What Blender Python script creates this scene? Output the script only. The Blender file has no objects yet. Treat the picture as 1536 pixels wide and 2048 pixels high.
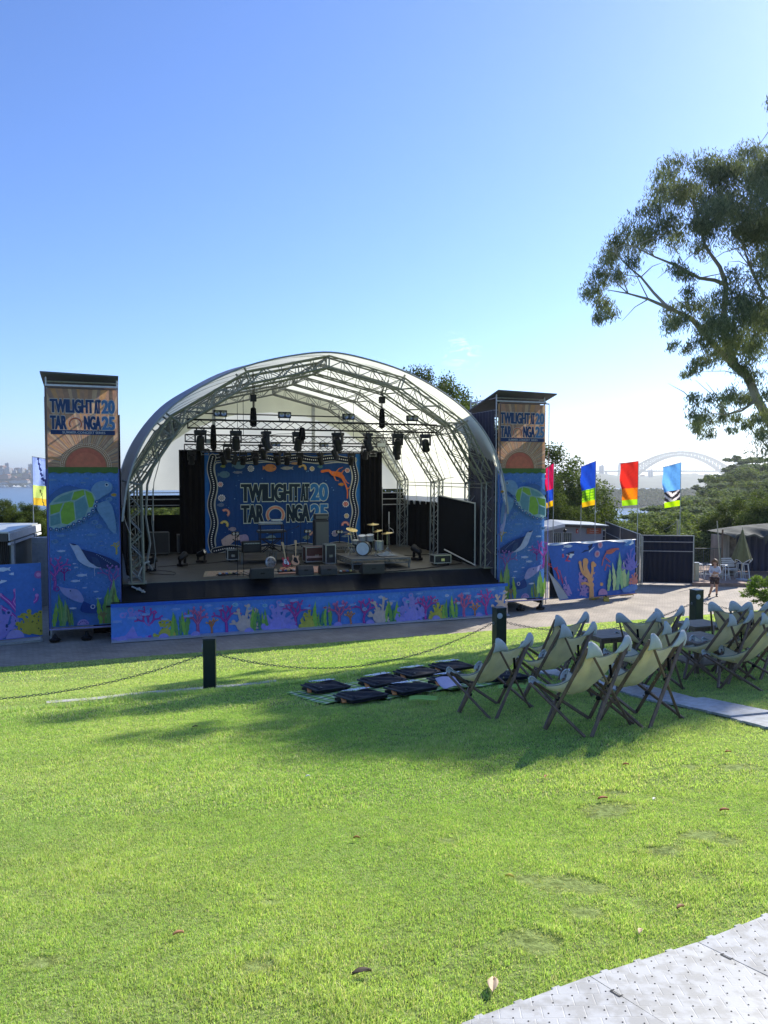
import bpy, bmesh, math, random
import numpy as np
from mathutils import Vector, Matrix
random.seed(7); rng = np.random.default_rng(7)
R = math.radians
scene = bpy.context.scene
COL = scene.collection

# ------------------------------------------------------------ camera, sky, sun
SUN_EL, SUN_AZ = 33.5, 43.0            # degrees; azimuth clockwise from +Y (view direction)
EXPOSURE = 0.68
cd = bpy.data.cameras.new('camera'); cam = bpy.data.objects.new('camera', cd); COL.objects.link(cam)
cd.sensor_fit = 'VERTICAL'; cd.sensor_height = 34.6; cd.lens = 26.0
cd.clip_start = 0.05; cd.clip_end = 60000
cam.location = (0, 0, 0); cam.rotation_euler = (R(90-2.826), 0, 0)
scene.camera = cam
w = bpy.data.worlds.new('World'); scene.world = w; w.use_nodes = True
wn = w.node_tree; bg = wn.nodes['Background']
sky = wn.nodes.new('ShaderNodeTexSky'); sky.sky_type = 'NISHITA'; sky.sun_disc = False
sky.sun_elevation = R(SUN_EL); sky.sun_rotation = R(SUN_AZ)
sky.altitude = 0; sky.air_density = 1.0; sky.dust_density = 0.35; sky.ozone_density = 4.0
grade = wn.nodes.new('ShaderNodeMix'); grade.data_type = 'RGBA'; grade.blend_type = 'MULTIPLY'; grade.inputs[0].default_value = 1
wn.links.new(sky.outputs[0], grade.inputs[6]); grade.inputs[7].default_value = (.69, .80, 1.08, 1)
# one small wisp of cloud above the dome's right shoulder
tcw = wn.nodes.new('ShaderNodeTexCoord'); dp = wn.nodes.new('ShaderNodeVectorMath'); dp.operation = 'DISTANCE'; dp.inputs[1].default_value = Vector((.098, 1, .157)).normalized()
mpw = wn.nodes.new('ShaderNodeMapping'); mpw.inputs['Rotation'].default_value = (0, R(-35), 0); mpw.inputs['Scale'].default_value = (38, 60, 110)
nzw = wn.nodes.new('ShaderNodeTexNoise'); nzw.inputs['Scale'].default_value = 1; nzw.inputs['Detail'].default_value = 9; nzw.inputs['Distortion'].default_value = .8
mrw = wn.nodes.new('ShaderNodeMapRange'); mrw.inputs[1].default_value = .004; mrw.inputs[2].default_value = .030; mrw.inputs[3].default_value = 1; mrw.inputs[4].default_value = 0
rpw = wn.nodes.new('ShaderNodeMapRange'); rpw.inputs[1].default_value = .50; rpw.inputs[2].default_value = .72; rpw.inputs[4].default_value = .9
mlw = wn.nodes.new('ShaderNodeMath'); mlw.operation = 'MULTIPLY'; mxw = wn.nodes.new('ShaderNodeMix'); mxw.data_type = 'RGBA'
for a_, b_ in ((tcw.outputs['Generated'], dp.inputs[0]), (tcw.outputs['Generated'], mpw.inputs[0]), (mpw.outputs[0], nzw.inputs[0]), (dp.outputs['Value'], mrw.inputs[0]), (nzw.outputs[0], rpw.inputs[0]), (mrw.outputs[0], mlw.inputs[0]), (rpw.outputs[0], mlw.inputs[1]), (mlw.outputs[0], mxw.inputs[0]), (grade.outputs[2], mxw.inputs[6])): wn.links.new(a_, b_)
mxw.inputs[7].default_value = (7.5, 8, 8.4, 1)
wn.links.new(mxw.outputs[2], bg.inputs[0]); bg.inputs[1].default_value = 0.125
SD = Vector((math.sin(R(SUN_AZ))*math.cos(R(SUN_EL)), math.cos(R(SUN_AZ))*math.cos(R(SUN_EL)), math.sin(R(SUN_EL))))
sl = bpy.data.lights.new('sun', 'SUN'); sl.energy = 5.0; sl.angle = R(0.5); sl.color = (1.0, 0.95, 0.85)
so = bpy.data.objects.new('sun', sl); COL.objects.link(so)
so.rotation_euler = (-SD).to_track_quat('-Z', 'Y').to_euler()
scene.view_settings.view_transform = 'Standard'; scene.view_settings.look = 'None'
scene.view_settings.gamma = 1; scene.view_settings.exposure = EXPOSURE
scene.render.engine = 'CYCLES'
scene.cycles.max_bounces = 8; scene.cycles.transparent_max_bounces = 12
scene.cycles.volume_bounces = 0

# ------------------------------------------------------------ measuring helpers
F = 1539.0
A = R(19.5); CA, SA = math.cos(A), math.sin(A)
def at(x, y, D):                        # a point of the place from where it shows and how far off it is
    return Vector(((x-768)/F*D, D, (948-y)/F*D))
def S(u, v, z):                         # stage frame: u along the front, v towards the back
    return Vector((-9.3+CA*u-SA*v, 26+SA*u+CA*v, z))
def on_v(x, y, v):
    r = (x-768)/F
    u = (r*(26+CA*v)+9.3+SA*v)/(CA-r*SA)
    return u, (948-y)/F*(26+SA*u+CA*v)
def on_floor(x, y, z=-3.88):            # stage coordinates of a spot on a level plane
    D = z*F/(948-y); X = (x-768)/F*D
    dx, dy = X+9.3, D-26
    return dx*CA+dy*SA, -dx*SA+dy*CA
NA = R(19.0); NC, NS = math.cos(NA), math.sin(NA)
TS = [-6, 0, 5, 11.3, 11.8, 12.8, 13.2, 13.6, 24.75, 25.2, 80]
ZS = [-1.1, -1.6, -2.3, -3.2, -3.32, -3.62, -3.64, -3.68, -5.66, -5.74, -5.74]
def ground(X, Y):
    X = np.asarray(X, float); Y = np.asarray(Y, float)
    t = -NS*X+NC*Y; s = NC*X+NS*Y
    z = np.interp(t, TS, ZS)
    k = np.clip(t/12, 0, 1)*np.clip((24.7-t)/12, 0, 1)
    z = z+0.028*(s-1.35)*k*(s > 1.35)
    m = np.clip((24.5-t)/2, 0, 1)
    z = z+m*(0.012*np.sin(X*1.7+Y*.6)+0.010*np.sin(Y*2.3-X*.9)+0.006*np.sin(X*5.1+1.3*Y)+.006*np.sin(4.3*Y-2.1*X))
    return z
def gz(X, Y): return float(ground(X, Y))
def hit(x, y, h=0.0):                   # where the line of sight meets the ground (+h)
    lo, D = 0.5, 0.5
    while D < 80:
        X = (x-768)/F*D
        if (948-y)/F*D <= gz(X, D)+h: break
        D += 0.02
    return Vector(((x-768)/F*D, D, gz((x-768)/F*D, D)+h))

# ------------------------------------------------------------ materials
def lin(r, g, b):
    f = lambda c: (c/255/12.92 if c/255 <= .04045 else ((c/255+.055)/1.055)**2.4)
    return (f(r), f(g), f(b), 1)
MATS = {}
def mat(name, col, rough=.6, metal=0, var=.12, scale=6., bump=0., bscale=None, spec=.5, stretch=None):
    if name in MATS: return MATS[name]
    m = bpy.data.materials.new(name); m.use_nodes = True; nt = m.node_tree; p = nt.nodes['Principled BSDF']
    c = lin(*col) if max(col) > 1.001 else (*col[:3], 1)
    p.inputs['Roughness'].default_value = rough; p.inputs['Metallic'].default_value = metal
    p.inputs['Specular IOR Level'].default_value = spec
    tc = nt.nodes.new('ShaderNodeTexCoord'); src = tc.outputs['Object']
    if stretch:
        mp = nt.nodes.new('ShaderNodeMapping'); mp.inputs['Scale'].default_value = stretch
        nt.links.new(src, mp.inputs[0]); src = mp.outputs[0]
    n = nt.nodes.new('ShaderNodeTexNoise'); n.inputs['Scale'].default_value = scale; n.inputs['Detail'].default_value = 6
    nt.links.new(src, n.inputs['Vector'])
    rp = nt.nodes.new('ShaderNodeValToRGB')
    rp.color_ramp.elements[0].position = .3; rp.color_ramp.elements[1].position = .7
    rp.color_ramp.elements[0].color = tuple(max(0, x*(1-var)) for x in c[:3])+(1,)
    rp.color_ramp.elements[1].color = tuple(min(1, x*(1+var)) for x in c[:3])+(1,)
    nt.links.new(n.outputs[0], rp.inputs[0]); nt.links.new(rp.outputs[0], p.inputs['Base Color'])
    if bump:
        n2 = nt.nodes.new('ShaderNodeTexNoise'); n2.inputs['Scale'].default_value = bscale or scale*3; n2.inputs['Detail'].default_value = 4
        nt.links.new(src, n2.inputs['Vector'])
        b = nt.nodes.new('ShaderNodeBump'); b.inputs['Strength'].default_value = bump; b.inputs['Distance'].default_value = .02
        nt.links.new(n2.outputs[0], b.inputs['Height']); nt.links.new(b.outputs[0], p.inputs['Normal'])
    MATS[name] = m; m['out'] = rp.name
    return m
def add_translucent(m, fac=.4, tint=None):
    nt = m.node_tree; p = nt.nodes['Principled BSDF']; out = nt.nodes['Material Output']
    t = nt.nodes.new('ShaderNodeBsdfTranslucent'); mx = nt.nodes.new('ShaderNodeMixShader'); mx.inputs[0].default_value = fac
    src = p.inputs['Base Color'].links[0].from_socket
    if tint:
        mm = nt.nodes.new('ShaderNodeMix'); mm.data_type = 'RGBA'; mm.blend_type = 'MULTIPLY'; mm.inputs[0].default_value = 1
        nt.links.new(src, mm.inputs[6]); mm.inputs[7].default_value = (*tint, 1); src = mm.outputs[2]
    nt.links.new(src, t.inputs[0])
    if p.inputs['Normal'].links: nt.links.new(p.inputs['Normal'].links[0].from_socket, t.inputs['Normal'])
    nt.links.new(p.outputs[0], mx.inputs[1]); nt.links.new(t.outputs[0], mx.inputs[2]); nt.links.new(mx.outputs[0], out.inputs[0])
    return m
def attr_mat(name, rough=.7, trans=0., fold=0., fscale=(1, 1, .15), tint=None, varn=0.1, spec=.3):
    m = bpy.data.materials.new(name); m.use_nodes = True; nt = m.node_tree; p = nt.nodes['Principled BSDF']
    a = nt.nodes.new('ShaderNodeAttribute'); a.attribute_name = 'Col'
    tc = nt.nodes.new('ShaderNodeTexCoord')
    n = nt.nodes.new('ShaderNodeTexNoise'); n.inputs['Scale'].default_value = 9; n.inputs['Detail'].default_value = 5
    nt.links.new(tc.outputs['Object'], n.inputs[0])
    mr = nt.nodes.new('ShaderNodeMapRange'); mr.inputs[1].default_value = .3; mr.inputs[2].default_value = .7
    mr.inputs[3].default_value = 1-varn; mr.inputs[4].default_value = 1+varn
    nt.links.new(n.outputs[0], mr.inputs[0])
    vm = nt.nodes.new('ShaderNodeVectorMath'); vm.operation = 'MULTIPLY'
    nt.links.new(a.outputs['Color'], vm.inputs[0]); nt.links.new(mr.outputs[0], vm.inputs[1])
    nt.links.new(vm.outputs[0], p.inputs['Base Color'])
    p.inputs['Roughness'].default_value = rough; p.inputs['Specular IOR Level'].default_value = spec
    if fold:
        mp = nt.nodes.new('ShaderNodeMapping'); mp.inputs['Scale'].default_value = fscale
        n2 = nt.nodes.new('ShaderNodeTexNoise'); n2.inputs['Scale'].default_value = 2.2; n2.inputs['Detail'].default_value = 3
        nt.links.new(tc.outputs['Object'], mp.inputs[0]); nt.links.new(mp.outputs[0], n2.inputs[0])
        b = nt.nodes.new('ShaderNodeBump'); b.inputs['Strength'].default_value = fold; b.inputs['Distance'].default_value = .12
        nt.links.new(n2.outputs[0], b.inputs['Height']); nt.links.new(b.outputs[0], p.inputs['Normal'])
    if trans: add_translucent(m, trans, tint)
    return m

# ------------------------------------------------------------ object helpers
def tag(o, label=None, cat=None, group=None, kind=None):
    if label: o['label'] = label
    if cat: o['category'] = cat
    if group: o['group'] = group
    if kind: o['kind'] = kind
    return o
def thing(name, label, cat, loc=(0, 0, 0), rz=0., group=None):
    o = bpy.data.objects.new(name, None); COL.objects.link(o); o.empty_display_size = .2
    o.location = loc; o.rotation_euler = (0, 0, rz)
    return tag(o, label, cat, group)
def copy_tree(o, parent=None):
    c = o.copy(); COL.objects.link(c); c.parent = parent
    for ch in o.children: copy_tree(ch, c)
    return c
def clone(o, loc, rz=None, label=None, scale=None, rot=None):
    c = copy_tree(o); c.location = loc
    if rz is not None: c.rotation_euler = (0, 0, rz)
    if rot is not None: c.rotation_euler = rot
    if label: c['label'] = label
    if scale is not None: c.scale = scale if hasattr(scale, '__len__') else (scale,)*3
    return c
class MB:
    def __init__(s): s.v = []; s.f = []; s.m = []; s.mi = 0; s.M = None
    def _add(s, vs, fs):
        k = len(s.v)
        if s.M is not None: vs = [s.M @ Vector(p) for p in vs]
        s.v += [tuple(p) for p in vs]; s.f += [tuple(i+k for i in f) for f in fs]; s.m += [s.mi]*len(fs)
        return s
    def box(s, c, d, rot=None):
        x, y, z = d[0]/2, d[1]/2, d[2]/2
        vs = [Vector((a*x, b*y, e*z)) for a in (-1, 1) for b in (-1, 1) for e in (-1, 1)]
        if rot is not None: vs = [rot @ p for p in vs]
        vs = [p+Vector(c) for p in vs]
        return s._add(vs, [(0, 1, 3, 2), (4, 6, 7, 5), (0, 4, 5, 1), (2, 3, 7, 6), (0, 2, 6, 4), (1, 5, 7, 3)])
    def tube(s, a, b, r, r2=None, n=8, cap=True):
        a, b = Vector(a), Vector(b); r2 = r if r2 is None else r2
        d = b-a
        if d.length < 1e-6: return s
        q = d.to_track_quat('Z', 'Y'); vs = []
        for p, rr in ((a, r), (b, r2)):
            for i in range(n):
                t = 2*math.pi*i/n; vs.append(p+q @ Vector((rr*math.cos(t), rr*math.sin(t), 0)))
        fs = [(i, (i+1) % n, n+(i+1) % n, n+i) for i in range(n)]
        if cap: fs += [tuple(range(n-1, -1, -1)), tuple(range(n, 2*n))]
        return s._add(vs, fs)
    def bar(s, a, b, w, h, up=(0, 0, 1)):
        a, b = Vector(a), Vector(b); d = (b-a).normalized(); x = d.cross(Vector(up))
        if x.length < 1e-4: x = d.cross(Vector((0, 1, 0)))
        x.normalize(); y = x.cross(d)
        vs = [p+x*i*w/2+y*j*h/2 for p in (a, b) for i, j in ((-1, -1), (1, -1), (1, 1), (-1, 1))]
        return s._add(vs, [(0, 1, 2, 3), (7, 6, 5, 4), (0, 4, 5, 1), (1, 5, 6, 2), (2, 6, 7, 3), (3, 7, 4, 0)])
    def path(s, pts, rad, n=8, cap=True):
        pts = [Vector(p) for p in pts]; k = len(pts)
        rad = rad if hasattr(rad, '__len__') else [rad]*k; vs = []; fs = []
        up = Vector((0, 0, 1)); T = (pts[1]-pts[0]).normalized()
        x = T.cross(up);  x = x if x.length > 1e-3 else T.cross(Vector((1, 0, 0))); x.normalize()
        for i, p in enumerate(pts):
            T = (pts[min(i+1, k-1)]-pts[max(i-1, 0)]).normalized()
            x = (x-T*x.dot(T)).normalized(); y = T.cross(x)
            for j in range(n):
                t = 2*math.pi*j/n; vs.append(p+(x*math.cos(t)+y*math.sin(t))*rad[i])
        for i in range(k-1):
            for j in range(n): fs.append((i*n+j, i*n+(j+1) % n, (i+1)*n+(j+1) % n, (i+1)*n+j))
        if cap: fs += [tuple(range(n-1, -1, -1)), tuple(range((k-1)*n, k*n))]
        return s._add(vs, fs)
    def lathe(s, prof, c=(0, 0, 0), n=16, rot=None, cap=True):
        vs = []; fs = []; c = Vector(c)
        for r, z in prof:
            for i in range(n):
                t = 2*math.pi*i/n; p = Vector((r*math.cos(t), r*math.sin(t), z))
                if rot is not None: p = rot @ p
                vs.append(p+c)
        for k in range(len(prof)-1):
            for i in range(n): fs.append((k*n+i, k*n+(i+1) % n, (k+1)*n+(i+1) % n, (k+1)*n+i))
        if cap: fs += [tuple(range(n-1, -1, -1)), tuple(range((len(prof)-1)*n, len(prof)*n))]
        return s._add(vs, fs)
    def prism(s, pts, a, b, axis='y'):         # outline in the plane across the axis, from a to b
        n = len(pts); g = {'y': lambda p, q: (p[0], q, p[1]), 'z': lambda p, q: (p[0], p[1], q), 'x': lambda p, q: (q, p[0], p[1])}[axis]
        vs = [g(p, a) for p in pts]+[g(p, b) for p in pts]
        return s._add(vs, [tuple(range(n)), tuple(range(2*n-1, n-1, -1))]+[(i, i+n, (i+1) % n+n, (i+1) % n) for i in range(n)])
    def grid(s, fn, nu, nv, closed=False):
        vs = [fn(i/nu, j/nv) for j in range(nv+1) for i in range(nu+1)]
        fs = [(j*(nu+1)+i, j*(nu+1)+i+1, (j+1)*(nu+1)+i+1, (j+1)*(nu+1)+i) for j in range(nv) for i in range(nu)]
        return s._add(vs, fs)
    def ball(s, c, r, n=10, sc=(1, 1, 1)):
        vs = []; fs = []; c = Vector(c); m = n//2
        for k in range(m+1):
            ph = math.pi*k/m
            for i in range(n):
                t = 2*math.pi*i/n; vs.append(c+Vector((r*sc[0]*math.sin(ph)*math.cos(t), r*sc[1]*math.sin(ph)*math.sin(t), r*sc[2]*math.cos(ph))))
        for k in range(m):
            for i in range(n): fs.append((k*n+i, (k+1)*n+i, (k+1)*n+(i+1) % n, k*n+(i+1) % n))
        return s._add(vs, fs)
    def build(s, name, m, parent=None, smooth=False, bev=0, loc=None, rz=None, solid=0):
        me = bpy.data.meshes.new(name); me.from_pydata(s.v, [], s.f); me.update()
        ms = m if isinstance(m, (list, tuple)) else [m]
        for x in ms: me.materials.append(x)
        if len(ms) > 1: me.polygons.foreach_set('material_index', s.m)
        if smooth:
            me.polygons.foreach_set('use_smooth', [True]*len(me.polygons))
            me.set_sharp_from_angle(angle=R(38))
        bm = bmesh.new(); bm.from_mesh(me); bmesh.ops.recalc_face_normals(bm, faces=bm.faces); bm.to_mesh(me); bm.free()
        o = bpy.data.objects.new(name, me); COL.objects.link(o); o.parent = parent
        if loc is not None: o.location = loc
        if rz is not None: o.rotation_euler = (0, 0, rz)
        if bev:
            b = o.modifiers.new('bevel', 'BEVEL'); b.width = bev; b.segments = 2; b.limit_method = 'ANGLE'
        if solid:
            b = o.modifiers.new('solid', 'SOLIDIFY'); b.thickness = solid; b.offset = 0
        return o
def np_mesh(name, V, Fc, m, col=None, parent=None, smooth=False):
    me = bpy.data.meshes.new(name); n, k = Fc.shape
    me.vertices.add(len(V)); me.vertices.foreach_set('co', V.astype(np.float32).ravel())
    me.loops.add(n*k); me.loops.foreach_set('vertex_index', Fc.astype(np.int32).ravel())
    me.polygons.add(n); me.polygons.foreach_set('loop_start', np.arange(0, n*k, k, dtype=np.int32))
    me.polygons.foreach_set('loop_total', np.full(n, k, np.int32))
    if smooth: me.polygons.foreach_set('use_smooth', np.ones(n, bool))
    me.update(calc_edges=True)
    if col is not None:
        a = me.color_attributes.new('Col', 'FLOAT_COLOR', 'POINT')
        c4 = np.ones((len(V), 4), np.float32); c4[:, :3] = col; a.data.foreach_set('color', c4.ravel())
    me.materials.append(m)
    o = bpy.data.objects.new(name, me); COL.objects.link(o); o.parent = parent
    return o

# common materials
M_ALU = mat('aluminium', (.21, .22, .20), .45, .6, .15, 8)
M_BLACK = mat('black_metal', (.010, .010, .010), .55, .2, .3, 10, spec=.3)
M_BLK = mat('black_cloth', (.0035, .0035, .004), .95, 0, .3, 3, spec=.05)
M_PLAST = mat('black_plastic', (.008, .008, .009), .45, 0, .2, 20, spec=.3)
M_GLASS = mat('lamp_glass', (.25, .25, .25), .1, .7, .1, 5)
M_STEEL = mat('chrome', (.6, .6, .6), .2, 1, .1, 5)
M_WHITE = mat('white_paint', (.75, .75, .72), .5, 0, .08, 4)
M_GALV = mat('galvanised_steel', (.42, .43, .43), .4, .7, .15, 12)
# ------------------------------------------------------------ the ground
def grass_ground_mat():
    m = mat('lawn_soil', (.16, .24, .045), .95, 0, .25, 1.3, .5, 60, spec=.1)
    nt = m.node_tree; p = nt.nodes['Principled BSDF']; src = p.inputs['Base Color'].links[0].from_socket
    tc = nt.nodes.new('ShaderNodeTexCoord')
    n = nt.nodes.new('ShaderNodeTexNoise'); n.inputs['Scale'].default_value = 25; n.inputs['Detail'].default_value = 8
    nt.links.new(tc.outputs['Object'], n.inputs[0])
    r = nt.nodes.new('ShaderNodeValToRGB'); r.color_ramp.elements[0].position = .35; r.color_ramp.elements[1].position = .62
    r.color_ramp.elements[0].color = (.08, .085, .03, 1); r.color_ramp.elements[1].color = (.31, .37, .13, 1)
    nt.links.new(n.outputs[0], r.inputs[0])
    mx = nt.nodes.new('ShaderNodeMix'); mx.data_type = 'RGBA'; mx.inputs[0].default_value = .6
    nt.links.new(src, mx.inputs[6]); nt.links.new(r.outputs[0], mx.inputs[7]); nt.links.new(mx.outputs[2], p.inputs['Base Color'])
    return m
def lawn():
    s = np.linspace(-30, 34, 430); t = np.linspace(-6, 25.2, 240)
    SS, TT = np.meshgrid(s, t); X = NC*SS-NS*TT; Y = NS*SS+NC*TT; Z = ground(X, Y)
    V = np.stack([X.ravel(), Y.ravel(), Z.ravel()], 1); nx, ny = len(s), len(t)
    i = np.arange(ny-1)[:, None]*nx+np.arange(nx-1)[None]; i = i.ravel()
    Fc = np.stack([i, i+1, i+nx+1, i+nx], 1)
    tag(np_mesh('lawn', V, Fc, grass_ground_mat(), smooth=True), kind='structure')
lawn()
def paver_mat():
    m = bpy.data.materials.new('pavers'); m.use_nodes = True; nt = m.node_tree; p = nt.nodes['Principled BSDF']
    tc = nt.nodes.new('ShaderNodeTexCoord'); mp = nt.nodes.new('ShaderNodeMapping'); mp.inputs['Rotation'].default_value = (0, 0, R(20))
    b = nt.nodes.new('ShaderNodeTexBrick'); b.inputs['Scale'].default_value = 1
    b.inputs['Brick Width'].default_value = .23; b.inputs['Row Height'].default_value = .115; b.inputs['Mortar Size'].default_value = .006
    b.inputs['Color1'].default_value = (.36, .31, .25, 1); b.inputs['Color2'].default_value = (.44, .38, .31, 1); b.inputs['Mortar'].default_value = (.20, .17, .14, 1)
    nt.links.new(tc.outputs['Object'], mp.inputs[0]); nt.links.new(mp.outputs[0], b.inputs[0])
    n = nt.nodes.new('ShaderNodeTexNoise'); n.inputs['Scale'].default_value = .7; n.inputs['Detail'].default_value = 8
    nt.links.new(tc.outputs['Object'], n.inputs[0])
    r = nt.nodes.new('ShaderNodeValToRGB'); r.color_ramp.elements[0].position = .3; r.color_ramp.elements[1].position = .7
    r.color_ramp.elements[0].color = (.62, .61, .60, 1); r.color_ramp.elements[1].color = (1.08, 1.05, 1.0, 1)
    nt.links.new(n.outputs[0], r.inputs[0])
    mx = nt.nodes.new('ShaderNodeMix'); mx.data_type = 'RGBA'; mx.blend_type = 'MULTIPLY'; mx.inputs[0].default_value = 1
    nt.links.new(b.outputs[0], mx.inputs[6]); nt.links.new(r.outputs[0], mx.inputs[7]); nt.links.new(mx.outputs[2], p.inputs['Base Color'])
    bp = nt.nodes.new('ShaderNodeBump'); bp.inputs['Strength'].default_value = .4; bp.inputs['Distance'].default_value = .01
    nt.links.new(b.outputs['Fac'], bp.inputs['Height']); bp.invert = True; nt.links.new(bp.outputs[0], p.inputs['Normal'])
    p.inputs['Roughness'].default_value = .8
    return m
mb = MB()
def pv(s, t, z): return (NC*s-NS*t, NS*s+NC*t, z)
mb.grid(lambda a, b: pv(-60+130*a, 24.3+26*b, -5.70), 60, 12)
tag(mb.build('paved_forecourt', paver_mat()), kind='structure')
# falling hillside beyond the terrace, one big sheet out to the shore and under the harbour
def far_ground(X, Y):
    r = X/np.maximum(Y, 1)
    drop = -6.2-np.clip(Y-52, 0, None)*.42
    z = np.maximum(drop, -46)
    ridge = np.clip((r-.22)/.30, 0, 1)
    zr = np.interp(Y, [40, 55, 110, 200, 330, 420, 520], [-7, -11, -22, -22, -26, -38, -46])
    zr = zr+np.clip((r-.33)/.2, 0, 1.5)*np.interp(Y, [50, 100, 200, 350], [0, 6, 12, 6])
    rid = np.clip(ridge*2, 0, 1)
    return z*(1-rid)+np.maximum(zr, z)*rid
gx = np.concatenate([np.linspace(-2500, -220, 12), np.linspace(-200, 420, 90), np.linspace(450, 2500, 12)]); gy = np.concatenate([np.linspace(38, 540, 90), np.linspace(600, 2600, 6)])
XX, YY = np.meshgrid(gx, gy); ZZ = far_ground(XX, YY)
V = np.stack([XX.ravel(), YY.ravel(), ZZ.ravel()], 1); nx, ny = len(gx), len(gy)
i = (np.arange(ny-1)[:, None]*nx+np.arange(nx-1)[None]).ravel()
tag(np_mesh('hillside', V, np.stack([i, i+1, i+nx+1, i+nx], 1), mat('undergrowth', (.025, .04, .012), .95, 0, .5, .3, .6, 2), smooth=True), kind='structure')
# ground behind the viewer so that the sheet reaches all round
mb = MB(); mb.grid(lambda a, b: (-400+800*a, -300+299*b, -1.25-.0), 4, 4)
mb2 = MB(); mb2.grid(lambda a, b: pv(-400+372*a, -5+75*b, -1.3 if b < .01 else -5.8), 4, 4)
def water_mat():
    m = bpy.data.materials.new('harbour_water'); m.use_nodes = True; nt = m.node_tree; p = nt.nodes['Principled BSDF']
    p.inputs['Base Color'].default_value = (.03, .09, .17, 1); p.inputs['Roughness'].default_value = .28
    tc = nt.nodes.new('ShaderNodeTexCoord'); mp = nt.nodes.new('ShaderNodeMapping'); mp.inputs['Scale'].default_value = (.06, .15, 1)
    n = nt.nodes.new('ShaderNodeTexNoise'); n.inputs['Scale'].default_value = 1; n.inputs['Detail'].default_value = 8
    nt.links.new(tc.outputs['Object'], mp.inputs[0]); nt.links.new(mp.outputs[0], n.inputs[0])
    b = nt.nodes.new('ShaderNodeBump'); b.inputs['Strength'].default_value = 1; b.inputs['Distance'].default_value = 1.2
    nt.links.new(n.outputs[0], b.inputs['Height']); nt.links.new(b.outputs[0], p.inputs['Normal'])
    return m
mb = MB(); mb.grid(lambda a, b: (-9000+18000*a, 60+14000*b, -41.5), 10, 10)
tag(mb.build('harbour_water', water_mat()), kind='structure')

# ------------------------------------------------------------ grass blades
def grass_zone(n, tmin, tmax, smin, smax, h, wd, Ymin, Ymax, seed):
    g = np.random.default_rng(seed)
    Y = g.uniform(Ymin, Ymax, n); r = g.uniform(-.53, .53, n); X = r*Y
    k = g.uniform(0, 1, n) < (Y/Ymax)      # even over the ground
    X, Y = X[k], Y[k]
    t = -NS*X+NC*Y; s = NC*X+NS*Y
    k = (t < 24.7)
    for poly in MASKS: k &= ~inpoly(X, Y, poly)
    # worn patches
    for (wx, wy, wr) in WORN:
        d = np.hypot((X-wx), (Y-wy)*1.4)/wr*(1+.35*np.sin(X*37+wx*9)*np.sin(Y*41)); k &= ~((d < 1) & (g.uniform(0, 1, len(X)) > d*d*.9+.06))
    X, Y, t = X[k], Y[k], t[k]
    return X, Y, t, g
def inpoly(X, Y, poly):
    c = np.zeros(len(X), bool); n = len(poly)
    for i in range(n):
        x0, y0 = poly[i][:2]; x1, y1 = poly[(i+1) % n][:2]
        cr = ((y0 > Y) != (y1 > Y)) & (X < (x1-x0)*(Y-y0)/((y1-y0) if y1 != y0 else 1e-9)+x0); c ^= cr
    return c
def strokes(X, Y, t, g, h, wd):
    n = len(X); Z = ground(X, Y)
    patch = .5+.5*np.sin(X*2.1+1.7*np.sin(Y*1.3))*np.sin(Y*1.9+1.1*np.sin(X*1.7))
    patch2 = .5+.5*np.sin(X*.8+2)*np.sin(Y*.7+.6*np.sin(X))
    clump = .5+.5*np.sin(X*9+3*np.sin(Y*5))*np.sin(Y*8+2*np.sin(X*6))
    bank = ((t > 11.2) & (t < 12.9))*1.0
    wear = np.zeros(n)
    for (wx_, wy_, wr_) in WORN: wear = np.maximum(wear, np.clip(1.25-np.hypot(X-wx_, (Y-wy_)*1.5)/wr_, 0, 1))
    ring = np.exp(-((wear-.12)/.10)**2)*(wear > .01)*(np.sin(X*31+Y*7) > -.2)
    wear = wear*np.clip(.15+1.3*(.5+.5*np.sin(X*23+4*np.sin(Y*17))*np.sin(Y*21+3*np.sin(X*19))), 0, 1)
    hh = h*g.uniform(.45, 1.25, n)*(.6+.8*clump*patch+.2*clump)*(1+1.3*bank)*(1-.55*wear)*(1+.9*ring)
    a = g.uniform(0, 2*math.pi, n); lean = g.uniform(.1, .9, n)*hh
    dx, dy = np.cos(a), np.sin(a); b = g.uniform(0, 2*math.pi, n); wx, wy = np.cos(b)*wd/2, np.sin(b)*wd/2
    P = np.stack([X, Y, Z-.004], 1)
    W = np.stack([wx, wy, np.zeros(n)], 1)
    mid = P+np.stack([dx*lean*.35, dy*lean*.35, hh*.6], 1)
    tip = P+np.stack([dx*lean, dy*lean, hh*g.uniform(.8, 1, n)], 1)
    V = np.stack([P-W, P+W, mid+W*.8, mid-W*.8, tip], 1).reshape(-1, 3)
    base = np.arange(n)*5
    T = np.concatenate([np.stack([base, base+1, base+2], 1), np.stack([base, base+2, base+3], 1), np.stack([base+3, base+2, base+4], 1)])
    c1 = np.array([.34, .57, .12]); c2 = np.array([.60, .74, .22]); c3 = np.array([.74, .70, .42])
    m = np.clip(.45*patch2+.35*patch+.2*clump+g.normal(0, .2, n), 0, 1)[:, None]
    C = c1*(1-m)+c2*m
    C = C*(1-wear[:, None]*.8)+np.array([.46, .36, .22])*wear[:, None]*.8
    pale = np.clip(.5+.5*np.sin(X*.55-1.2+.8*np.sin(Y*.9))-.25+g.normal(0, .1, n), 0, 1)[:, None]*.45; C = C*(1-pale)+np.array([.66, .74, .36])*pale
    dry = (g.uniform(0, 1, n) < .07+.14*patch)[:, None]
    C = np.where(dry, c3, C)*g.uniform(.75, 1.2, n)[:, None]
    C = np.repeat(C, 5, axis=0)
    return V, T, C
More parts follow.
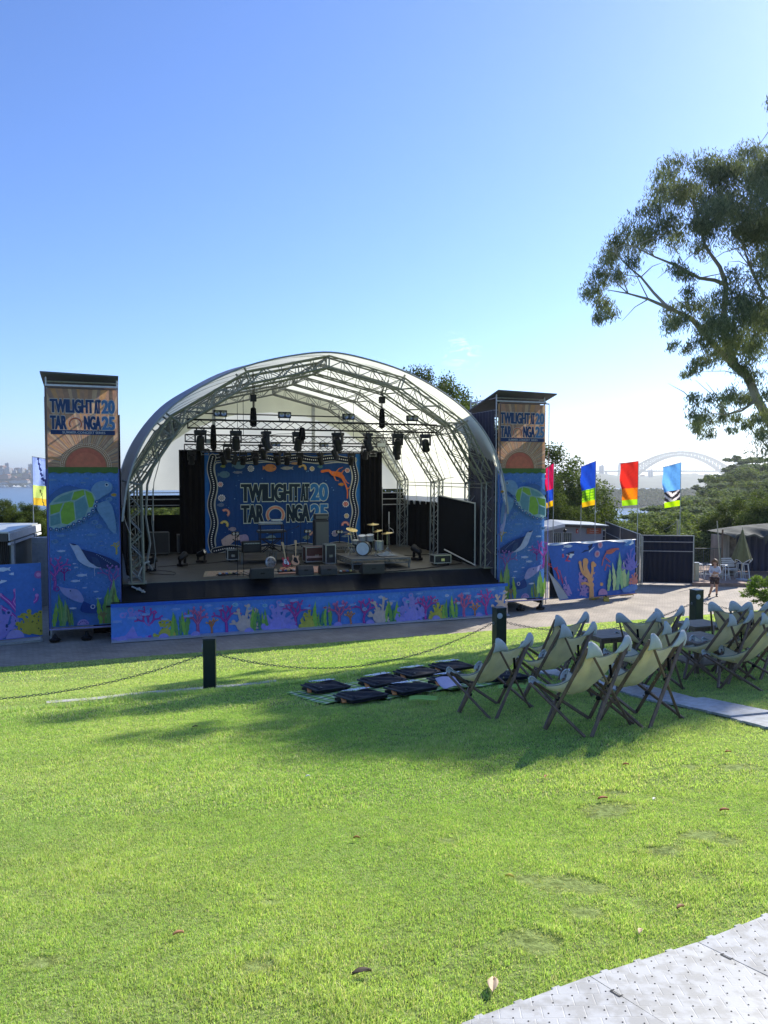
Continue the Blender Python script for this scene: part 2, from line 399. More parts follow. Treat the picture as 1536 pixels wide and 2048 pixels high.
# ------------------------------------------------------------ printed artwork as flat coloured shapes in one mesh
class Art:
    def __init__(s, w, h, step=.00025): s.v = []; s.f = []; s.c = []; s.k = 0; s.w = w; s.h = h; s.step = step; s.flip = False
    def poly(s, pts, col):
        k = len(s.v); s.k += 1; z = s.k*s.step
        s.v += [(p[0], p[1], z) for p in pts]; s.f.append(tuple(range(k, k+len(pts)))); s.c.append(col)
    def clipx(s, x): return min(max(x, 0), s.w)
    def rect(s, x0, y0, x1, y1, col): s.poly([(x0, y0), (x1, y0), (x1, y1), (x0, y1)], col)
    def disc(s, x, y, rx, col, ry=None, n=18, a0=0, a1=360, rot=0):
        ry = ry or rx; pts = []
        for i in range(n+(0 if a1-a0 >= 360 else 1)):
            t = R(a0+(a1-a0)*i/n); px, py = rx*math.cos(t), ry*math.sin(t)
            pts.append((x+px*math.cos(rot)-py*math.sin(rot), y+px*math.sin(rot)+py*math.cos(rot)))
        s.poly(pts, col)
    def ring(s, x, y, r, wd, col, a0=0, a1=360, n=24, sy=1):
        s.k += 1; z = s.k*s.step; k = len(s.v)
        for i in range(n+1):
            t = R(a0+(a1-a0)*i/n)
            for q in (r-wd/2, r+wd/2): s.v.append((x+q*math.cos(t), y+q*math.sin(t)*sy, z))
        for i in range(n): s.f.append((k+2*i, k+2*i+1, k+2*i+3, k+2*i+2)); s.c.append(col)
    def line(s, pts, wd, col, caps=True, taper=1.):
        s.k += 1; z = s.k*s.step; k = len(s.v); n = len(pts)
        for i, p in enumerate(pts):
            a = pts[max(i-1, 0)]; b = pts[min(i+1, n-1)]; dx, dy = b[0]-a[0], b[1]-a[1]; L = math.hypot(dx, dy) or 1
            q = wd/2*(1+(taper-1)*i/(n-1)); nx, ny = -dy/L*q, dx/L*q
            s.v += [(p[0]+nx, p[1]+ny, z), (p[0]-nx, p[1]-ny, z)]
        for i in range(n-1): s.f.append((k+2*i, k+2*i+1, k+2*i+3, k+2*i+2)); s.c.append(col)
        if caps:
            s.disc(pts[0][0], pts[0][1], wd/2, col, n=8); s.disc(pts[-1][0], pts[-1][1], wd/2*taper, col, n=8)
    def curve(s, pts, n=6):                # smooth through points
        out = []; P = [pts[0]]+list(pts)+[pts[-1]]
        for i in range(1, len(P)-2):
            for j in range(n):
                t = j/n; a, b, c, d = P[i-1], P[i], P[i+1], P[i+2]
                out.append(tuple(.5*(2*b[q]+(c[q]-a[q])*t+(2*a[q]-5*b[q]+4*c[q]-d[q])*t*t+(3*b[q]-a[q]-3*c[q]+d[q])*t**3) for q in (0, 1)))
        return out+[pts[-1]]
    def blob(s, pts, col, n=6): s.poly(s.curve(list(pts)+[pts[0]], n)[:-1], col)
    # --- creatures and plants
    def slimfish(s, x, y, L, col, d=1):
        b = [(-.5, .16), (-.3, .1), (-.05, .17), (.3, .12), (.5, 0), (.3, -.12), (-.05, -.17), (-.3, -.08), (-.5, -.16), (-.42, 0)]
        s.poly([(x+d*p[0]*L, y+p[1]*L*.85) for p in b], col)
        s.disc(x+d*.33*L, y+.02*L, .03*L, (.02, .06, .15), n=6)
    def fish(s, x, y, L, col, out=(.55, .75, .8), d=1):
        s.poly([(x-d*.3*L, y), (x-d*.55*L, y+.25*L), (x-d*.5*L, y-.25*L)], col)
        s.disc(x, y, .42*L, out, .3*L, n=14); s.disc(x, y, .36*L, col, .24*L, n=14)
        s.disc(x+d*.22*L, y+.04*L, .05*L, out, n=6)
        for q in (-.12, .02): s.ring(x+d*q*L, y, .18*L, .025*L, out, -50 if d > 0 else 130, 50 if d > 0 else 230, 6)
    def coral(s, x, y, h, col, seed=0, wd=.1, dots=None, lev=3, light=None, spread=38):
        g = random.Random(seed); tips = []
        def rec(x, y, a, L, w_, k):
            x2, y2 = x+math.sin(a)*L, y+math.cos(a)*L; m = ((x+x2)/2+math.cos(a)*L*.1*g.uniform(-1, 1), (y+y2)/2-math.sin(a)*L*.1*g.uniform(-1, 1))
            P = s.curve([(x, y), m, (x2, y2)], 3); s.line(P, w_, col, taper=.85)
            if light: tips.append((P, w_))
            if k == 0:
                if dots: s.disc(x2, y2, w_*.75, dots, n=8)
                return
            for q in ((-1, 1) if k < lev else (-1, 0, 1)):
                rec(x2, y2, a+R(q*spread*g.uniform(.7, 1.1)), L*g.uniform(.6, .8), w_*.78, k-1)
        rec(x, y, g.uniform(-.1, .1), h*.38, h*wd, lev)
        for P, w_ in tips: s.line(P, w_*.25, light, caps=False)
    def kelp(s, x, y, h, col, w_=.25, seed=0, light=None):
        g = random.Random(seed); n = 8; L = []; Rr = []; ph = g.uniform(0, 6)
        for i in range(n+1):
            t = i/n; q = w_*h*.5*(math.sin(math.pi*(t*.85+.12))**.7)*(1-t*.3)*(1+.18*(-1)**i); cx = x+.05*h*math.sin(ph+3*t)
            L.append((cx-q, y+h*t)); Rr.append((cx+q, y+h*t))
        s.poly(L+[(x+.05*h*math.sin(ph+3), y+h*1.07)]+Rr[::-1], col)
        if light: s.line([(x+.05*h*math.sin(ph+3*t/6), y+h*t/6) for t in range(1, 6)], .02*h, light, caps=False)
    def lacy(s, x, y, h, col, hole, seed=0, branches=None, wd=.16):
        g = random.Random(seed)
        br = branches or [(-.45, .45), (-.25, .8), (0, .95), (.28, .78), (.5, .5), (.55, .2), (-.55, .15)]
        for bx_, by_ in br:
            if True:
                for q_ in range(3 if not branches else 2):
                    t_ = g.uniform(.4, .95); mx_, my_ = x+bx_*h*t_, y+by_*h*t_; an = math.atan2(by_, bx_)+g.choice((-1, 1))*g.uniform(.6, 1.3); ll = h*g.uniform(.12, .22)
                    s.line([(mx_, my_), (mx_+ll*math.cos(an), my_+ll*math.sin(an))], wd*h*.6, col)
            P = s.curve([(x, y), (x+bx_*h*.45+.05*h*g.uniform(-1, 1), y+by_*h*.5), (x+bx_*h, y+by_*h)], 4)
            s.line(P, wd*h*g.uniform(.85, 1.15), col, taper=.8)
            s.disc(x+bx_*h, y+by_*h, wd*h*.62, col, n=10)
            if hole: s.disc(x+bx_*h, y+by_*h, wd*h*.28, hole, n=8)
        s.disc(x, y+.25*h, .3*h, col, .26*h, n=14)
        if hole:
            for i in range(7): s.disc(x+g.uniform(-.25, .25)*h, y+g.uniform(.08, .5)*h, g.uniform(.02, .05)*h, hole, n=7)
    def bubbles(s, x0, y0, x1, y1, n, col, r0, r1, seed=0, ring=True):
        g = random.Random(seed)
        for _ in range(n):
            x, y, r = g.uniform(x0, x1), g.uniform(y0, y1), g.uniform(r0, r1)
            if ring: s.ring(x, y, r, r*.25, col, n=8)
            else: s.disc(x, y, r, col, n=6)
    def text(s, txt, x0, y0, x1, y1, layers, bold=0.):   # layers: (grow, colour) from the back to the front
        def glyph(off):
            c = bpy.data.curves.new('t', 'FONT'); c.body = txt; c.size = 1; c.offset = off; c.resolution_u = 3; c.fill_mode = 'FRONT'
            o = bpy.data.objects.new('t', c); me = bpy.data.meshes.new_from_object(o)
            V = [(v.co.x, v.co.y) for v in me.vertices]; Fc = [tuple(p.vertices) for p in me.polygons]
            bpy.data.objects.remove(o); bpy.data.curves.remove(c); bpy.data.meshes.remove(me); return V, Fc
        V0, _ = glyph(layers[-1][0])
        ax, bx_ = min(p[0] for p in V0), max(p[0] for p in V0); ay, by_ = min(p[1] for p in V0), max(p[1] for p in V0)
        kx, ky = (x1-x0)/(bx_-ax), (y1-y0)/(by_-ay)
        for off, col in layers:
            V, Fc = glyph(off); s.k += 2
            for db in ((-bold, 0, bold) if bold else (0,)):
                s.k += 1; z = s.k*s.step; k = len(s.v)
                s.v += [(x0+(p[0]-ax)*kx+db, y0+(p[1]-ay)*ky, z) for p in V]
                s.f += [tuple(i+k for i in f) for f in Fc]; s.c += [col]*len(Fc)
    def build(s, name, fn, m, parent=None, back=None, mirror=False):   # fn maps (x, y, out) to a local point
        V = [fn(min(max((s.w-p[0]) if mirror else p[0], 0), s.w), min(max(p[1], 0), s.h), p[2]) for p in s.v]
        me = bpy.data.meshes.new(name); me.from_pydata(V, [], s.f); me.update()
        a = me.color_attributes.new('Col', 'FLOAT_COLOR', 'CORNER'); buf = np.ones((len(me.loops), 4), np.float32)
        q = 0
        for p, c in zip(s.f, s.c): buf[q:q+len(p), :3] = c; q += len(p)
        a.data.foreach_set('color', buf.ravel()); me.materials.append(m)
        o = bpy.data.objects.new(name, me); COL.objects.link(o); o.parent = parent
        return o
def C(r, g, b): return lin(r, g, b)[:3]
SEA, SEA2 = C(88, 140, 214), C(120, 164, 226)
PURP, LILAC, PINK = C(150, 66, 165), C(165, 145, 215), C(200, 75, 145)
LIME, KELP, YEL, SAND, ORNG = C(140, 185, 75), C(112, 160, 80), C(200, 175, 60), C(205, 180, 165), C(215, 130, 70)
PALE, NAVY, WHT = C(190, 204, 226), C(34, 58, 110), C(235, 235, 235)
M_BAN = attr_mat('printed_vinyl', .55, .38, .25, (.6, .6, .25)); M_BAN2 = attr_mat('printed_cover', .55, 0, .35, (.6, .6, .4))
M_CLOTH = attr_mat('printed_cloth', .85, 0, .8, (1.2, 1.2, .12))
M_FLAG = attr_mat('flag_cloth', .8, .5, .5, (1.5, 1.5, .4))
M_PRINT = attr_mat('printed_panel', .5, 0, 0)
LOGO_N = [(.045, WHT), (.02, C(20, 45, 90))]
def logo(a, x0, y0, x1, y1, outl, letter, num, sun, ring=True):
    """the two lines of the festival name, numbers at the right"""
    W, H = x1-x0, y1-y0
    La = [(.06, outl), (.022, letter)]; Ln = [(.06, outl), (.025, num)]; b_ = W*.0075
    top, mid = y1, y0+H*.5; lh = H*.455
    a.text('TWILIGHT', x0, top-lh, x0+W*.665, top, La, b_); a.text('AT', x0+W*.685, top-lh, x0+W*.775, top, La, b_)
    a.text('20', x0+W*.80, top-lh, x1, top, Ln[:2], b_)
    a.text('TAR', x0, y0, x0+W*.245, y0+lh, La, b_); a.text('NGA', x0+W*.52, y0, x0+W*.78, y0+lh, La, b_)
    a.text('25', x0+W*.80, y0, x1, y0+lh, Ln[:2], b_)
    cx, cy, r = x0+W*.383, y0+H*.19, W*.082
    a.ring(cx, cy, r*1.12, r*.5, outl, -40, 220, 30); a.ring(cx, cy, r*1.12, r*.32, sun, -38, 218, 30)

# --- tower banner 2.3 x 8.15, drawn in the units of its own cloth (510 wide, 1660 high)
def tower_art(mirror):
    W, H = 510, 1660; a = Art(W, H, .00022)
    sx, sy = 2.3/510, 8.15/1660
    Y = lambda y: (1660-y)*(sy/sx)          # y counted from the top edge
    X = (lambda x: W-x) if mirror else (lambda x: x)
    HH = Y(0); d = -1 if mirror else 1
    a.h = HH
    a.rect(12, Y(1650), W-8, Y(560), SEA)
    g = random.Random(3)
    cx, cy = X(275), Y(545)
    bx0, bx1, by1 = 12, W-8, Y(10)
    def edge(t):                             # where a ray from the sun's middle leaves the cloth
        c_, s_ = math.cos(t), math.sin(t); k = min([(by1-cy)/s_ if s_ > 1e-6 else 1e9, (bx1-cx)/c_ if c_ > 1e-6 else 1e9, (bx0-cx)/c_ if c_ < -1e-6 else 1e9]); return (cx+k*c_, cy+k*s_)
    cuts = [0]+[R(180*i/62+g.uniform(-.9, .9)) for i in range(1, 62)]+[math.pi]
    ca, cb = math.atan2(by1-cy, bx1-cx), math.atan2(by1-cy, bx0-cx)
    for i in range(62):                      # rays fill the sky side by side
        t0_, t1_ = cuts[i], cuts[i+1]; col = [C(196, 150, 122), C(176, 138, 118), C(206, 174, 144), C(166, 138, 126), C(204, 156, 112), C(188, 148, 126)][(i*5) % 6]
        P = [(cx+150*math.cos(t0_), cy+150*math.sin(t0_)), edge(t0_)]
        for cc, pt in ((ca, (bx1, by1)), (cb, (bx0, by1))):
            if t0_ < cc < t1_: P.append(pt)
        P += [edge(t1_), (cx+150*math.cos(t1_), cy+150*math.sin(t1_))]; a.poly(P, col)
    for i in range(46):
        t = R(4+172*i/45); P = [(cx+r*math.cos(t), cy+r*math.sin(t)) for r in (190, 240+70*((i*7) % 5)/4)]
        if all(14 < p[0] < W-10 and p[1] < HH-14 for p in P): a.line(P, 2.2, C(225, 205, 180), caps=False)
    a.disc(cx, cy, 182, C(180, 130, 100), a0=0, a1=180, n=40)
    for i in range(40): t = R(2+176*i/39); a.disc(cx+168*math.cos(t), cy+168*math.sin(t), 5, C(230, 215, 190), n=6)
    a.ring(cx, cy, 155, 5, C(225, 205, 180), 0, 180, 40); a.ring(cx, cy, 180, 4, C(225, 205, 180), 0, 180, 40)
    a.disc(cx, cy, 142, C(206, 116, 94), a0=0, a1=180, n=36); a.disc(cx, cy, 110, C(214, 126, 100), a0=0, a1=180, n=30)
    # name, always readable
    logo(a, 34, Y(288), 484, Y(80), C(214, 205, 198), C(44, 74, 124), C(90, 136, 186), C(200, 120, 90))
    a.rect(34, Y(322), 484, Y(292), C(30, 62, 115)); a.text('SUMMER CONCERT SERIES', 115, Y(316), 415, Y(299), [(.012, C(205, 205, 210))])
    # green band with a wavy lower edge, sea
    P = [(12, Y(545)), (W-8, Y(545))]+[(W-8-(W-20)*i/30, Y(584)-5*math.sin(i*1.3)) for i in range(31)]
    a.poly(P, C(82, 120, 62))
    for j in range(26):
        for i in range(24):
            x, y = 24+i*20+g.uniform(-4, 4), 600+j*34+g.uniform(-8, 8)
            if g.random() < .75: a.disc(x, Y(y), g.uniform(3, 6.5), SEA2 if g.random() < .6 else C(70, 118, 194), n=6)
    # turtle
    fl = C(120, 160, 196)
    a.blob([(X(330), Y(740)), (X(230), Y(690)), (X(120), Y(676)), (X(22), Y(740)), (X(40), Y(775)), (X(200), Y(760))], C(66, 108, 165))
    a.blob([(X(350), Y(800)), (X(420), Y(780)), (X(465), Y(850)), (X(480), Y(1000)), (X(440), Y(985)), (X(400), Y(920)), (X(352), Y(850))], fl)
    for q in range(6): a.line([(X(368+q*6), Y(830+q*22)), (X(455+q*4), Y(815+q*24))], 2, C(110, 150, 185), caps=False)
    a.blob([(X(305), Y(700)), (X(340), Y(655)), (X(400), Y(640)), (X(455), Y(662)), (X(452), Y(710)), (X(395), Y(745)), (X(340), Y(770))], fl)
    a.disc(X(418), Y(668), 14, C(190, 205, 215), n=12); a.disc(X(418), Y(667), 8, NAVY, n=8)
    shell = [(14, 800), (70, 745), (150, 712), (250, 696), (315, 720), (340, 775), (325, 830), (250, 900), (150, 945), (60, 965), (14, 955)]
    a.blob([(X(p[0]), Y(p[1])) for p in shell], C(150, 185, 185))
    cells = [([(22, 805), (110, 790), (85, 850), (22, 870)], LIME), ([(40, 785), (100, 745), (180, 715), (160, 775), (112, 780)], C(110, 160, 165)), ([(170, 770), (188, 715), (255, 702), (262, 735), (200, 770)], LIME),
             ([(270, 735), (265, 705), (310, 725), (330, 775), (315, 820), (290, 825)], LIME), ([(190, 785), (262, 745), (284, 825), (260, 885), (200, 905)], C(105, 155, 170)), ([(92, 855), (120, 790), (182, 785), (192, 905), (140, 938), (98, 930)], LIME), ([(22, 880), (84, 860), (92, 930), (22, 948)], C(105, 155, 165)), ([(114, 785), (162, 780), (186, 778), (150, 788)], LIME)]
    for P, c in cells: a.poly([(X(p[0]), Y(p[1])) for p in P], c)
    for i, (x, y) in enumerate([(22, 968), (62, 972), (104, 968), (144, 956), (182, 938), (220, 920), (256, 900), (290, 872), (318, 845), (336, 815), (346, 785)]):
        a.disc(X(x), Y(y), 17, C(95, 140, 190), n=10); a.disc(X(x), Y(y), 12, NAVY if i % 2 else C(40, 70, 130), n=8); a.disc(X(x), Y(y), 6, PALE, n=6)
    for x, y, L in [(40, 632, 60), (275, 622, 40), (250, 652, 44), (95, 1014, 70), (300, 1012, 75), (90, 1120, 60), (370, 1062, 34), (375, 1090, 36), (230, 1292, 80), (185, 1330, 70), (180, 1210, 30), (190, 1235, 30), (330, 1410, 40), (345, 1460, 44), (250, 1380, 34), (165, 1520, 50)]:
        a.slimfish(X(x), Y(y), L, C(110, 150, 195) if y < 1100 else PALE, d*(-1 if y % 3 else 1))
    for x, y in [(360, 955), (330, 925), (50, 1052), (435, 768), (470, 740)]: a.fish(X(x), Y(y), 52, C(80, 125, 175), C(130, 165, 200), d)
    a.fish(X(470), Y(738), 40, C(190, 150, 60), C(190, 150, 60), d)
    # penguin
    a.blob([(X(150), Y(1068)), (X(190), Y(1074)), (X(230), Y(1110)), (X(330), Y(1140)), (X(430), Y(1180)), (X(500), Y(1222)), (X(496), Y(1250)), (X(380), Y(1248)), (X(280), Y(1210)), (X(240), Y(1150))], NAVY)
    a.blob([(X(148), Y(1066)), (X(175), Y(1082)), (X(210), Y(1085)), (X(240), Y(1130)), (X(290), Y(1205)), (X(370), Y(1245)), (X(290), Y(1238)), (X(215), Y(1195)), (X(180), Y(1130))], C(190, 200, 225))
    a.blob([(X(300), Y(1165)), (X(345), Y(1180)), (X(365), Y(1240)), (X(320), Y(1225))], C(50, 78, 125))
    for q in range(9): a.disc(X(340+q*12), Y(1152+q*8), 3, PALE, n=5)
    a.line([(X(320), Y(1240)), (X(322), Y(1300))], 4, PALE)
    # corals
    a.coral(X(40), Y(1380), 250, PURP, 5, .085, C(190, 110, 180), light=C(200, 120, 190)); a.coral(X(110), Y(1320), 120, C(140, 50, 140), 9, .09, C(200, 120, 190), 2)
    a.ring(X(56), Y(1378), 16, 7, C(150, 70, 160)); a.ring(X(40), Y(1310), 12, 6, C(150, 70, 160))
    a.coral(X(480), Y(1150), 120, C(180, 165, 85), 12, .12, None, 2, spread=55)
    a.coral(X(440), Y(1420), 200, C(120, 85, 160), 15, .10, C(160, 120, 190), light=C(165, 130, 195))
    a.blob([(X(70), Y(1360)), (X(120), Y(1375)), (X(200), Y(1390)), (X(240), Y(1450)), (X(225), Y(1480)), (X(150), Y(1450)), (X(95), Y(1410))], C(160, 160, 205))
    a.disc(X(150), Y(1395), 6, NAVY, n=6)
    a.blob([(X(240), Y(1470)), (X(300), Y(1500)), (X(380), Y(1530)), (X(330), Y(1560)), (X(220), Y(1540))], C(30, 70, 140))
    for i, (x, h) in enumerate([(40, 170), (75, 230), (105, 190), (135, 150), (350, 190), (410, 260), (440, 320), (470, 260), (495, 230), (160, 110)]):
        a.kelp(X(min(x, 480)), Y(1635), h, [LIME, KELP, C(130, 170, 110), C(110, 130, 80)][i % 4], .22, i, C(170, 190, 110))
    a.coral(X(380), Y(1630), 110, C(150, 130, 90), 21, .13, None, 2)
    a.disc(X(235), Y(1635), 42, C(170, 150, 205), a0=0, a1=180, n=14)
    for q in range(6): t = R(20+28*q); a.disc(X(235)+28*math.cos(t), Y(1635)+28*math.sin(t), 5, C(100, 70, 150), n=6)
    a.slimfish(X(165), Y(1515), 50, C(210, 215, 230), 1); a.ring(X(305), Y(1512), 14, 6, C(210, 215, 230))
    # border strip
    a.rect(0, Y(1660), W, Y(1650), C(170, 160, 215)); a.rect(0, Y(560), 12, Y(0), C(120, 100, 95)); a.rect(W-8, Y(560), W, Y(0), C(120, 100, 95))
    a.rect(0, Y(10), W, Y(0), C(110, 92, 84)); a.rect(0, Y(1650), 12, Y(560), C(90, 105, 175)); a.rect(W-8, Y(1650), W, Y(560), C(90, 105, 175))
    s_ = sx
    return a, (lambda x, y, o: Vector((x*s_, -o-.02, y*s_)))

def reef(a, x0, x1, y0, y1, seed, step=None, items=None):
    """a strip of reef from x0 to x1 standing on y0"""
    g = random.Random(seed); H = y1-y0
    a.rect(x0, y0, x1, y1, SEA)
    for _ in range(int((x1-x0)*H*26/(H*H)*.6)):
        a.ring(g.uniform(x0+.05*H, x1-.05*H), g.uniform(y0+.1*H, y1-.08*H), g.uniform(.03, .07)*H, .012*H, SEA2, n=8)
    x = x0+.2*H; i = g.randrange(9)
    while x < x1-.45*H:
        k = i % 9; i += 1
        if k in (0, 5):
            for q in range(5): a.kelp(x+q*.11*H, y0, H*g.uniform(.45, .8), [LIME, KELP, C(80, 140, 90)][q % 3], .2, i*7+q, C(160, 190, 90))
            x += .5*H
        elif k in (1,):
            a.coral(x+.25*H, y0, .85*H, C(175, 80, 130), i, .12, C(205, 120, 160), light=C(205, 120, 160)); x += .46*H
        elif k in (2,):
            a.coral(x+.2*H, y0, .55*H, C(190, 120, 70), i, .12, C(215, 160, 90), 2); x += .4*H
        elif k in (3, 7):
            a.coral(x+.25*H, y0, .9*H, C(150, 50, 140), i, .10, C(185, 80, 160), light=C(200, 90, 170)); x += .45*H
        elif k == 4:
            a.lacy(x+.35*H, y0, .85*H, SAND, None, i, [(-.4, .4), (-.22, .8), (-.05, .55), (.15, .95), (.30, .6), (.45, .75), (.5, .25)], .11); x += .58*H
        elif k == 6:
            a.lacy(x+.35*H, y0, .9*H, C(150, 140, 210), SEA, i); x += .62*H
        else:
            a.lacy(x+.25*H, y0, .55*H, C(190, 180, 70), C(110, 120, 40), i); x += .46*H
    x = x0+.15*H
    while x < x1-.2*H:
        c = g.choice([C(90, 150, 190), C(160, 60, 90), C(120, 140, 200), C(70, 130, 180), C(170, 170, 210)])
        if g.random() < .45: a.fish(x, y0+H*g.uniform(.5, .9), H*g.uniform(.14, .2), c, C(170, 205, 215), g.choice((-1, 1)))
        else: a.slimfish(x, y0+H*g.uniform(.55, .92), H*g.uniform(.2, .32), C(130, 160, 215), g.choice((-1, 1)))
        x += H*g.uniform(.28, .6)
    x = x0+.3*H
    while x < x1-.2*H:
        a.disc(x, y0, .15*H, C(150, 140, 200), a0=0, a1=180, n=12); a.ring(x, y0, .1*H, .02*H, C(90, 90, 170), 0, 180, 10); x += H*g.uniform(.9, 1.7)
# ------------------------------------------------------------ the stage
ZF = -3.88; ZG = -5.70                    # stage floor, forecourt
def local_thing(name, label, cat, u, v, z, group=None, rz=0.): return thing(name, label, cat, S(u, v, z), A+rz, group)
def truss(mb, a, b, w, h=None, n=None, r=.025, rb=.013, up=(0, 0, 1), xb=False, tri=False):
    """box truss between two centre points"""
    a, b = Vector(a), Vector(b); h = h or w; d = (b-a); L = d.length; d.normalize()
    up = Vector(up); x = d.cross(up).normalized(); y = x.cross(d)
    n = n or max(2, round(L/(h*1.1)))
    cs = [(-1, 1), (1, 1), (1, -1), (-1, -1)] if not tri else [(-1, 1), (1, 1), (0, -1)]
    off = [x*i*w/2+y*j*h/2 for i, j in cs]
    for o in off: mb.tube(a+o, b+o, r, n=6)
    m = len(off)
    for k in range(m):
        o, p = off[k], off[(k+1) % m]
        for i in range(n):
            t0, t1 = a+d*L*i/n, a+d*L*(i+1)/n
            if i % 2: o2, p2 = p, o
            else: o2, p2 = o, p
            mb.tube(t0+o2, t1+p2, rb, n=5, cap=False)
            if xb: mb.tube(t0+p2, t1+o2, rb, n=5, cap=False)
        mb.tube(a+o, a+p, rb, n=5); mb.tube(b+o, b+p, rb, n=5)

# deck, skirt, fascia
t = local_thing('stage_deck', 'dark grey stage floor raised behind black skirting under the white dome', 'stage', 0, 0, 0)
mb = MB(); mb.box((7.7, 6.8, ZF-.06), (15.6, 11.6, .12)); mb.build('floor', mat('stage_floor', (.065, .060, .048), .55, 0, .25, 1.5, .15, 30), t)
mb = MB(); mb.box((7.7, 1.02, ZF-.05), (15.5, .05, .1)); mb.build('edge_rail', M_ALU, t)
mb = MB()
def skirt(a, b):
    u = -.15+15.3*a; f = b**1.4
    return (u, .97-.80*f+.03*math.sin(u*7)*b+.02*math.sin(u*19), ZF-.02-.66*b+.05*math.sin(a*9)*b*(1-b)*4)
mb.grid(skirt, 120, 6); mb.build('skirt', mat('black_sheet', (.004, .005, .008), .4, 0, .3, 2, .4, 5, spec=.3), t, smooth=True)
for i in range(7):
    for v_ in (1.5, 11.5): mb = MB(); mb.tube((.3+i*2.45, v_, ZG), (.3+i*2.45, v_, ZF-.1), .04); mb.build('support_leg', M_GALV, t)
mb = MB(); mb.box((7.5, 1.6, -4.85), (16.2, .03, 1.7)); mb.box((-.3, 6, -4.85), (.03, 9, 1.7)); mb.box((15.6, 6, -4.85), (.03, 9, 1.7)); mb.box((7.5, 12.3, -4.85), (16.2, .03, 1.7)); mb.build('under_stage_drape', M_BLK, t)

L_ = 15.05; FB, FT = -5.68, -4.40
t = local_thing('fascia_banner', 'long blue coral reef banner with a metal foot in front of the stage', 'banner', 0, 0, 0)
a = Art(L_, 1.28, .00012); reef(a, 0, L_, .0, 1.16, 4)
a.h = 1.28; a.rect(0, 1.16, L_, 1.28, C(40, 95, 195))
for i in range(2600//20): pass
a.build('printed_cloth', lambda x, y, o: Vector((x, -.02-o-.25*max(0, (.25-y)/.25)**2*.3, FB+.02+y)), M_BAN2, t)
mb = MB(); mb.box((L_/2, .02, (FT+FB)/2), (L_, .03, FT-FB-.05)); mb.box((L_/2, 0.02, FT+.01), (L_, .07, .03)); mb.build('backing_board', M_BLACK, t)
mb = MB(); mb.box((L_/2, -.26, FB+.03), (L_, .42, .05)); mb.build('foot_strip', mat('dull_strip', (.42, .42, .47), .5, .2, .12, 2), t)
for i in range(9): mb = MB(); mb.box((.4+i*1.78, .35, -5.1), (.04, .6, .04)); mb.tube((.4+i*1.78, .06, -5.1), (.4+i*1.78, .7, ZG), .02); mb.build('brace', M_GALV, t)
# steel tube with concrete feet lying under skirt corner at the left
t = local_thing('scaffold_knuckle', 'tangle of grey pipe clamps below the left foot of the white arch', 'clamp', .95, .72, -4.05)
mb = MB(); mb.tube((-.25, 0, .1), (.2, -.1, -.12), .03); mb.tube((0, -.1, .05), (.12, .12, -.1), .03); mb.box((.12, -.05, -.08), (.09, .09, .09)); mb.box((-.05, 0, .0), (.1, .1, .08))
mb.build('clamp', M_GALV, t)

# dome
CX = 7.85
NODES = [(-7.15, -3.88), (-7.2, -.3), (-5.75, 2.05), (-3.05, 3.72), (0, 4.42), (3.05, 3.72), (5.75, 2.05), (7.2, -.3), (7.15, -3.88)]
def skin_profile(zlow, grow=.13):
    Q = [(-7.38, zlow), (-7.42, -1.6), (-7.2, -.2), (-6.65, 1.2), (-5.75, 2.32), (-4.5, 3.2), (-3.05, 3.88), (-1.5, 4.3), (0, 4.5)]
    Q = Q+[(-x, z) for x, z in Q[::-1][1:]]
    return Art(1, 1).curve([(x, z) for x, z in Q], 5)
M_SKIN = mat('white_membrane', (.84, .85, .82), .5, 0, .05, 1.2, .35, 1.1, stretch=(1, .35, 1))
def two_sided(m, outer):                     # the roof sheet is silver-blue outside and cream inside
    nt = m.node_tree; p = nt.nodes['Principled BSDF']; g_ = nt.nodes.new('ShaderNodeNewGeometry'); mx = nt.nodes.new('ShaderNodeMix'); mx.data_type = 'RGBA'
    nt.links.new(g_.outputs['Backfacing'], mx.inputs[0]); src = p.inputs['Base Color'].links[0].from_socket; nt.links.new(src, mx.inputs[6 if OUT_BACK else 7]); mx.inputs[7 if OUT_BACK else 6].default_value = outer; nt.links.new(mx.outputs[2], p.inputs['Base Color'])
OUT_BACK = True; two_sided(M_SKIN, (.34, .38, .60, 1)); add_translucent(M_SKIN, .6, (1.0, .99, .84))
M_SKIN2 = mat('white_membrane_back', (.76, .77, .74), .5, 0, .03, 1.2, .3, 1.3); add_translucent(M_SKIN2, .55, (1, .99, .92))
dome = local_thing('stage_dome', 'white vaulted membrane roof on curved trusses over the concert stage', 'stage roof', 0, 0, 0)
mb = MB(); P = skin_profile(-1.15)
n = len(P)
def grow(v, z): k = min(1, max(0, v-.15)/3.2); k = k*k*(3-2*k)*(1-min(1, max(0, (v-5)/6))); return .040*k*min(1, max(0, (z+2.2)/2))
mb.grid(lambda a, b: (CX+P[round(a*(n-1))][0]*(1+grow(.15+11.7*b, P[round(a*(n-1))][1])), .15+11.7*b, P[round(a*(n-1))][1]+(P[round(a*(n-1))][1]+2.2)*grow(.15+11.7*b, 9)*1.0+.035*math.sin(.15+11.7*b*2.7)*math.sin(a*31)**2), n-1, 48)
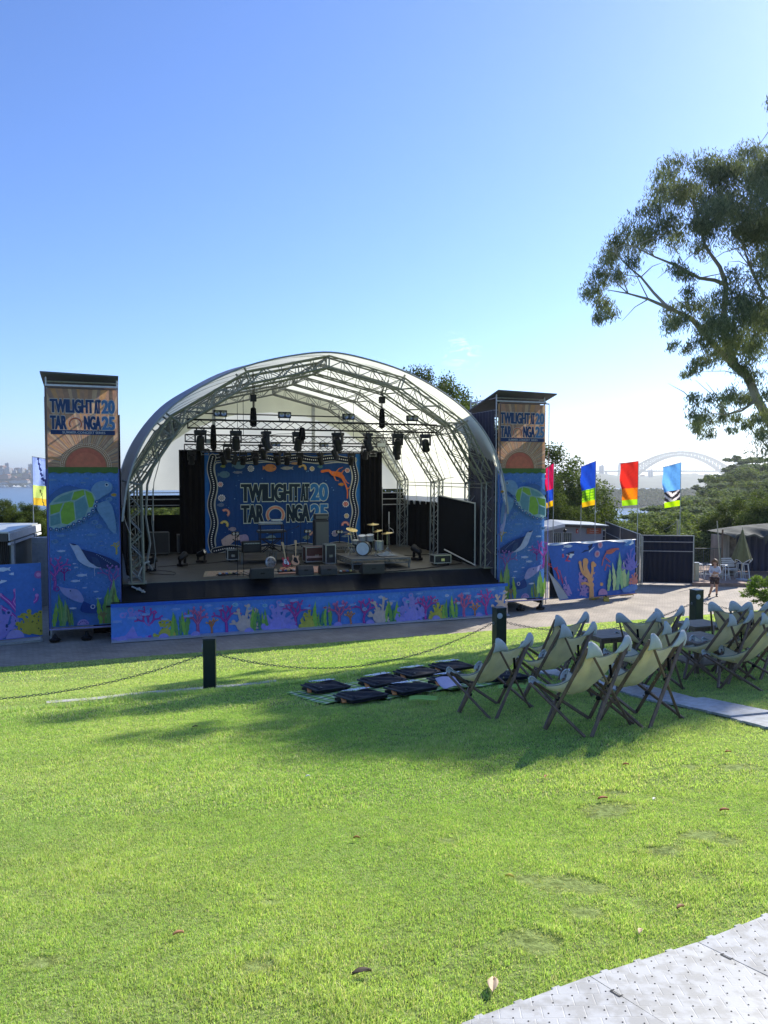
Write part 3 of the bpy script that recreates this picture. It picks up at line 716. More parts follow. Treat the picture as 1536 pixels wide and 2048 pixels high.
# low front flaps down the legs
for sgn in (-1, 1):
    mb.grid(lambda a, b: (CX+sgn*(7.38-.22*a**2), .15+2.2*b-.5*a*b, -1.15-(1.35 if sgn > 0 else .95)*a-.06*math.sin(b*23)*a), 6, 8)
mb.build('membrane', M_SKIN, dome, smooth=True)
mb = MB()                                    # welded seams of the cloth
for v_ in (1.6, 3.0, 4.4, 5.8, 7.2, 8.6, 10.0):
    Pq = [(CX+p[0]*(1+grow(v_, p[1]))*.998, v_, p[1]+(p[1]+2.2)*grow(v_, 9)-.012) for p in P]; mb.path(Pq, .012, 4, cap=False)
mb.build('seams', mat('seam_tape', (.50, .52, .44), .6), dome)
mb = MB()                                    # edge rope and pocket round the front
mb.path([(CX+p[0], .15, p[1]) for p in P], .035, 6); mb.path([(CX+p[0], 11.85, p[1]) for p in P], .035, 6); mb.build('edge_cable', mat('edge_rope', (.25, .27, .28), .6), dome, smooth=True)
# back wall: outer sheet, with the heavier curved hem band
mb = MB(); Zb = -.80
Pin = [(p[0]*.995, p[1]) for p in P]
mid = (CX, 11.75, 1.0); vs = [(CX+p[0], 11.75+.0, max(p[1], Zb)) for p in Pin]
mb.grid(lambda a, b: (CX+Pin[round(a*(n-1))][0]*(1 if b > .5 else 1), 11.75+.06*math.sin(a*40)*b*(1-b)*4, Zb+(max(Pin[round(a*(n-1))][1], Zb)-Zb)*b), n-1, 10)
mb.build('back_wall', M_SKIN2, dome, smooth=True)
mb = MB()                                    # hem band, an arch with the opening below it
def band(a, b):
    x = -7.2+14.4*a; o = np.interp(abs(x), [0, 3, 5.75, 7.2], [4.45, 3.8, 2.1, -.3]); i_ = np.interp(abs(x), [0, 2, 4, 5.6, 6.6, 7.2], [3.15, 2.95, 2.2, 1.1, .0, -.8])
    return (CX+x, 11.6, i_+(o-i_)*b)
mb.grid(band, 40, 2); M_HEM = mat('membrane_hem', (.78, .79, .70), .5, 0, .05, 1.2); add_translucent(M_HEM, .42, (1, .98, .84)); mb.build('hem_band', M_HEM, dome, smooth=True)
for v0, w_ in ((1.0, .42), (2.6, .42), (6.4, .42), (11.0, .42)):
    mb = MB(); inner = [(x*.935, z-(.05 if abs(x) > 7 else .42) if abs(x) < 7 else z) for x, z in NODES]
    inner = []
    for i, (x, z) in enumerate(NODES):
        if i in (0, 8): inner.append((x*.94, z))
        elif i in (1, 7): inner.append((x*.938, z-.08))
        elif i in (2, 6): inner.append((x*.93, z-.30))
        elif i in (3, 5): inner.append((x*.95, z-.42))
        else: inner.append((x, z-.42))
    lean = -.35 if v0 == 1.0 else 0
    def q(p, dv): return (CX+p[0], v0+dv+lean*max(0, (p[1]-0))/4.4, p[1])
    for dv in (-w_/2, w_/2):
        for i in range(8):
            mb.tube(q(NODES[i], dv), q(NODES[i+1], dv), .036, n=6); mb.tube(q(inner[i], dv), q(inner[i+1], dv), .036, n=6)
            k = 8 if i in (0, 7) else 5
            for j in range(k):
                f = lambda A_, t: (A_[i][0]+(A_[i+1][0]-A_[i][0])*t, A_[i][1]+(A_[i+1][1]-A_[i][1])*t)
                o0, i0, o1, i1 = f(NODES, j/k), f(inner, j/k), f(NODES, (j+1)/k), f(inner, (j+1)/k)
                if j % 2: mb.tube(q(o0, dv), q(i1, dv), .018, n=5, cap=False)
                else: mb.tube(q(i0, dv), q(o1, dv), .018, n=5, cap=False)
                if i not in (0, 7): mb.tube(q(o0, dv), q(i0, dv), .014, n=5, cap=False)
    for i in range(8):
        k = 8 if i in (0, 7) else 6
        for A_ in (NODES, inner):
            for j in range(k):
                f = lambda t: (A_[i][0]+(A_[i+1][0]-A_[i][0])*t, A_[i][1]+(A_[i+1][1]-A_[i][1])*t)
                mb.tube(q(f(j/k), -w_/2 if j % 2 else w_/2), q(f((j+1)/k), w_/2 if j % 2 else -w_/2), .016, n=5, cap=False)
    for i in range(9):                        # node frames
        for dv in (-w_/2, w_/2): mb.tube(q(NODES[i], dv), q(inner[i], dv), .032, n=6)
        mb.tube(q(NODES[i], -w_/2), q(NODES[i], w_/2), .03, n=6); mb.tube(q(inner[i], -w_/2), q(inner[i], w_/2), .03, n=6)
    for i in (1, 2, 3, 5, 6, 7):              # stand-offs to the membrane
        mb.tube(q(NODES[i], 0), (CX+NODES[i][0]*1.03, v0+lean*max(0, NODES[i][1])/4.4, NODES[i][1]*1.02+.08), .04, n=6)
    for sg in (0, 8): mb.box((CX+NODES[sg][0]*.97, v0, -3.86), (.62, .6, .04))
    mb.build('arch_truss', M_ALU, dome)
mb = MB()
for i in (1, 2, 3, 4, 5, 6, 7):               # purlin ladders between the arches
    x, z = NODES[i]; x, z = x*.955, z-.2
    for (va, vb) in ((1.0, 2.6), (2.6, 6.4), (6.4, 11.0)):
        if i in (2, 4, 6): truss(mb, (CX+x, va, z), (CX+x, vb, z), .04, .34, r=.024, rb=.013)
        else:
            for dz in (-.08, .08): mb.tube((CX+x, va, z+dz), (CX+x, vb, z+dz), .02, n=6)
for sg in (-1, 1):
    for (va, vb) in ((2.6, 6.4), (6.4, 11.0)): mb.tube((CX+sg*6.9, va, -.1), (CX+sg*5.5, vb, 1.9), .008, n=4); mb.tube((CX+sg*5.5, va, 1.9), (CX+sg*3, vb, 3.5), .008, n=4)
mb.build('purlin', M_ALU, dome)
for x in (-2.9, 2.2): mb = MB(); mb.box((CX+x, 11.55, 1.6), (.16, .1, 4.2)); mb.build('wall_post', mat('grey_post', (.45, .46, .45), .5), dome)
mb = MB(); mb.tube((CX-3.8, 10.8, 2.95), (CX+3.8, 10.8, 2.95), .035, n=6)
mb.build('tie_bar', M_BLACK, dome)

# dark rear wall, with the slot to the harbour at the left
t = local_thing('rear_drape', 'black drape and board wall closing the back of the stage below the dome', 'drape', 0, 0, 0)
mb = MB()
def bw(u0, u1, z0, z1, v=11.9): mb.box(((u0+u1)/2, v, (z0+z1)/2), (u1-u0, .04, z1-z0))
bw(.2, 15.6, ZF-1.6, -2.02); bw(.2, 15.6, -1.66, -1.05); bw(5.0, 15.6, -2.02, -1.66); bw(.2, .75, -2.02, -1.66)
mb.build('cloth', M_BLK, t)
mb = MB()
for z in (-.92, -1.25, -1.55): mb.tube((.4, 11.7, z), (4.6, 11.7, z), .025, n=6); mb.tube((12.2, 11.7, z-.1), (15.4, 11.7, z-.1), .025, n=6)
for u in (2.0, 13.9): mb.tube((u, 11.7, -3.88), (u, 11.7, -.7), .03, n=6)
mb.build('rail', M_GALV, t)
for (u0, u1, nm) in ((.35, 2.6, 'left'), (13.2, 15.3, 'right')):
    pass
t = local_thing('side_drape', 'black drape along the far left side of the stage', 'drape', 0, 0, 0)
mb = MB(); mb.grid(lambda a, b: (.62+.05*math.sin(a*70), 3.0+8.9*a, -5.4+4.35*b), 90, 2); mb.build('cloth', M_BLK, t, smooth=True)
t = local_thing('side_drape', 'black drape hung behind the leaning wing panel at stage right edge', 'drape', 0, 0, 0)
mb = MB(); mb.grid(lambda a, b: (15.25+.05*math.sin(a*70), 3.2+8.7*a, -5.4+4.0*b), 90, 2); mb.build('cloth', M_BLK, t, smooth=True)
for lab, u0, u1 in (('tall black curtain hanging left of the blue backdrop', 3.15, 4.35), ('tall black curtain hanging right of the blue backdrop', 12.25, 13.45)):
    t = local_thing('stage_curtain', lab, 'curtain', 0, 0, 0, 'curtains beside the backdrop')
    mb = MB(); mb.grid(lambda a, b: (u0+(u1-u0)*a, 10.42+.05*math.sin(a*28), ZF+.02+5.0*b), 40, 3); mb.build('cloth', M_BLK, t, smooth=True)
    mb = MB(); mb.tube((u0, 10.42, 1.13), (u1, 10.42, 1.13), .03); mb.build('rail', M_BLACK, t)
# left and right backstage flight boxes against the dark wall
for lab, (u, v, wx, hz) in (('black road case with a pale frame standing in the dark left rear corner', (2.2, 10.8, .9, 1.0)), ('low black road case between the left rear corner and the backdrop', (3.6, 10.9, 1.1, .85))):
    t = local_thing('road_case', lab, 'road case', u, v, ZF)
    mb = MB(); mb.box((0, 0, hz/2+.1), (wx, .7, hz)); mb.build('body', mat('dark_ply', (.02, .018, .016), .6), t)
    mb = MB()
    for x in (-1, 1):
        mb.box((x*wx/2, -.36, hz/2+.1), (.03, .03, hz))
    for z in (.1, hz+.1): mb.box((0, -.36, z), (wx, .03, .03))
    mb.build('edge_trim', mat('dull_alloy', (.16, .15, .13), .5, .3), t)
    mb = MB()
    for x in (-1, 1):
        for y in (-1, 1): mb.lathe([(.05, -.02), (.05, .02)], (x*(wx/2-.1), y*.25, .05), 10, Matrix.Rotation(R(90), 3, 'X'))
    mb.build('wheel', M_BLACK, t)

# right wing: tall black panel on a frame, leaning pole, white cross brace at its foot
t = local_thing('wing_panel', 'large black panel on a pale frame at the right side of the stage', 'stage panel', 0, 0, 0)
p0u, p0v = on_floor(953, 1137, ZF); p1u, p1v = on_floor(883, 1122, ZF)
p0u, p0v, p1u, p1v = 14.55, 1.7, 14.55, 5.6
mb = MB(); mb._add([(p0u-.08, p0v, ZF+.02), (p1u, p1v, ZF+.02), (p1u, p1v, -1.02), (p0u, p0v, -1.25)], [(0, 1, 2, 3)]); mb.build('cloth', mat('black_mesh_cloth', (.005, .006, .008), .9, 0, .3, 2, spec=.05), t, solid=.02)
mb = MB(); mb.tube((p0u, p0v, -1.24), (p1u, p1v, -1.0), .035); mb.tube((p1u, p1v, ZF), (p1u, p1v, -.6), .035); mb.tube((p0u, p0v, ZF), (p0u, p0v, -1.2), .03)
mb.tube((14.5, 1.5, ZF+.03), (13.9, 3.4, ZF+.55), .03); mb.build('frame_tube', mat('pale_tube', (.5, .5, .45), .45, .3), t)
mb = MB(); mb.box((14.3, .55, -4.0), (.6, .6, .1)); 
# backdrop
t = local_thing('stage_backdrop', 'blue festival backdrop with sea creatures hanging at the back of the stage', 'backdrop', 4.3, 10.5, ZF+.02)
a = Art(1435, 920, .09); H = 920; X = lambda x: x-25; Y = lambda y: 990-y
BB = C(20, 66, 124); BL = C(38, 112, 180)
a.rect(0, 0, 1435, H, BB)
a.rect(0, 0, 45, H, C(34, 100, 175)); a.rect(1390, 0, 1435, H, BL)
def wave(t0, t1, base, amp, per, horiz, ph=0):
    P = []
    for i in range(61):
        t = t0+(t1-t0)*i/60; q = base+amp*math.sin(2*math.pi*t/per+ph); P.append((X(t), Y(q)) if horiz else (X(q), Y(t)))
    return P
def border(P):
    a.line(P, 62, C(190, 190, 175)); a.line(P, 50, C(16, 28, 48)); 
    d = 0
    for i in range(len(P)-1):
        (x0, y0), (x1, y1) = P[i], P[i+1]; L = math.hypot(x1-x0, y1-y0)
        while d < L: a.disc(x0+(x1-x0)*d/L, y0+(y1-y0)*d/L, 6, (.8, .8, .78), n=6); d += 19
        d -= L
left = wave(110, 960, 100, 14, 330, False, .6); right = wave(120, 960, 1395, 14, 330, False, 2.2); top = wave(105, 1395, 122, 10, 330, True, 1); bot = wave(110, 1400, 960, 12, 330, True)
for P in (top, left, right, bot): border(P)
sil = C(185, 185, 170)
a.line([(X(x), Y(y)) for x, y in [(140, 160)]+[(132+12*math.sin(yy*.019+.6), yy) for yy in range(180, 930, 20)]], 9, sil)
a.line([(X(x), Y(y)) for x, y in [(1362+12*math.sin(yy*.019+2.2), yy) for yy in range(150, 930, 20)]], 9, sil)
a.line([(X(x), Y(160+7*math.sin(x*.019))) for x in range(140, 1370, 20)], 9, sil)
logo(a, X(352), Y(718), X(1138), Y(356), C(185, 200, 185), C(22, 42, 58), C(45, 110, 165), C(200, 130, 105))
# patterned dots inside the letters' dark strokes are too fine to read; creatures round the edge
ff = [(335, 185, 105, C(95, 130, 150)), (205, 270, 95, C(85, 120, 140)), (610, 208, 110, C(200, 130, 80)), (172, 548, 55, C(95, 115, 145)), (272, 773, 60, C(150, 140, 150)), (195, 195, 40, C(140, 150, 70)), (615, 865, 80, C(110, 140, 150)), (1270, 365, 48, C(200, 130, 60)), (940, 870, 60, C(110, 130, 120)), (1070, 195, 45, C(80, 120, 120))]
for x, y, L, c in ff: a.disc(X(x), Y(y), L*.5, c, L*.33, n=14); a.poly([(X(x-L*.4), Y(y)), (X(x-L*.62), Y(y-L*.2)), (X(x-L*.62), Y(y+L*.2))], c); a.disc(X(x+L*.3), Y(y-L*.05), L*.05, NAVY, n=6)
for x, y, L, c in [(760, 210, 120, C(165, 165, 160)), (835, 165, 90, C(190, 150, 110)), (318, 250, 88, C(120, 130, 150)), (1305, 830, 60, C(120, 130, 150)), (1300, 868, 70, C(120, 140, 150))]: a.slimfish(X(x), Y(y), L, c, -1)
for x, y, r, c in [(168, 360, 20, C(190, 120, 120)), (178, 485, 26, C(150, 150, 155)), (435, 215, 24, C(140, 150, 165)), (992, 215, 19, C(190, 160, 70)), (1327, 230, 19, C(190, 90, 70)), (1310, 555, 26, C(190, 80, 70)), (1318, 670, 20, C(200, 165, 80)), (1205, 838, 24, C(150, 140, 170))]:
    for q in range(10): t_ = q*.628; a.disc(X(x)+r*1.0*math.cos(t_), Y(y)+r*math.sin(t_), r*.28, (.75, .73, .7), n=6)
    a.disc(X(x), Y(y), r*.85, c, n=14); a.ring(X(x), Y(y), r*.45, 3, C(210, 200, 190), n=10)
for x, y, c, a0 in [(210, 622, C(205, 130, 110), -60), (198, 730, C(205, 185, 70), -40), (903, 210, C(205, 165, 60), -30), (1305, 760, C(205, 120, 110), -10), (1000, 850, C(180, 130, 110), -20)]:
    a.ring(X(x), Y(y), 28, 22, c, a0, a0+200, 14); a.ring(X(x), Y(y), 28, 4, C(230, 210, 190), a0+8, a0+192, 12)
og = C(215, 110, 50)                        # sea dragon
a.line(a.curve([(X(1085), Y(240)), (X(1150), Y(232)), (X(1180), Y(262)), (X(1240), Y(262)), (X(1290), Y(330)), (X(1325), Y(420)), (X(1325), Y(500))], 5), 26, og, taper=.4)
a.blob([(X(1150), Y(235)), (X(1200), Y(240)), (X(1262), Y(250)), (X(1300), Y(300)), (X(1285), Y(315)), (X(1230), Y(290)), (X(1180), Y(280))], og)
for p in ([(1215, 250), (1245, 215), (1282, 200)], [(1200, 290), (1215, 325), (1240, 330)], [(1290, 300), (1320, 345), (1342, 358)], [(1268, 262), (1288, 232), (1300, 226)], [(1318, 410), (1345, 400), (1350, 385)]):
    a.line([(X(x), Y(y)) for x, y in p], 13, C(210, 120, 60), taper=.4)
a.blob([(X(x), Y(y)) for x, y in [(170, 870), (240, 822), (330, 830), (380, 830), (410, 900), (350, 880), (290, 880), (240, 920), (185, 920)]], C(190, 170, 165))
a.blob([(X(x), Y(y)) for x, y in [(330, 835), (385, 825), (410, 860), (405, 930), (350, 925)]], C(160, 145, 175))
for k in range(40): a.disc(X(random.uniform(150, 1340)), Y(random.uniform(200, 900)), random.uniform(2, 6), C(110, 160, 200), n=6)
KB = 8.0/1435; KZ = 4.9/920
a.build('printed_cloth', lambda x, y, o: Vector((x*KB, -o*KB*.35-.0, y*KZ)), M_CLOTH, t)
mb = MB(); mb.tube((0, .03, 4.93), (8, .03, 4.93), .03); mb.build('rail', M_BLACK, t)
mb = MB(); mb.box((4, .02, 2.45), (8, .01, 4.88)); mb.build('lining', M_BLK, t)

# ------------------------------------------------------------ PA towers
def tower(lab, u0, mirror, roofslope):
    W, Z0, Z1 = 2.3, -5.24, 2.94
    t = local_thing('speaker_tower', lab, 'scaffold tower', u0, .5, 0, 'scaffold towers beside the stage')
    a, fn = tower_art(mirror)
    o = a.build('printed_banner', lambda x, y, o_: fn(x, y, o_)+Vector((0, 0, Z0)), M_BAN, t, mirror=False)
    mb = MB()
    for x in (.03, W-.03):
        for y in (.08, 2.45): mb.tube((x, y, ZG+.05), (x, y, 3.25), .03)
    for z in (-5.3, -3.3, -1.3, .7, 2.6, 3.1):
        for y in (.08, 2.45): mb.tube((0, y, z), (W, y, z), .025)
        for x in (.03, W-.03): mb.tube((x, .08, z), (x, 2.45, z), .025)
    for k in range(4):
        z = -5.3+2*k; mb.tube((.05, 2.4, z), (W-.05, 2.4, z+2), .02); mb.tube((.03, .1, z), (.03, 2.4, z+2), .02)
    mb.build('scaffold_frame', M_GALV, t)
    M_DR = mat('grey_drape', (.055, .05, .065), .95, 0, .25, 2)
    side = -.03 if mirror else W+.03; other = W+.03 if mirror else -.03
    for (x, zt) in ((-.03, 2.6), (W+.03, 2.05)):
        mb = MB(); mb.grid(lambda p, q: (x+.025*math.sin(p*55), .1+2.4*p, -5.5+(zt+5.5)*q), 50, 2); mb.build('side_drape', M_DR if mirror and x < 0 else M_BLK, t, smooth=True)
    # rear drape stops short so that the low sun comes in over it
    mb = MB(); mb.grid(lambda p, q: (W*p, 2.5+.03*math.sin(p*50), -5.5+(1.95+5.5)*q), 40, 2); mb.build('rear_drape', M_BLK, t, smooth=True)
    mb = MB(); x0, x1 = -.12, W+(.3 if mirror else .02)
    zf, zb = 3.33, 3.33-roofslope
    mb._add([(x0, -.35, zf), (x1, -.35, zf-.06), (x1, 3.0, zb-.06), (x0, 3.0, zb), (x0, -.35, zf+.05), (x1, -.35, zf-.01), (x1, 3.0, zb-.01), (x0, 3.0, zb+.05)], [(0, 1, 2, 3), (7, 6, 5, 4), (0, 4, 5, 1), (1, 5, 6, 2), (2, 6, 7, 3), (3, 7, 4, 0)])
    mb.build('roof', mat('roof_sheet', (.08, .09, .09), .5, .3, .2, 5), t)
    mb = MB(); mb.box((W/2, -.01, 2.97), (W, .05, .06)); mb.box((W/2, 0, Z0-.03), (W, .04, .05)); mb.build('banner_rail', M_GALV, t)
    mb = MB()                                   # hung loudspeakers and ballast inside, seen as dark shapes
    for k in range(5): mb.box((W/2+.0, 1.2+.05*k, 1.35-.42*k), (1.1, .55, .38), Matrix.Rotation(R(4*k), 3, 'X'))
    mb.build('loudspeaker', M_PLAST, t, bev=.02)
    for x in (.15, W/2, W-.2): mb = MB(); mb.lathe([(.02, ZG+.05), (.16, ZG+.03), (.2, ZG+.10), (.1, ZG+.16), (.03, ZG+.3)], (x, -.05, 0), 10); mb.build('foot_jack', M_BLACK, t)
    return t
tower('tall banner tower with turtle and sunset print left of the stage', -1.95, False, .55)
tower('tall banner tower with turtle and sunset print right of the stage', 14.9, True, .75)
# ------------------------------------------------------------ lighting rig
def rig(lab, u0, u1, v, z, h=.30):
    t = local_thing('lighting_truss', lab, 'truss', 0, 0, 0, 'lighting trusses under the dome')
    mb = MB(); truss(mb, (u0, v, z), (u1, v, z), .3, h, n=22, r=.028, rb=.013); mb.build('truss_frame', M_BLACK, t)
    mb = MB()
    for u in (u0+2.5, u1-2.4): mb.tube((u, v, z+.1), (u, v, 3.4), .012, n=5)
    mb.build('hoist_chain', M_BLACK, t)
rig('front black lighting truss with the biggest lamps, highest of the three', 2.8, 12.8, 1.9, 1.87, .31)
rig('middle black lighting truss behind the front one', 3.12, 13.1, 6.6, 1.55, .30)
rig('rear black lighting truss just above the blue backdrop', 3.37, 13.37, 9.9, 1.26, .28)

def moving_head(scale=1.):
    t = thing('moving_head_light', 'x', 'stage light')
    mb = MB(); mb.box((0, 0, -.08), (.40, .26, .11)); mb.build('base', M_PLAST, t, bev=.02)
    mb = MB(); mb.tube((-.12, 0, .06), (-.12, 0, -.04), .025); mb.tube((.12, 0, .06), (.12, 0, -.04), .025); mb.build('clamp', M_BLACK, t)
    mb = MB()
    for x in (-1, 1): mb.box((x*.17, 0, -.28), (.05, .14, .34))
    mb.box((0, 0, -.15), (.36, .14, .05)); mb.build('yoke', M_PLAST, t, bev=.012)
    Rm = Matrix.Rotation(R(25), 3, 'X')
    mb = MB(); mb.lathe([(.06, .22), (.12, .18), (.14, .02), (.13, -.12), (.15, -.2), (.14, -.24)], (0, 0, -.42), 16, Rm)
    h = mb.build('head', M_PLAST, t, smooth=True)
    mb = MB(); mb.lathe([(.12, -.241), (.08, -.26), (.01, -.27)], (0, 0, -.42), 14, Rm); mb.build('lens', M_GLASS, h, smooth=True)
    return t
big = moving_head(); ordn = ['first', 'second', 'third', 'fourth', 'fifth', 'sixth', 'seventh', 'eighth', 'ninth', 'tenth']
def hang_all(proto, xs, y, v, lab, grp, zo, sc, first):
    for i, x in enumerate(xs):
        u, _ = on_v(x, 860, v); o = proto if first and i == 0 else copy_tree(proto)
        o.location = S(u, v, zo); o.rotation_euler = (0, 0, A+random.uniform(-.9, .9)*(i % 3)); o.scale = (sc,)*3
        o['label'] = lab % ordn[i]; o['group'] = grp
hang_all(big, (402, 473, 533, 597, 676, 736, 795, 851), 0, 1.9, 'large black moving lamp under the front lighting truss, %s from the left', 'large moving lamps on the front truss', 1.87-.2, 1.12, True)
hang_all(big, (456, 527, 670, 731, 794), 0, 6.6, 'black moving lamp under the middle lighting truss, %s from the left', 'moving lamps on the middle truss', 1.55-.2, 1.0, False)
hang_all(big, (384, 447, 471, 487, 511, 555, 575, 600, 641, 703), 0, 9.9, 'black moving lamp low on the rear lighting truss, %s from the left', 'moving lamps on the rear truss', 1.26-.18, .95, False)
def blinder():
    t = thing('blinder_light', 'x', 'stage light')
    mb = MB(); mb.box((0, 0, .22), (.5, .14, .24)); mb.build('housing', M_PLAST, t, bev=.02)
    mb = MB(); mb.box((-.2, 0, .05), (.03, .03, .18)); mb.box((.2, 0, .05), (.03, .03, .18)); mb.box((0, 0, 0), (.43, .03, .03)); mb.build('bracket', M_ALU, t)
    for x in (-1, 1):
        mb = MB(); mb.lathe([(.10, 0), (.095, -.02), (.03, -.012), (.005, -.005)], (x*.12, -.072, .22), 14, Matrix.Rotation(R(90), 3, 'X').inverted() if 0 else Matrix.Rotation(R(-90), 3, 'X')); mb.build('lamp', M_GLASS, t, smooth=True)
    return t
bl = blinder(); first = True
for i, x in enumerate((442, 570, 697, 824)):
    u, _ = on_v(x, 840, 1.9); o = bl if i == 0 else copy_tree(bl); o.location = S(u, 1.9, 2.06); o.rotation_euler = (0, 0, A)
    o['label'] = 'twin-lamp blinder standing on top of the front truss, %s from the left' % ordn[i]; o['group'] = 'blinders on the front truss'
for i, (x, v, z, l) in enumerate(((552, 6.6, 1.15, 'middle truss near its centre'), (648, 6.6, 1.15, 'middle truss right of its centre'), (411, 9.9, .92, 'left end of the rear truss'), (746, 9.9, .92, 'right end of the rear truss'))):
    u, _ = on_v(x, 880, v); o = copy_tree(bl); o.location = S(u, v, z); o.rotation_euler = (0, 0, A); o.scale = (.85,)*3
    o['label'] = 'small twin-lamp blinder slung under the '+l; o['group'] = 'small blinders under the rear trusses'
for i, (x, y, l) in enumerate(((422, 883, 'left'), (762, 890, 'right'))):
    u, z = on_v(x, y, 6.4); t = local_thing('strobe_panel', 'pale flat strobe panel at the %s part of the middle truss' % l, 'stage light', u, 6.4, z, 'strobe panels')
    mb = MB(); mb.box((0, 0, 0), (.44, .1, .2)); mb.build('housing', M_PLAST, t, bev=.01); mb = MB(); mb.box((0, -.06, 0), (.40, .02, .17)); mb.build('diffuser', mat('pale_diffuser', (.5, .52, .48), .4), t)
for i, (x, y, v, hh) in enumerate(((508, 835, 1.9, .75), (764, 838, 1.9, .8), (428, 875, 6.2, 1.1), (605, 868, 1.7, .5))):
    u, z = on_v(x, y, v); l = ['beside the second lamp of the front truss', 'at the right of the front truss', 'long and narrow left of the middle truss', 'below the centre of the front truss'][i]
    t = local_thing('chain_bag', 'black chain bag hanging '+l, 'chain bag', u, v, z, 'chain bags')
    mb = MB(); mb.lathe([(.05, -hh/2), (.13, -hh*.42), (.13, 0), (.10, hh*.45), (.04, hh/2)], (0, 0, 0), 8); mb.build('bag', M_BLK, t, smooth=True)
    if i < 2:
        mb = MB(); mb.tube((0, 0, hh/2), (0, 0, hh/2+.25), .03); mb.box((0, 0, hh/2+.35), (.22, .2, .26)); mb.build('hoist_motor', M_BLACK, t)
        mb = MB(); mb.tube((0, 0, hh/2+.45), (0, 0, 3.9-z), .02, n=5); mb.build('chain', M_BLACK, t)

# slack cables in the rig and down the left leg
for lab, P, r_ in (('slack black cable swagging below the front lighting truss', [(3.2, 1.9, 1.7), (4.6, 2.0, 1.25), (6.2, 2.0, 1.55), (7.6, 1.9, 1.6)], .012), ('slack black cable between the right end of the front truss and the arch', [(12.6, 1.9, 1.75), (13.3, 2.6, .4), (13.9, 3.4, -.2), (14.6, 4.0, -.15)], .012), ('slack black cable from the middle truss down to the rear right leg', [(13.0, 6.6, 1.5), (13.5, 7.6, .4), (14.2, 9.0, -.4), (14.6, 10.8, -.9)], .012),
                   ('thick bundle of grey cables hanging inside the left arch leg', [(2.6, 2.6, 1.9), (1.8, 2.5, .9), (1.35, 2.4, -.4), (1.28, 2.4, -1.6), (1.42, 2.45, -2.6), (1.30, 2.4, -3.3), (1.5, 2.5, -3.6)], .045), ('pale rope hanging beside the grey cable bundle at the left leg', [(2.9, 2.6, 2.0), (1.9, 2.6, .8), (1.6, 2.6, -.3), (1.5, 2.6, -1.8), (1.62, 2.6, -3.0), (1.55, 2.55, -3.5)], .018), ('black cable bundle looped along the rear lighting truss', [(3.6, 9.9, 1.2), (5.4, 9.9, .95), (7.4, 9.9, 1.15), (9.4, 9.9, .95), (11.6, 9.9, 1.15)], .022)):
    Q = Art(1, 1); pts = []
    for i in range(len(P)-1):
        for k in range(6): t_ = k/6; t_ = t_*t_*(3-2*t_); pts.append(S(*[P[i][q]+(P[i+1][q]-P[i][q])*t_ for q in range(3)]))
    mb = MB(); mb.path(pts+[S(*P[-1])], r_, 6); tag(mb.build('cable', M_BLACK if 'black' in lab else mat('grey_cable', (.22, .23, .22), .6), smooth=True), lab, 'cable')
# floor lights
def floor_spot(lab, px, py, sc=1, rz=0):
    u, v = on_floor(px, py); t = local_thing('floor_light', lab, 'stage light', u, v, ZF, 'moving lamps standing on the stage floor', rz); t.scale = (sc,)*3
    mb = MB(); mb.box((0, 0, .06), (.38, .3, .11)); mb.build('base', M_PLAST, t, bev=.02)
    mb = MB()
    for x in (-1, 1): mb.box((x*.16, 0, .26), (.05, .12, .3))
    mb.build('yoke', M_PLAST, t, bev=.01)
    mb = MB(); mb.lathe([(.07, -.22), (.12, -.16), (.13, .1), (.15, .18), (.14, .22)], (0, 0, .4), 14, Matrix.Rotation(R(65), 3, 'Y')); h = mb.build('head', M_PLAST, t, smooth=True)
    mb = MB(); mb.lathe([(.13, .221), (.05, .25), (.01, .255)], (0, 0, .4), 12, Matrix.Rotation(R(65), 3, 'Y')); mb.build('lens', M_GLASS, h)
floor_spot('black moving lamp standing on the floor by the left arch foot', 300, 1143)
floor_spot('black moving lamp on the floor between the left foot one and the backdrop', 363, 1133, 1, .8)
floor_spot('black moving lamp on the floor in front of the backdrop corner', 401, 1126, 1, -.6)
floor_spot('black moving lamp on the floor right of the drum riser', 834, 1121, 1.15, 2)

# ------------------------------------------------------------ stage gear
def at_floor(name, lab, cat, px, py, rz=0, z=ZF, grp=None):
    u, v = on_floor(px, py, z); return local_thing(name, lab, cat, u, v, z, grp, rz)
def wedge(lab, px, py, w_=.75, z=ZF, rz=0, barrel=False):
    t = at_floor('stage_monitor', lab, 'floor monitor', px, py, rz, z, 'floor monitors')
    mb = MB()
    if barrel:
        pts = [(-.24, 0), (.2, 0), (.28, .12), (.26, .26), (.12, .36), (-.05, .36), (-.2, .22)]
    else: pts = [(-.22, 0), (.30, 0), (.32, .12), (-.06, .42), (-.22, .38)]
    mb.prism([(p[0], p[1]) for p in pts], -w_/2, w_/2, 'x'); mb.build('cabinet', mat('monitor_shell', (.02, .021, .023), .55, 0, .25, 30, .2, 200), t, bev=.02)
    mb = MB(); mb._add([(-w_/2+.04, .305, .14), (w_/2-.04, .305, .14), (w_/2-.04, -.03, .405), (-w_/2+.04, -.03, .405)] if not barrel else [(-w_/2+.04, .285, .14), (w_/2-.04, .285, .14), (w_/2-.04, .14, .365), (-w_/2+.04, .14, .365)], [(0, 1, 2, 3)]); mb.build('grille', M_BLACK, t, solid=.008)
    mb = MB(); mb.box((0, -.225, .2), (.16, .01, .06)); mb.build('connector_plate', M_BLACK, t)
wedge('wide black floor monitor in front of the fan', 522, 1157, .86)
wedge('dark blue floor monitor left of the pair at the front edge', 609, 1150, .62, barrel=True)
wedge('rounded black floor monitor right of the pair at the front edge', 655, 1149, .66, barrel=True)
wedge('dark brown floor monitor in front of the drum riser', 744, 1147, .9)
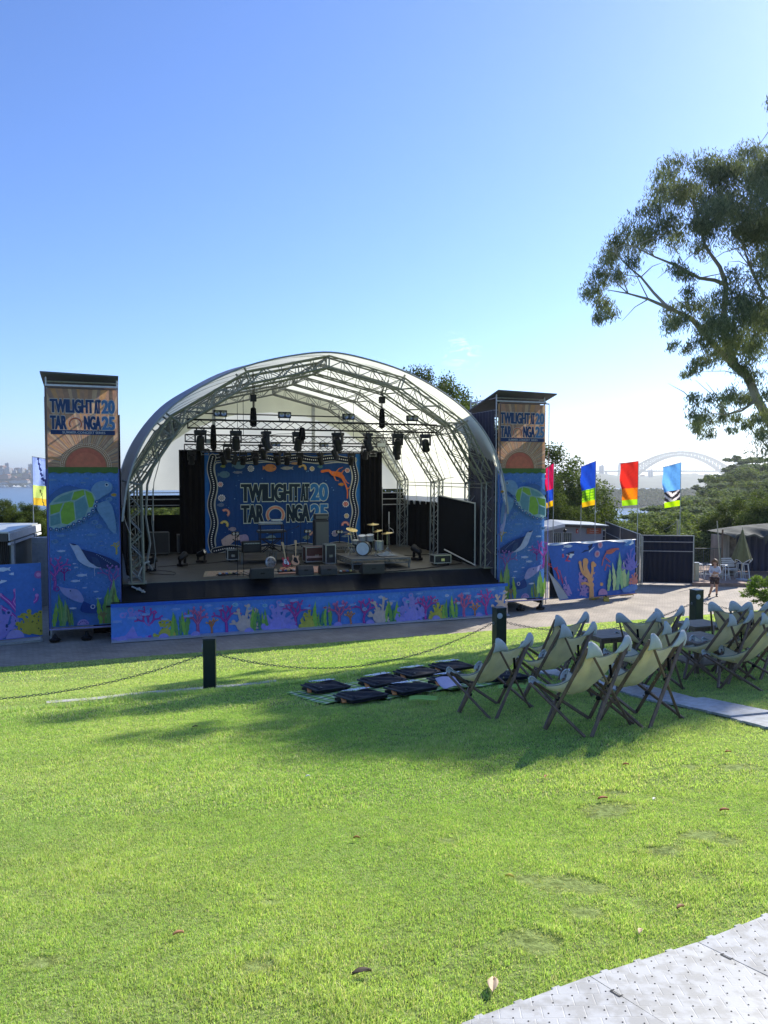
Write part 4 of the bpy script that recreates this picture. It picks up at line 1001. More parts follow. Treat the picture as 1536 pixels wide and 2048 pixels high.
wedge('rounded black monitor on the low platform before the tall amplifier', 650, 1101, .62, barrel=True)
wedge('rounded black monitor on the low platform right of the tall amplifier', 683, 1100, .64, barrel=True)

def flight_case(name, lab, px, py, w_, d_, h_, colr, grp=None, rz=0, z=ZF, open_front=False):
    t = at_floor(name, lab, 'road case', px, py, rz, z, grp)
    mb = MB(); mb.box((0, d_/2, h_/2+.1), (w_, d_, h_)); mb.build('body', mat('case_'+name+str(colr[0]), colr, .5, 0, .15, 12), t)
    mb = MB()
    for x in (-1, 1):
        for y in (0, d_): mb.box((x*w_/2, y, h_/2+.1), (.035, .035, h_+.03))
        for zz in (.1, h_+.1): mb.box((x*w_/2, d_/2, zz), (.035, d_, .035))
    for y in (0, d_):
        for zz in (.1, h_+.1): mb.box((0, y, zz), (w_, .035, .035))
    mb.build('edge_trim', mat('case_trim', (.5, .5, .47), .35, .7), t)
    mb = MB(); mb.box((0, -.02, h_*.4+.1), (.16, .02, .12)); mb.build('latch', M_STEEL, t)
    mb = MB()
    for x in (-1, 1):
        for y in (.08, d_-.08): mb.lathe([(.05, -.02), (.05, .02)], (x*(w_/2-.08), y, .05), 10, Matrix.Rotation(R(90), 3, 'X'))
    mb.build('wheel', M_BLACK, t)
    return t
c = flight_case('amplifier_case', 'reddish brown amplifier in a road case with pale bars on stage', 633, 1128, .95, .6, .62, (.10, .03, .02))
mb = MB()
for z in (.28, .33): mb.box((0, -.05, z), (.95, .03, .03))
for x in (-.45, .45): mb.box((x, -.05, .3), (.04, .05, .12))
mb.build('drawer_rail', mat('case_bar', (.62, .42, .36), .4, .3), c)
flight_case('speaker_case', 'narrow black road case with silver edges right of the brown amplifier', 661, 1132, .42, .5, .78, (.02, .02, .02))
flight_case('cable_case', 'small black road case with silver edges at the left of the low platforms', 465, 1124, .48, .5, .42, (.02, .02, .02))
flight_case('equipment_case', 'low black case with silver frame near the right wing panel', 886, 1131, .75, .5, .32, (.02, .02, .02))
def platform(lab, px0, px1, py, depth, h):
    u0, v0 = on_floor(px0, py); u1, v1 = on_floor(px1, py); L = math.hypot(u1-u0, v1-v0)
    t = local_thing('low_platform', lab, 'platform', (u0+u1)/2, (v0+v1)/2, ZF, 'low stage platforms', 0)
    L = (px1-px0)/F*37/CA*1.0
    mb = MB(); mb.box((0, depth/2, h-.02), (L, depth, .03)); mb.build('top', mat('platform_ply', (.07, .07, .065), .6, 0, .3, 6), t)
    mb = MB(); truss(mb, (-L/2, 0, h-.1), (L/2, 0, h-.1), .03, .12, r=.012, rb=.007); truss(mb, (-L/2, depth, h-.1), (L/2, depth, h-.1), .03, .12, r=.012, rb=.007)
    mb.build('rail', M_ALU, t)
    for x in (-1, 1):
        for y in (0.02, depth): mb = MB(); mb.box((x*(L/2-.03), y, (h-.1)/2), (.05, .05, h-.1)); mb.build('leg', M_ALU, t)
platform('low metal platform with gear on top at the left of the stage', 487, 547, 1128, 1.4, .60)
platform('low metal platform under the keyboard stand', 549, 607, 1126, 1.4, .60)
platform('low metal platform under the tall amplifier', 614, 708, 1112, 1.6, .45)
t = at_floor('amplifier_rack', 'black amplifier with a pale control strip on the left platform', 'amplifier', 502, 1105, 0, ZF+.60)
mb = MB(); mb.box((0, 0, .24), (.78, .4, .46)); mb.build('cabinet', M_PLAST, t, bev=.02)
mb = MB(); mb.box((0, -.205, .19), (.72, .01, .26)); mb.build('grille', mat('amp_grille', (.03, .03, .028), .9, 0, .3, 60), t); mb = MB(); mb.box((0, -.205, .39), (.74, .012, .05)); mb.build('control_panel', mat('amp_panel', (.35, .36, .33), .4, .5), t)
mb = MB()
for i in range(7): mb.lathe([(.014, 0), (.012, .02)], (-.3+i*.1, -.21, .39), 8, Matrix.Rotation(R(90), 3, 'X'))
mb.build('knob', M_BLACK, t)
t = at_floor('bass_amplifier', 'tall grey bass amplifier stack with a bright top edge in front of the backdrop', 'amplifier', 642, 1096, 0, ZF+.45)
mb = MB(); mb.box((0, .1, .66), (.66, .45, 1.30)); mb.build('cabinet', mat('amp_side', (.03, .03, .03), .5), t, bev=.02)
mb = MB(); mb.box((.03, -.13, .62), (.60, .012, 1.18)); mb.build('grille', mat('bass_grille', (.14, .15, .13), .9, 0, .12, 80), t)
mb = MB(); mb.box((.02, .1, 1.45), (.64, .4, .24)); hd = mb.build('head', mat('amp_side', (0, 0, 0)), t, bev=.02)
mb = MB(); mb.box((.02, -.11, 1.43), (.58, .01, .14)); mb.build('control_panel', mat('bass_grille', (0, 0, 0)), hd); mb = MB(); mb.box((.02, .1, 1.583), (.60, .36, .02)); mb.build('top_tray', mat('amp_panel', (0, 0, 0)), hd)

# keyboard stand with two keyboards
t = at_floor('keyboard_stand', 'black keyboard stand with crossed legs on the low platform', 'keyboard stand', 541, 1104, 0, ZF+.60)
mb = MB()
for y in (-.16, .2):
    mb.tube((-.38, y, 0), (.38, y, .55), .02); mb.tube((.38, y, 0), (-.38, y, .55), .02)
    for x in (-.46, .5): mb.tube((x, y, 0), (x, y, 1.15), .022)
for z in (.55, .82, 1.15): mb.tube((-.46, -.16, z), (.5, -.16, z), .018); mb.tube((-.46, .2, z), (.5, .2, z), .018)
mb.build('frame', M_BLACK, t)
def keyboard(lab, x, z, L, colr):
    k = local_thing('keyboard', lab, 'keyboard', 0, 0, 0, 'keyboards on the stand'); k.location = t.location+Vector((CA*x, SA*x, z)); 
    mb = MB(); mb.box((0, 0, .05), (L, .34, .09)); mb.build('body', mat('kb_'+str(colr), colr, .4), k, bev=.012)
    mb = MB(); mb.box((0, .09, .10), (L*.92, .12, .012)); mb.build('white_keys', M_WHITE, k)
    mb = MB()
    for i in range(24):
        if i % 7 not in (2, 6): mb.box((-L*.45+i*L*.9/24, .12, .112), (.015, .07, .014))
    mb.build('black_keys', M_BLACK, k)
keyboard('long black keyboard on the lower tier of the stand', .02, .82, 1.2, (.02, .02, .022))
keyboard('grey keyboard on the upper tier of the stand', -.02, 1.16, .98, (.3, .31, .29))
k = local_thing('sound_mixer', 'small pale mixer on the right end of the upper keyboard', 'mixer', 0, 0, 0); k.location = t.location+Vector((CA*.25, SA*.25, 1.30))
mb = MB(); mb.box((0, 0, .04), (.42, .26, .07)); mb.build('body', mat('pale_plastic', (.55, .55, .5), .5), k, bev=.01)
mb = MB()
for i in range(6):
    for j in range(3): mb.lathe([(.014, 0), (.011, .025)], (-.16+i*.065, -.08+j*.07, .075), 8)
mb.build('knob', M_BLACK, k)

# guitars on stands
def guitar(lab, px, py, colr, guard, pale_neck, tilt):
    t = at_floor('electric_guitar', lab, 'guitar', px, py, 0, ZF+.16, 'guitars on stands')
    t.rotation_euler = (R(-12), tilt, A)
    o = Art(1, 1).curve([(-.10, .0), (-.16, .06), (-.165, .15), (-.115, .22), (-.13, .30), (-.15, .37), (-.10, .40), (-.045, .345), (.045, .345), (.10, .385), (.135, .34), (.115, .23), (.16, .15), (.155, .05), (.09, 0), (0, -.02), (-.10, 0)], 3)[:-1]
    mb = MB(); mb.prism(o, -.022, .022, 'y'); mb.build('body', colr, t, bev=.006)
    mb = MB(); mb.prism([(-.10, .17), (-.06, .12), (.09, .06), (.11, .12), (.03, .30), (-.07, .31)], -.0262, -.0225, 'y'); mb.build('pickguard', guard, t)
    mb = MB(); mb.box((0, -.03, .19), (.07, .012, .025)); mb.box((0, -.03, .26), (.07, .012, .02)); mb.box((0, -.032, .11), (.08, .016, .03)); mb.build('pickup', M_BLACK, t)
    mb = MB(); mb.bar((0, -.02, .30), (0, -.02, .84), .05, .022, (0, 1, 0)); n_ = mb.build('neck', pale_neck, t)
    mb = MB(); mb.prism([(-.025, .83), (.025, .83), (.05, .90), (.03, 1.0), (-.045, 1.02), (-.05, .9)], -.03, -.012, 'y'); mb.build('headstock', pale_neck, n_)
    mb = MB()
    for i in range(6): mb.tube((-.055, -.02, .86+.025*i), (-.075, -.02, .86+.025*i), .008, n=6)
    mb.build('tuner', M_STEEL, n_)
    s = at_floor('guitar_stand', 'small black tubular stand under the '+('red guitar' if 'red' in lab else 'pale wooden guitar'), 'guitar stand', px, py, 0, ZF, 'guitar stands')
    mb = MB(); mb.tube((0, .12, .05), (0, .22, .75), .012); mb.tube((0, .12, .3), (-.2, -.14, 0), .012); mb.tube((0, .12, .3), (.2, -.14, 0), .012); mb.tube((0, .14, .3), (0, .35, 0), .012)
    mb.build('tripod', M_BLACK, s); mb = MB(); mb.tube((-.13, .1, .15), (-.13, -.05, .15), .012); mb.tube((.13, .1, .15), (.13, -.05, .15), .012); mb.tube((-.13, .1, .15), (.13, .1, .15), .012); mb.build('cradle', M_BLACK, s)
red = mat('red_lacquer', (.50, .03, .03), .2, 0, .08, 4); mpl = mat('maple', (.55, .38, .18), .35, 0, .15, 6); crm = mat('butterscotch', (.68, .40, .20), .3, 0, .1, 6)
guitar('red electric guitar with a white plate on a stand', 573, 1134, red, M_WHITE, mpl, R(-8))
guitar('pale wooden electric guitar with a black plate on a stand', 590, 1130, crm, M_BLACK, mpl, R(4))

# rug pieces, fan, microphone stands, lamps on poles, cables
def rug(lab, pts, z, colr, c2, name='stage_rug'):
    t = thing(name, lab, 'rug', (0, 0, 0)); P = [S(*on_floor(x, y), ZF+z) for x, y in pts]
    mb = MB(); mb._add(P, [tuple(range(len(P)))]); m = mat('rug_'+str(colr), colr, .95, 0, .45, 14); mb.build('pile', m, t, solid=.008)
    cpt = sum(P, Vector())/len(P); Q = [cpt+(p-cpt)*.86+Vector((0, 0, .006)) for p in P]
    mb = MB(); mb._add(Q, [tuple(range(len(Q)))]); mb.build('pattern_field', mat('rugf_'+str(colr), c2, .95, 0, .6, 22), t, solid=.004)
rug('worn beige patterned rug at the left front of the stage', [(404, 1155), (505, 1152), (502, 1140), (408, 1144)], .008, (.34, .27, .17), (.40, .28, .18))
rug('faded rug strip running behind the floor monitors at left', [(480, 1152), (556, 1150), (552, 1139), (486, 1142)], .020, (.33, .28, .2), (.28, .22, .17))
rug('orange rug behind the pair of floor monitors', [(556, 1150), (672, 1146), (668, 1134), (560, 1137)], .034, (.55, .24, .15), (.58, .34, .24))
t = at_floor('floor_fan', 'round grey floor fan behind the wide floor monitor', 'fan', 540, 1140, .3)
mb = MB(); mb.lathe([(.19, -.07), (.235, -.04), (.24, 0), (.235, .04), (.19, .07)], (0, 0, .30), 24, Matrix.Rotation(R(78), 3, 'X'), cap=False); mb.build('guard_ring', M_GALV, t, smooth=True)
mb = MB()
for i in range(18):
    t_ = i*.349; mb.tube((.03*math.cos(t_), -.07, .30+.03*math.sin(t_)), (.22*math.cos(t_), -.05, .30+.22*math.sin(t_)), .004, n=4)
for r_ in (.08, .13, .18): mb.path([(r_*math.cos(i*.349), -.07, .30+r_*math.sin(i*.349)) for i in range(19)], .004, 4)
mb.build('grille', M_GALV, t)
mb = MB()
for i in range(4): mb.prism([(0, 0), (.05, .08), (.06, .18), (-.05, .19), (-.05, .07)], .0, .01, 'y'); mb.v[-10:] = [tuple(Matrix.Rotation(i*1.57, 3, 'Y') @ Vector((p[0], p[1]-.02, p[2]))+Vector((0, 0, .30))) for p in mb.v[-10:]]
mb.build('blade', mat('fan_blade', (.35, .35, .34), .4), t)
mb = MB(); mb.box((0, .02, .015), (.34, .2, .03)); mb.tube((-.16, .02, .02), (-.22, 0, .3), .012); mb.tube((.16, .02, .02), (.22, 0, .3), .012); mb.lathe([(.07, 0), (.05, .12)], (0, .02, .30), 12, Matrix.Rotation(R(-90), 3, 'X')); mb.build('base', M_BLACK, t)
def mic_stand(lab, px, py, h, boom=0, bdir=1, rz=0):
    t = at_floor('microphone_stand', lab, 'mic stand', px, py, rz, ZF, 'microphone stands')
    mb = MB(); mb.tube((0, 0, .02), (0, 0, h), .011, n=6)
    if boom: mb.tube((-bdir*.2, 0, h-.08), (bdir*boom, 0, h+.35*boom), .008, n=6)
    mb.build('pole', M_BLACK, t); mb = MB()
    for k in range(3): t_ = k*2.094+.3; mb.tube((0, 0, .16), (.3*math.cos(t_), .3*math.sin(t_), .01), .010, n=6)
    mb.build('tripod', M_BLACK, t)
    e = Vector((bdir*boom, 0, h+.35*boom)) if boom else Vector((0, 0, h)); mb = MB(); mb.lathe([(.012, -.08), (.02, .0), (.026, .04), (.015, .07)], e, 10, Matrix.Rotation(R(60*bdir), 3, 'Y')); mb.build('microphone', M_BLACK, t)
mic_stand('upright microphone stand on the beige rug at the left', 474, 1152, 1.50)
mic_stand('second microphone stand on the rug, right of the upright one', 486, 1152, 1.25, .35, -1)
mic_stand('tall boom microphone stand before the red guitar', 573, 1143, 1.62, .45, 1)
mic_stand('thin boom microphone stand behind the fan', 601, 1120, 1.75, .5, -1)
mic_stand('boom microphone stand reaching over the drum kit', 778, 1112, 1.5, .9, 1)
mic_stand('low microphone stand at the right front of the drum riser', 770, 1141, .5, .3, -1)
def pole_lamp(lab, px, py, z0, h):
    t = at_floor('lamp_on_pole', lab, 'stage light', px, py, 0, z0, 'twin lamps on short poles')
    mb = MB(); mb.tube((0, 0, 0), (0, 0, h), .02); mb.lathe([(.16, 0), (.16, .015)], (0, 0, 0), 14); mb.build('pole', M_BLACK, t)
    mb = MB(); mb.box((0, 0, h+.08), (.36, .14, .18)); mb.build('housing', M_PLAST, t, bev=.03)
    for x in (-.085, .085): mb = MB(); mb.lathe([(.065, 0), (.06, -.012), (.01, -.01)], (x, -.072, h+.08), 12, Matrix.Rotation(R(-90), 3, 'X')); mb.build('lamp', mat('lamp_bulb', (.6, .6, .55), .2, .3), t)
pole_lamp('twin lamp on a pole before the white creature of the backdrop', 470, 1112, ZF, .98)
pole_lamp('twin lamp on a pole under the keyboard', 544, 1108, ZF, 1.0)
pole_lamp('twin lamp on a pole left of the tall amplifier', 615, 1104, ZF, .95)
pole_lamp('twin lamp on a pole right of the tall amplifier', 679, 1100, ZF, .85)
def cable(lab, pts, r=.012, colr=M_BLACK):
    P = [S(*on_floor(x, y), ZF+.03) for x, y in pts]; P = [Vector(p) for p in P]; Q = []
    for i in range(len(P)-1):
        for k in range(6): q = P[i].lerp(P[i+1], k/6); Q.append(q+Vector((random.uniform(-.03, .03), random.uniform(-.03, .03), 0)))
    mb = MB(); mb.path(Q+[P[-1]], r, 5); tag(mb.build('cable', colr, smooth=True), lab, 'cable', 'cables on the stage')
cable('black cable looping by the left arch foot', [(265, 1135), (300, 1150), (345, 1152), (350, 1147), (318, 1143), (290, 1142)])
cable('black cable crossing to the lamps at the left', [(312, 1136), (362, 1132), (420, 1128), (452, 1124)])
cable('black cable in front of the beige rug', [(430, 1152), (470, 1150), (500, 1153), (530, 1145), (560, 1146)])
cable('black cable curving across the right of the stage floor', [(770, 1146), (820, 1142), (870, 1136), (925, 1128)], .02)
cable('black cable among pedals by the orange rug', [(555, 1142), (585, 1144), (610, 1142), (640, 1143), (690, 1148), (720, 1146)])
cable('black cable behind the drum riser', [(790, 1113), (830, 1112), (880, 1109)], .018)
mb = MB(); mb.path([(0, 0, 0), (.15, .05, .35), (.3, .1, .55), (.45, .15, .58)], .035, 8)
tag(mb.build('white_hose', mat('pale_tube', (0, 0, 0)), smooth=True, loc=S(*on_floor(272, 1158), ZF+.02), rz=A), 'pale bent hose leaning inside the left arch foot', 'hose')
def pedalboard(lab, px, py, n, w_):
    t = at_floor('pedal_board', lab, 'pedal board', px, py, 0, ZF, 'pedal boards'); mb = MB(); mb.box((0, 0, .05), (w_, .35, .03)); mb.build('tray', M_BLACK, t)
    cols = [(.5, .5, .48), (.3, .05, .04), (.05, .1, .3), (.5, .4, .1), (.02, .02, .02), (.4, .4, .42)]
    for i in range(n):
        mb = MB(); x = -w_/2+.08+i*(w_-.16)/max(1, n-1); mb.box((x, 0, .095), (.08, .13, .05)); p = mb.build('pedal', mat('pedal%d' % (i % 6), cols[i % 6], .4), t, bev=.008)
        mb = MB(); mb.lathe([(.014, 0), (.012, .02)], (x, -.03, .12), 8); mb.build('switch', M_STEEL, p)
pedalboard('pedal board on the beige rug by the microphone stands', 455, 1152, 6, .8)
pedalboard('pedal board on the orange rug left of the floor monitors', 573, 1146, 6, .7)
pedalboard('pedal board right of the rounded floor monitor', 694, 1147, 5, .7)

# drum riser and kit
fu0, fv0 = on_floor(703, 1140); 
fu1, fv1 = fu0+2.9, fv0+.0
t = local_thing('drum_riser', 'square drum riser with latticed aluminium edges on stage', 'riser', fu0, fv0, ZF, None, 0)
RW, RD, RH = 2.55, 2.45, .42
mb = MB(); mb.box((RW/2, RD/2, RH-.02), (RW, RD, .04)); mb.build('deck', mat('riser_deck', (.13, .125, .11), .6, 0, .2, 4), t)
mb = MB()
for a_, b_ in (((0, 0), (RW, 0)), ((RW, 0), (RW, RD)), ((RW, RD), (0, RD)), ((0, RD), (0, 0))):
    truss(mb, (a_[0], a_[1], RH-.13), (b_[0], b_[1], RH-.13), .03, .16, n=14, r=.016, rb=.009)
mb.build('edge_lattice', M_ALU, t)
for x in (.04, RW-.04):
    for y in (.04, RD-.04): mb = MB(); mb.box((x, y, (RH-.2)/2), (.06, .06, RH-.2)); mb.build('leg', M_ALU, t)
kit = local_thing('drum_kit', 'grey pearl drum kit with brass cymbals on the riser', 'drum kit', fu0+.95, fv0+1.35, ZF+RH, None, R(-28))
M_SH = mat('drum_shell', (.33, .33, .34), .3, .3, .35, 5, stretch=(8, 8, 1)); M_HD = mat('drum_head', (.55, .6, .6), .5); M_BR = mat('brass', (.62, .48, .2), .28, 1, .15, 20); M_HW = mat('drum_hardware', (.5, .5, .48), .25, .9)
RX = Matrix.Rotation(R(90), 3, 'X')
mb = MB(); mb.lathe([(.28, -.24), (.28, .24)], (0, 0, .30), 28, RX); bd = mb.build('bass_drum', M_SH, kit, smooth=True)
mb = MB(); mb.lathe([(.265, 0), (.265, .01)], (0, -.245, .30), 28, RX); mb.build('drum_skin', M_HD, bd, smooth=True)
mb = MB()
for y in (-.24, .24): mb.lathe([(.285, -.02), (.305, -.02), (.305, .02), (.285, .02)], (0, y, .30), 28, RX, cap=False)
mb.build('hoop', M_BLACK, bd, smooth=True)
def drum(name, x, y, z, r, h, tilt=0):
    Rt = Matrix.Rotation(tilt, 3, 'X'); mb = MB(); mb.lathe([(r, -h/2), (r, h/2)], (x, y, z), 20, Rt); d = mb.build(name, M_SH, kit, smooth=True)
    mb = MB(); mb.lathe([(r*.97, h/2), (r*.97, h/2+.008)], (x, y, z), 20, Rt); mb.build('drum_skin', M_WHITE, d); mb = MB()
    for q in (-h/2, h/2): mb.lathe([(r, q-.012), (r+.012, q-.012), (r+.012, q+.012), (r, q+.012)], (x, y, z), 20, Rt, cap=False)
    mb.build('hoop', M_HW, d, smooth=True)
drum('rack_tom', -.05, -.05, .74, .165, .2, .25); drum('floor_tom', .62, .28, .40, .2, .38); drum('snare_drum', -.42, .55, .52, .18, .14, .05); drum('rack_tom', .28, -.02, .76, .17, .22, .25)
def cymbal(x, y, z, r, tx, ty=0):
    mb = MB(); mb.tube((x, y, .1), (x, y, z), .012, n=6)
    for k in range(3): t_ = k*2.09; mb.tube((x, y, .3), (x+.25*math.cos(t_), y+.25*math.sin(t_), .01), .010, n=6)
    st = mb.build('cymbal_stand', M_HW, kit)
    mb = MB(); mb.lathe([(r, 0), (r*.5, .018), (r*.2, .03), (r*.1, .055), (.01, .06)], (x, y, z), 24, Matrix.Rotation(tx, 3, 'X') @ Matrix.Rotation(ty, 3, 'Y'), cap=False); mb.build('cymbal', M_BR, st, smooth=True)
cymbal(-.48, -.15, 1.10, .25, .25, .25); cymbal(.35, .35, 1.30, .26, .1); cymbal(.62, -.05, 1.05, .22, .15, -.15); cymbal(.95, .45, .92, .26, .1, -.1); cymbal(-.75, .5, .85, .18, 0)
mb = MB(); mb.lathe([(.17, .0), (.17, .07)], (.05, .95, .48), 16); mb.tube((.05, .95, .02), (.05, .95, .48), .02); mb.build('stool', M_BLACK, kit)
t = local_thing('tall_lamp_stand', 'white hooked stand behind the drum kit against the dark wall', 'stand', *on_floor(778, 1096), ZF)
mb = MB(); mb.path([(0, 0, 0), (0, 0, 1.1), (.05, 0, 1.05), (.22, 0, .95), (.26, 0, .8)], .02, 6); mb.build('pole', M_WHITE, t); mb = MB(); mb.tube((0, 0, 1.1), (0, 0, 1.9), .025); mb.build('tube_lamp', M_WHITE, t)
t = local_thing('cloth_bundle', 'crumpled pale cloth lying on the drum riser behind the cymbal stands', 'cloth', fu0+1.75, fv0+.8, ZF+RH+.004)
mb = MB(); mb.grid(lambda a, b: ((a-.5)*.9, (b-.5)*.6, .02+.14*abs(math.sin(a*9+b*4)*math.cos(b*7+a*3))*math.sin(math.pi*a)*math.sin(math.pi*b)*1.4), 24, 16); mb.build('cloth', mat('crumpled_cloth', (.34, .34, .30), .8), t, smooth=True, solid=.01)
# ------------------------------------------------------------ bollards, chains, edging strip
M_BOLL = mat('dark_green_paint', (.010, .020, .022), .35, 0, .25, 10, .1, 40)
spots = [((-2.84, 12.40), 0), ((2.10, 13.9), 1), ((6.46, 15.8), 2), ((-8.9, 11.4), 3), ((11.9, 18.2), 4)]
TOPZ = [-2.67, -2.43, -2.39, -2.95, -2.5]
labs = ['dark green post at the left with an unlit round lamp on its side', 'dark green bollard behind the canvas chairs nearest the fascia banner end', 'dark green bollard at the right in front of the paved forecourt', 'x', 'x']
posts = []
for i, (p, k) in enumerate(spots):
    zt = TOPZ[i]; zg = gz(*p)
    if i < 3:
        t = thing('bollard', labs[i], 'bollard', (p[0], p[1], zg-.05), R(19) if i else R(8), 'bollards along the lawn edge')
        h = zt-zg+.05; mb = MB(); mb.box((0, 0, h/2), (.2, .2, h)); mb.build('post', M_BOLL, t, bev=.012)
        mb = MB(); mb.box((0, 0, h+.004), (.205, .205, .012)); mb.build('cap', M_BOLL, t)
        Rb = Matrix.Rotation(R(90), 3, 'X') if i else Matrix.Rotation(R(-90), 3, 'Y')
        oc = (-.045, -.10, h-.13) if i else (-.10, -.03, h-.13)
        mb = MB(); mb.lathe([(.052, 0), (.052, .012), (.04, .016), (.0, .018)], oc, 18, Rb); mb.build('lamp_disc', mat('opal_disc', (.42, .46, .5), .25), t, smooth=True)
        for sx_ in (-1, 1): mb = MB(); mb.path([(sx_*.10, 0, h-.27), (sx_*.125, 0, h-.25), (sx_*.135, 0, h-.275), (sx_*.12, 0, h-.3), (sx_*.10, 0, h-.285)], .006, 6); mb.build('eye_bolt', M_GALV, t)
    posts.append(Vector((p[0], p[1], zt-.275)))
order = [3, 0, 1, 2, 4]; cl = ['chain hanging left of the first post and out of the picture', 'chain between the left post and the middle bollard over the grass', 'chain behind the canvas chairs between the middle and right bollards', 'chain running right from the right bollard']
for k in range(4):
    a_, b_ = posts[order[k]], posts[order[k+1]]; d = (b_-a_); hd = Vector((d.x, d.y, 0)).normalized(); a_ = a_+hd*.13; b_ = b_-hd*.13; L = (b_-a_).length; n = int(L/.048)
    mb = MB(); sag = [.42, .48, .34, .35][k]
    f = lambda t_: a_.lerp(b_, t_)+Vector((0, 0, -sag*4*t_*(1-t_)))
    for i in range(n):
        p, q = f(i/n), f((i+1)/n); dd = (q-p).normalized(); up = Vector((0, 0, 1)) if i % 2 else Vector((-hd.y, hd.x, 0)); s_ = dd.cross(up).normalized()
        c_ = (p+q)/2; R_ = [c_+dd*.034*math.cos(w_)+s_*.017*math.sin(w_) for w_ in [j*math.pi/3 for j in range(7)]]
        mb.path(R_, .0048, 4, cap=False)
    tag(mb.build('chain', mat('chain_steel', (.10, .105, .10), .45, .6, .3, 30)), cl[k], 'chain', 'chains between the bollards')
M_CONC = mat('pale_concrete', (.42, .41, .38), .85, 0, .2, 5, .2, 40)
mb = MB()
for i in range(30):
    s0, s1 = -1.15+i*.31, -1.15+(i+1)*.31-.006
    if s1 > 2.8: break
    w_ = .15
    P = [(NC*s-NS*t_, NS*s+NC*t_) for s, t_ in ((s0, 13.1), (s1, 13.1), (s1, 13.1+w_), (s0, 13.1+w_))]
    zz = [gz(*p)+.010 for p in P]; mb._add([(*p, z) for p, z in zip(P, zz)]+[(*p, z-.12) for p, z in zip(P, zz)], [(0, 1, 2, 3), (7, 6, 5, 4), (0, 4, 5, 1), (1, 5, 6, 2), (2, 6, 7, 3), (3, 7, 4, 0)])
tag(mb.build('edging_strip', M_CONC), 'thin pale concrete edging strip crossing the lawn below the posts', 'kerb')

# ------------------------------------------------------------ plastic walkways
def tile_mat(name, col, pitch):
    m = mat(name, col, .45, 0, .07, 2, 0); nt = m.node_tree; p = nt.nodes['Principled BSDF']
    tc = nt.nodes.new('ShaderNodeTexCoord'); b = nt.nodes.new('ShaderNodeTexBrick')
    b.offset = .38; b.inputs['Scale'].default_value = 1; b.inputs['Brick Width'].default_value = pitch; b.inputs['Row Height'].default_value = pitch; b.inputs['Mortar Size'].default_value = .0028; b.inputs['Mortar Smooth'].default_value = .6
    mp = nt.nodes.new('ShaderNodeMapping'); mp.inputs['Rotation'].default_value = (0, 0, R(4)); nt.links.new(tc.outputs['Object'], mp.inputs[0]); nt.links.new(mp.outputs[0], b.inputs[0])
    n = nt.nodes.new('ShaderNodeTexNoise'); n.inputs['Scale'].default_value = 90; nt.links.new(tc.outputs['Object'], n.inputs[0])
    ad = nt.nodes.new('ShaderNodeMath'); ad.operation = 'MULTIPLY_ADD'; nt.links.new(n.outputs[0], ad.inputs[0]); ad.inputs[1].default_value = -.22; nt.links.new(b.outputs['Fac'], ad.inputs[2])
    bp = nt.nodes.new('ShaderNodeBump'); bp.invert = True; bp.inputs['Strength'].default_value = .32; bp.inputs['Distance'].default_value = .004; nt.links.new(ad.outputs[0], bp.inputs['Height']); nt.links.new(bp.outputs[0], p.inputs['Normal'])
    n3 = nt.nodes.new('ShaderNodeTexNoise'); n3.inputs['Scale'].default_value = 14; n3.inputs['Detail'].default_value = 8; nt.links.new(tc.outputs['Object'], n3.inputs[0])
    rp = nt.nodes.new('ShaderNodeValToRGB'); rp.color_ramp.elements[0].position = .42; rp.color_ramp.elements[0].color = (.78, .76, .72, 1); rp.color_ramp.elements[1].position = .56; rp.color_ramp.elements[1].color = (1, 1, 1, 1)
    nt.links.new(n3.outputs[0], rp.inputs[0]); src = p.inputs['Base Color'].links[0].from_socket
    mx = nt.nodes.new('ShaderNodeMix'); mx.data_type = 'RGBA'; mx.blend_type = 'MULTIPLY'; mx.inputs[0].default_value = 1; nt.links.new(src, mx.inputs[6]); nt.links.new(rp.outputs[0], mx.inputs[7]); nt.links.new(mx.outputs[2], p.inputs['Base Color'])
    return m
MASKS = []; WORN = []
def plate(P, z0, th=.02):
    return P
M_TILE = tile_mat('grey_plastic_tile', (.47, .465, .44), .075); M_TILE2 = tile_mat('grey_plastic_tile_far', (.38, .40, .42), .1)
M_SLOT = mat('slot_shadow', (.02, .02, .02), .8)
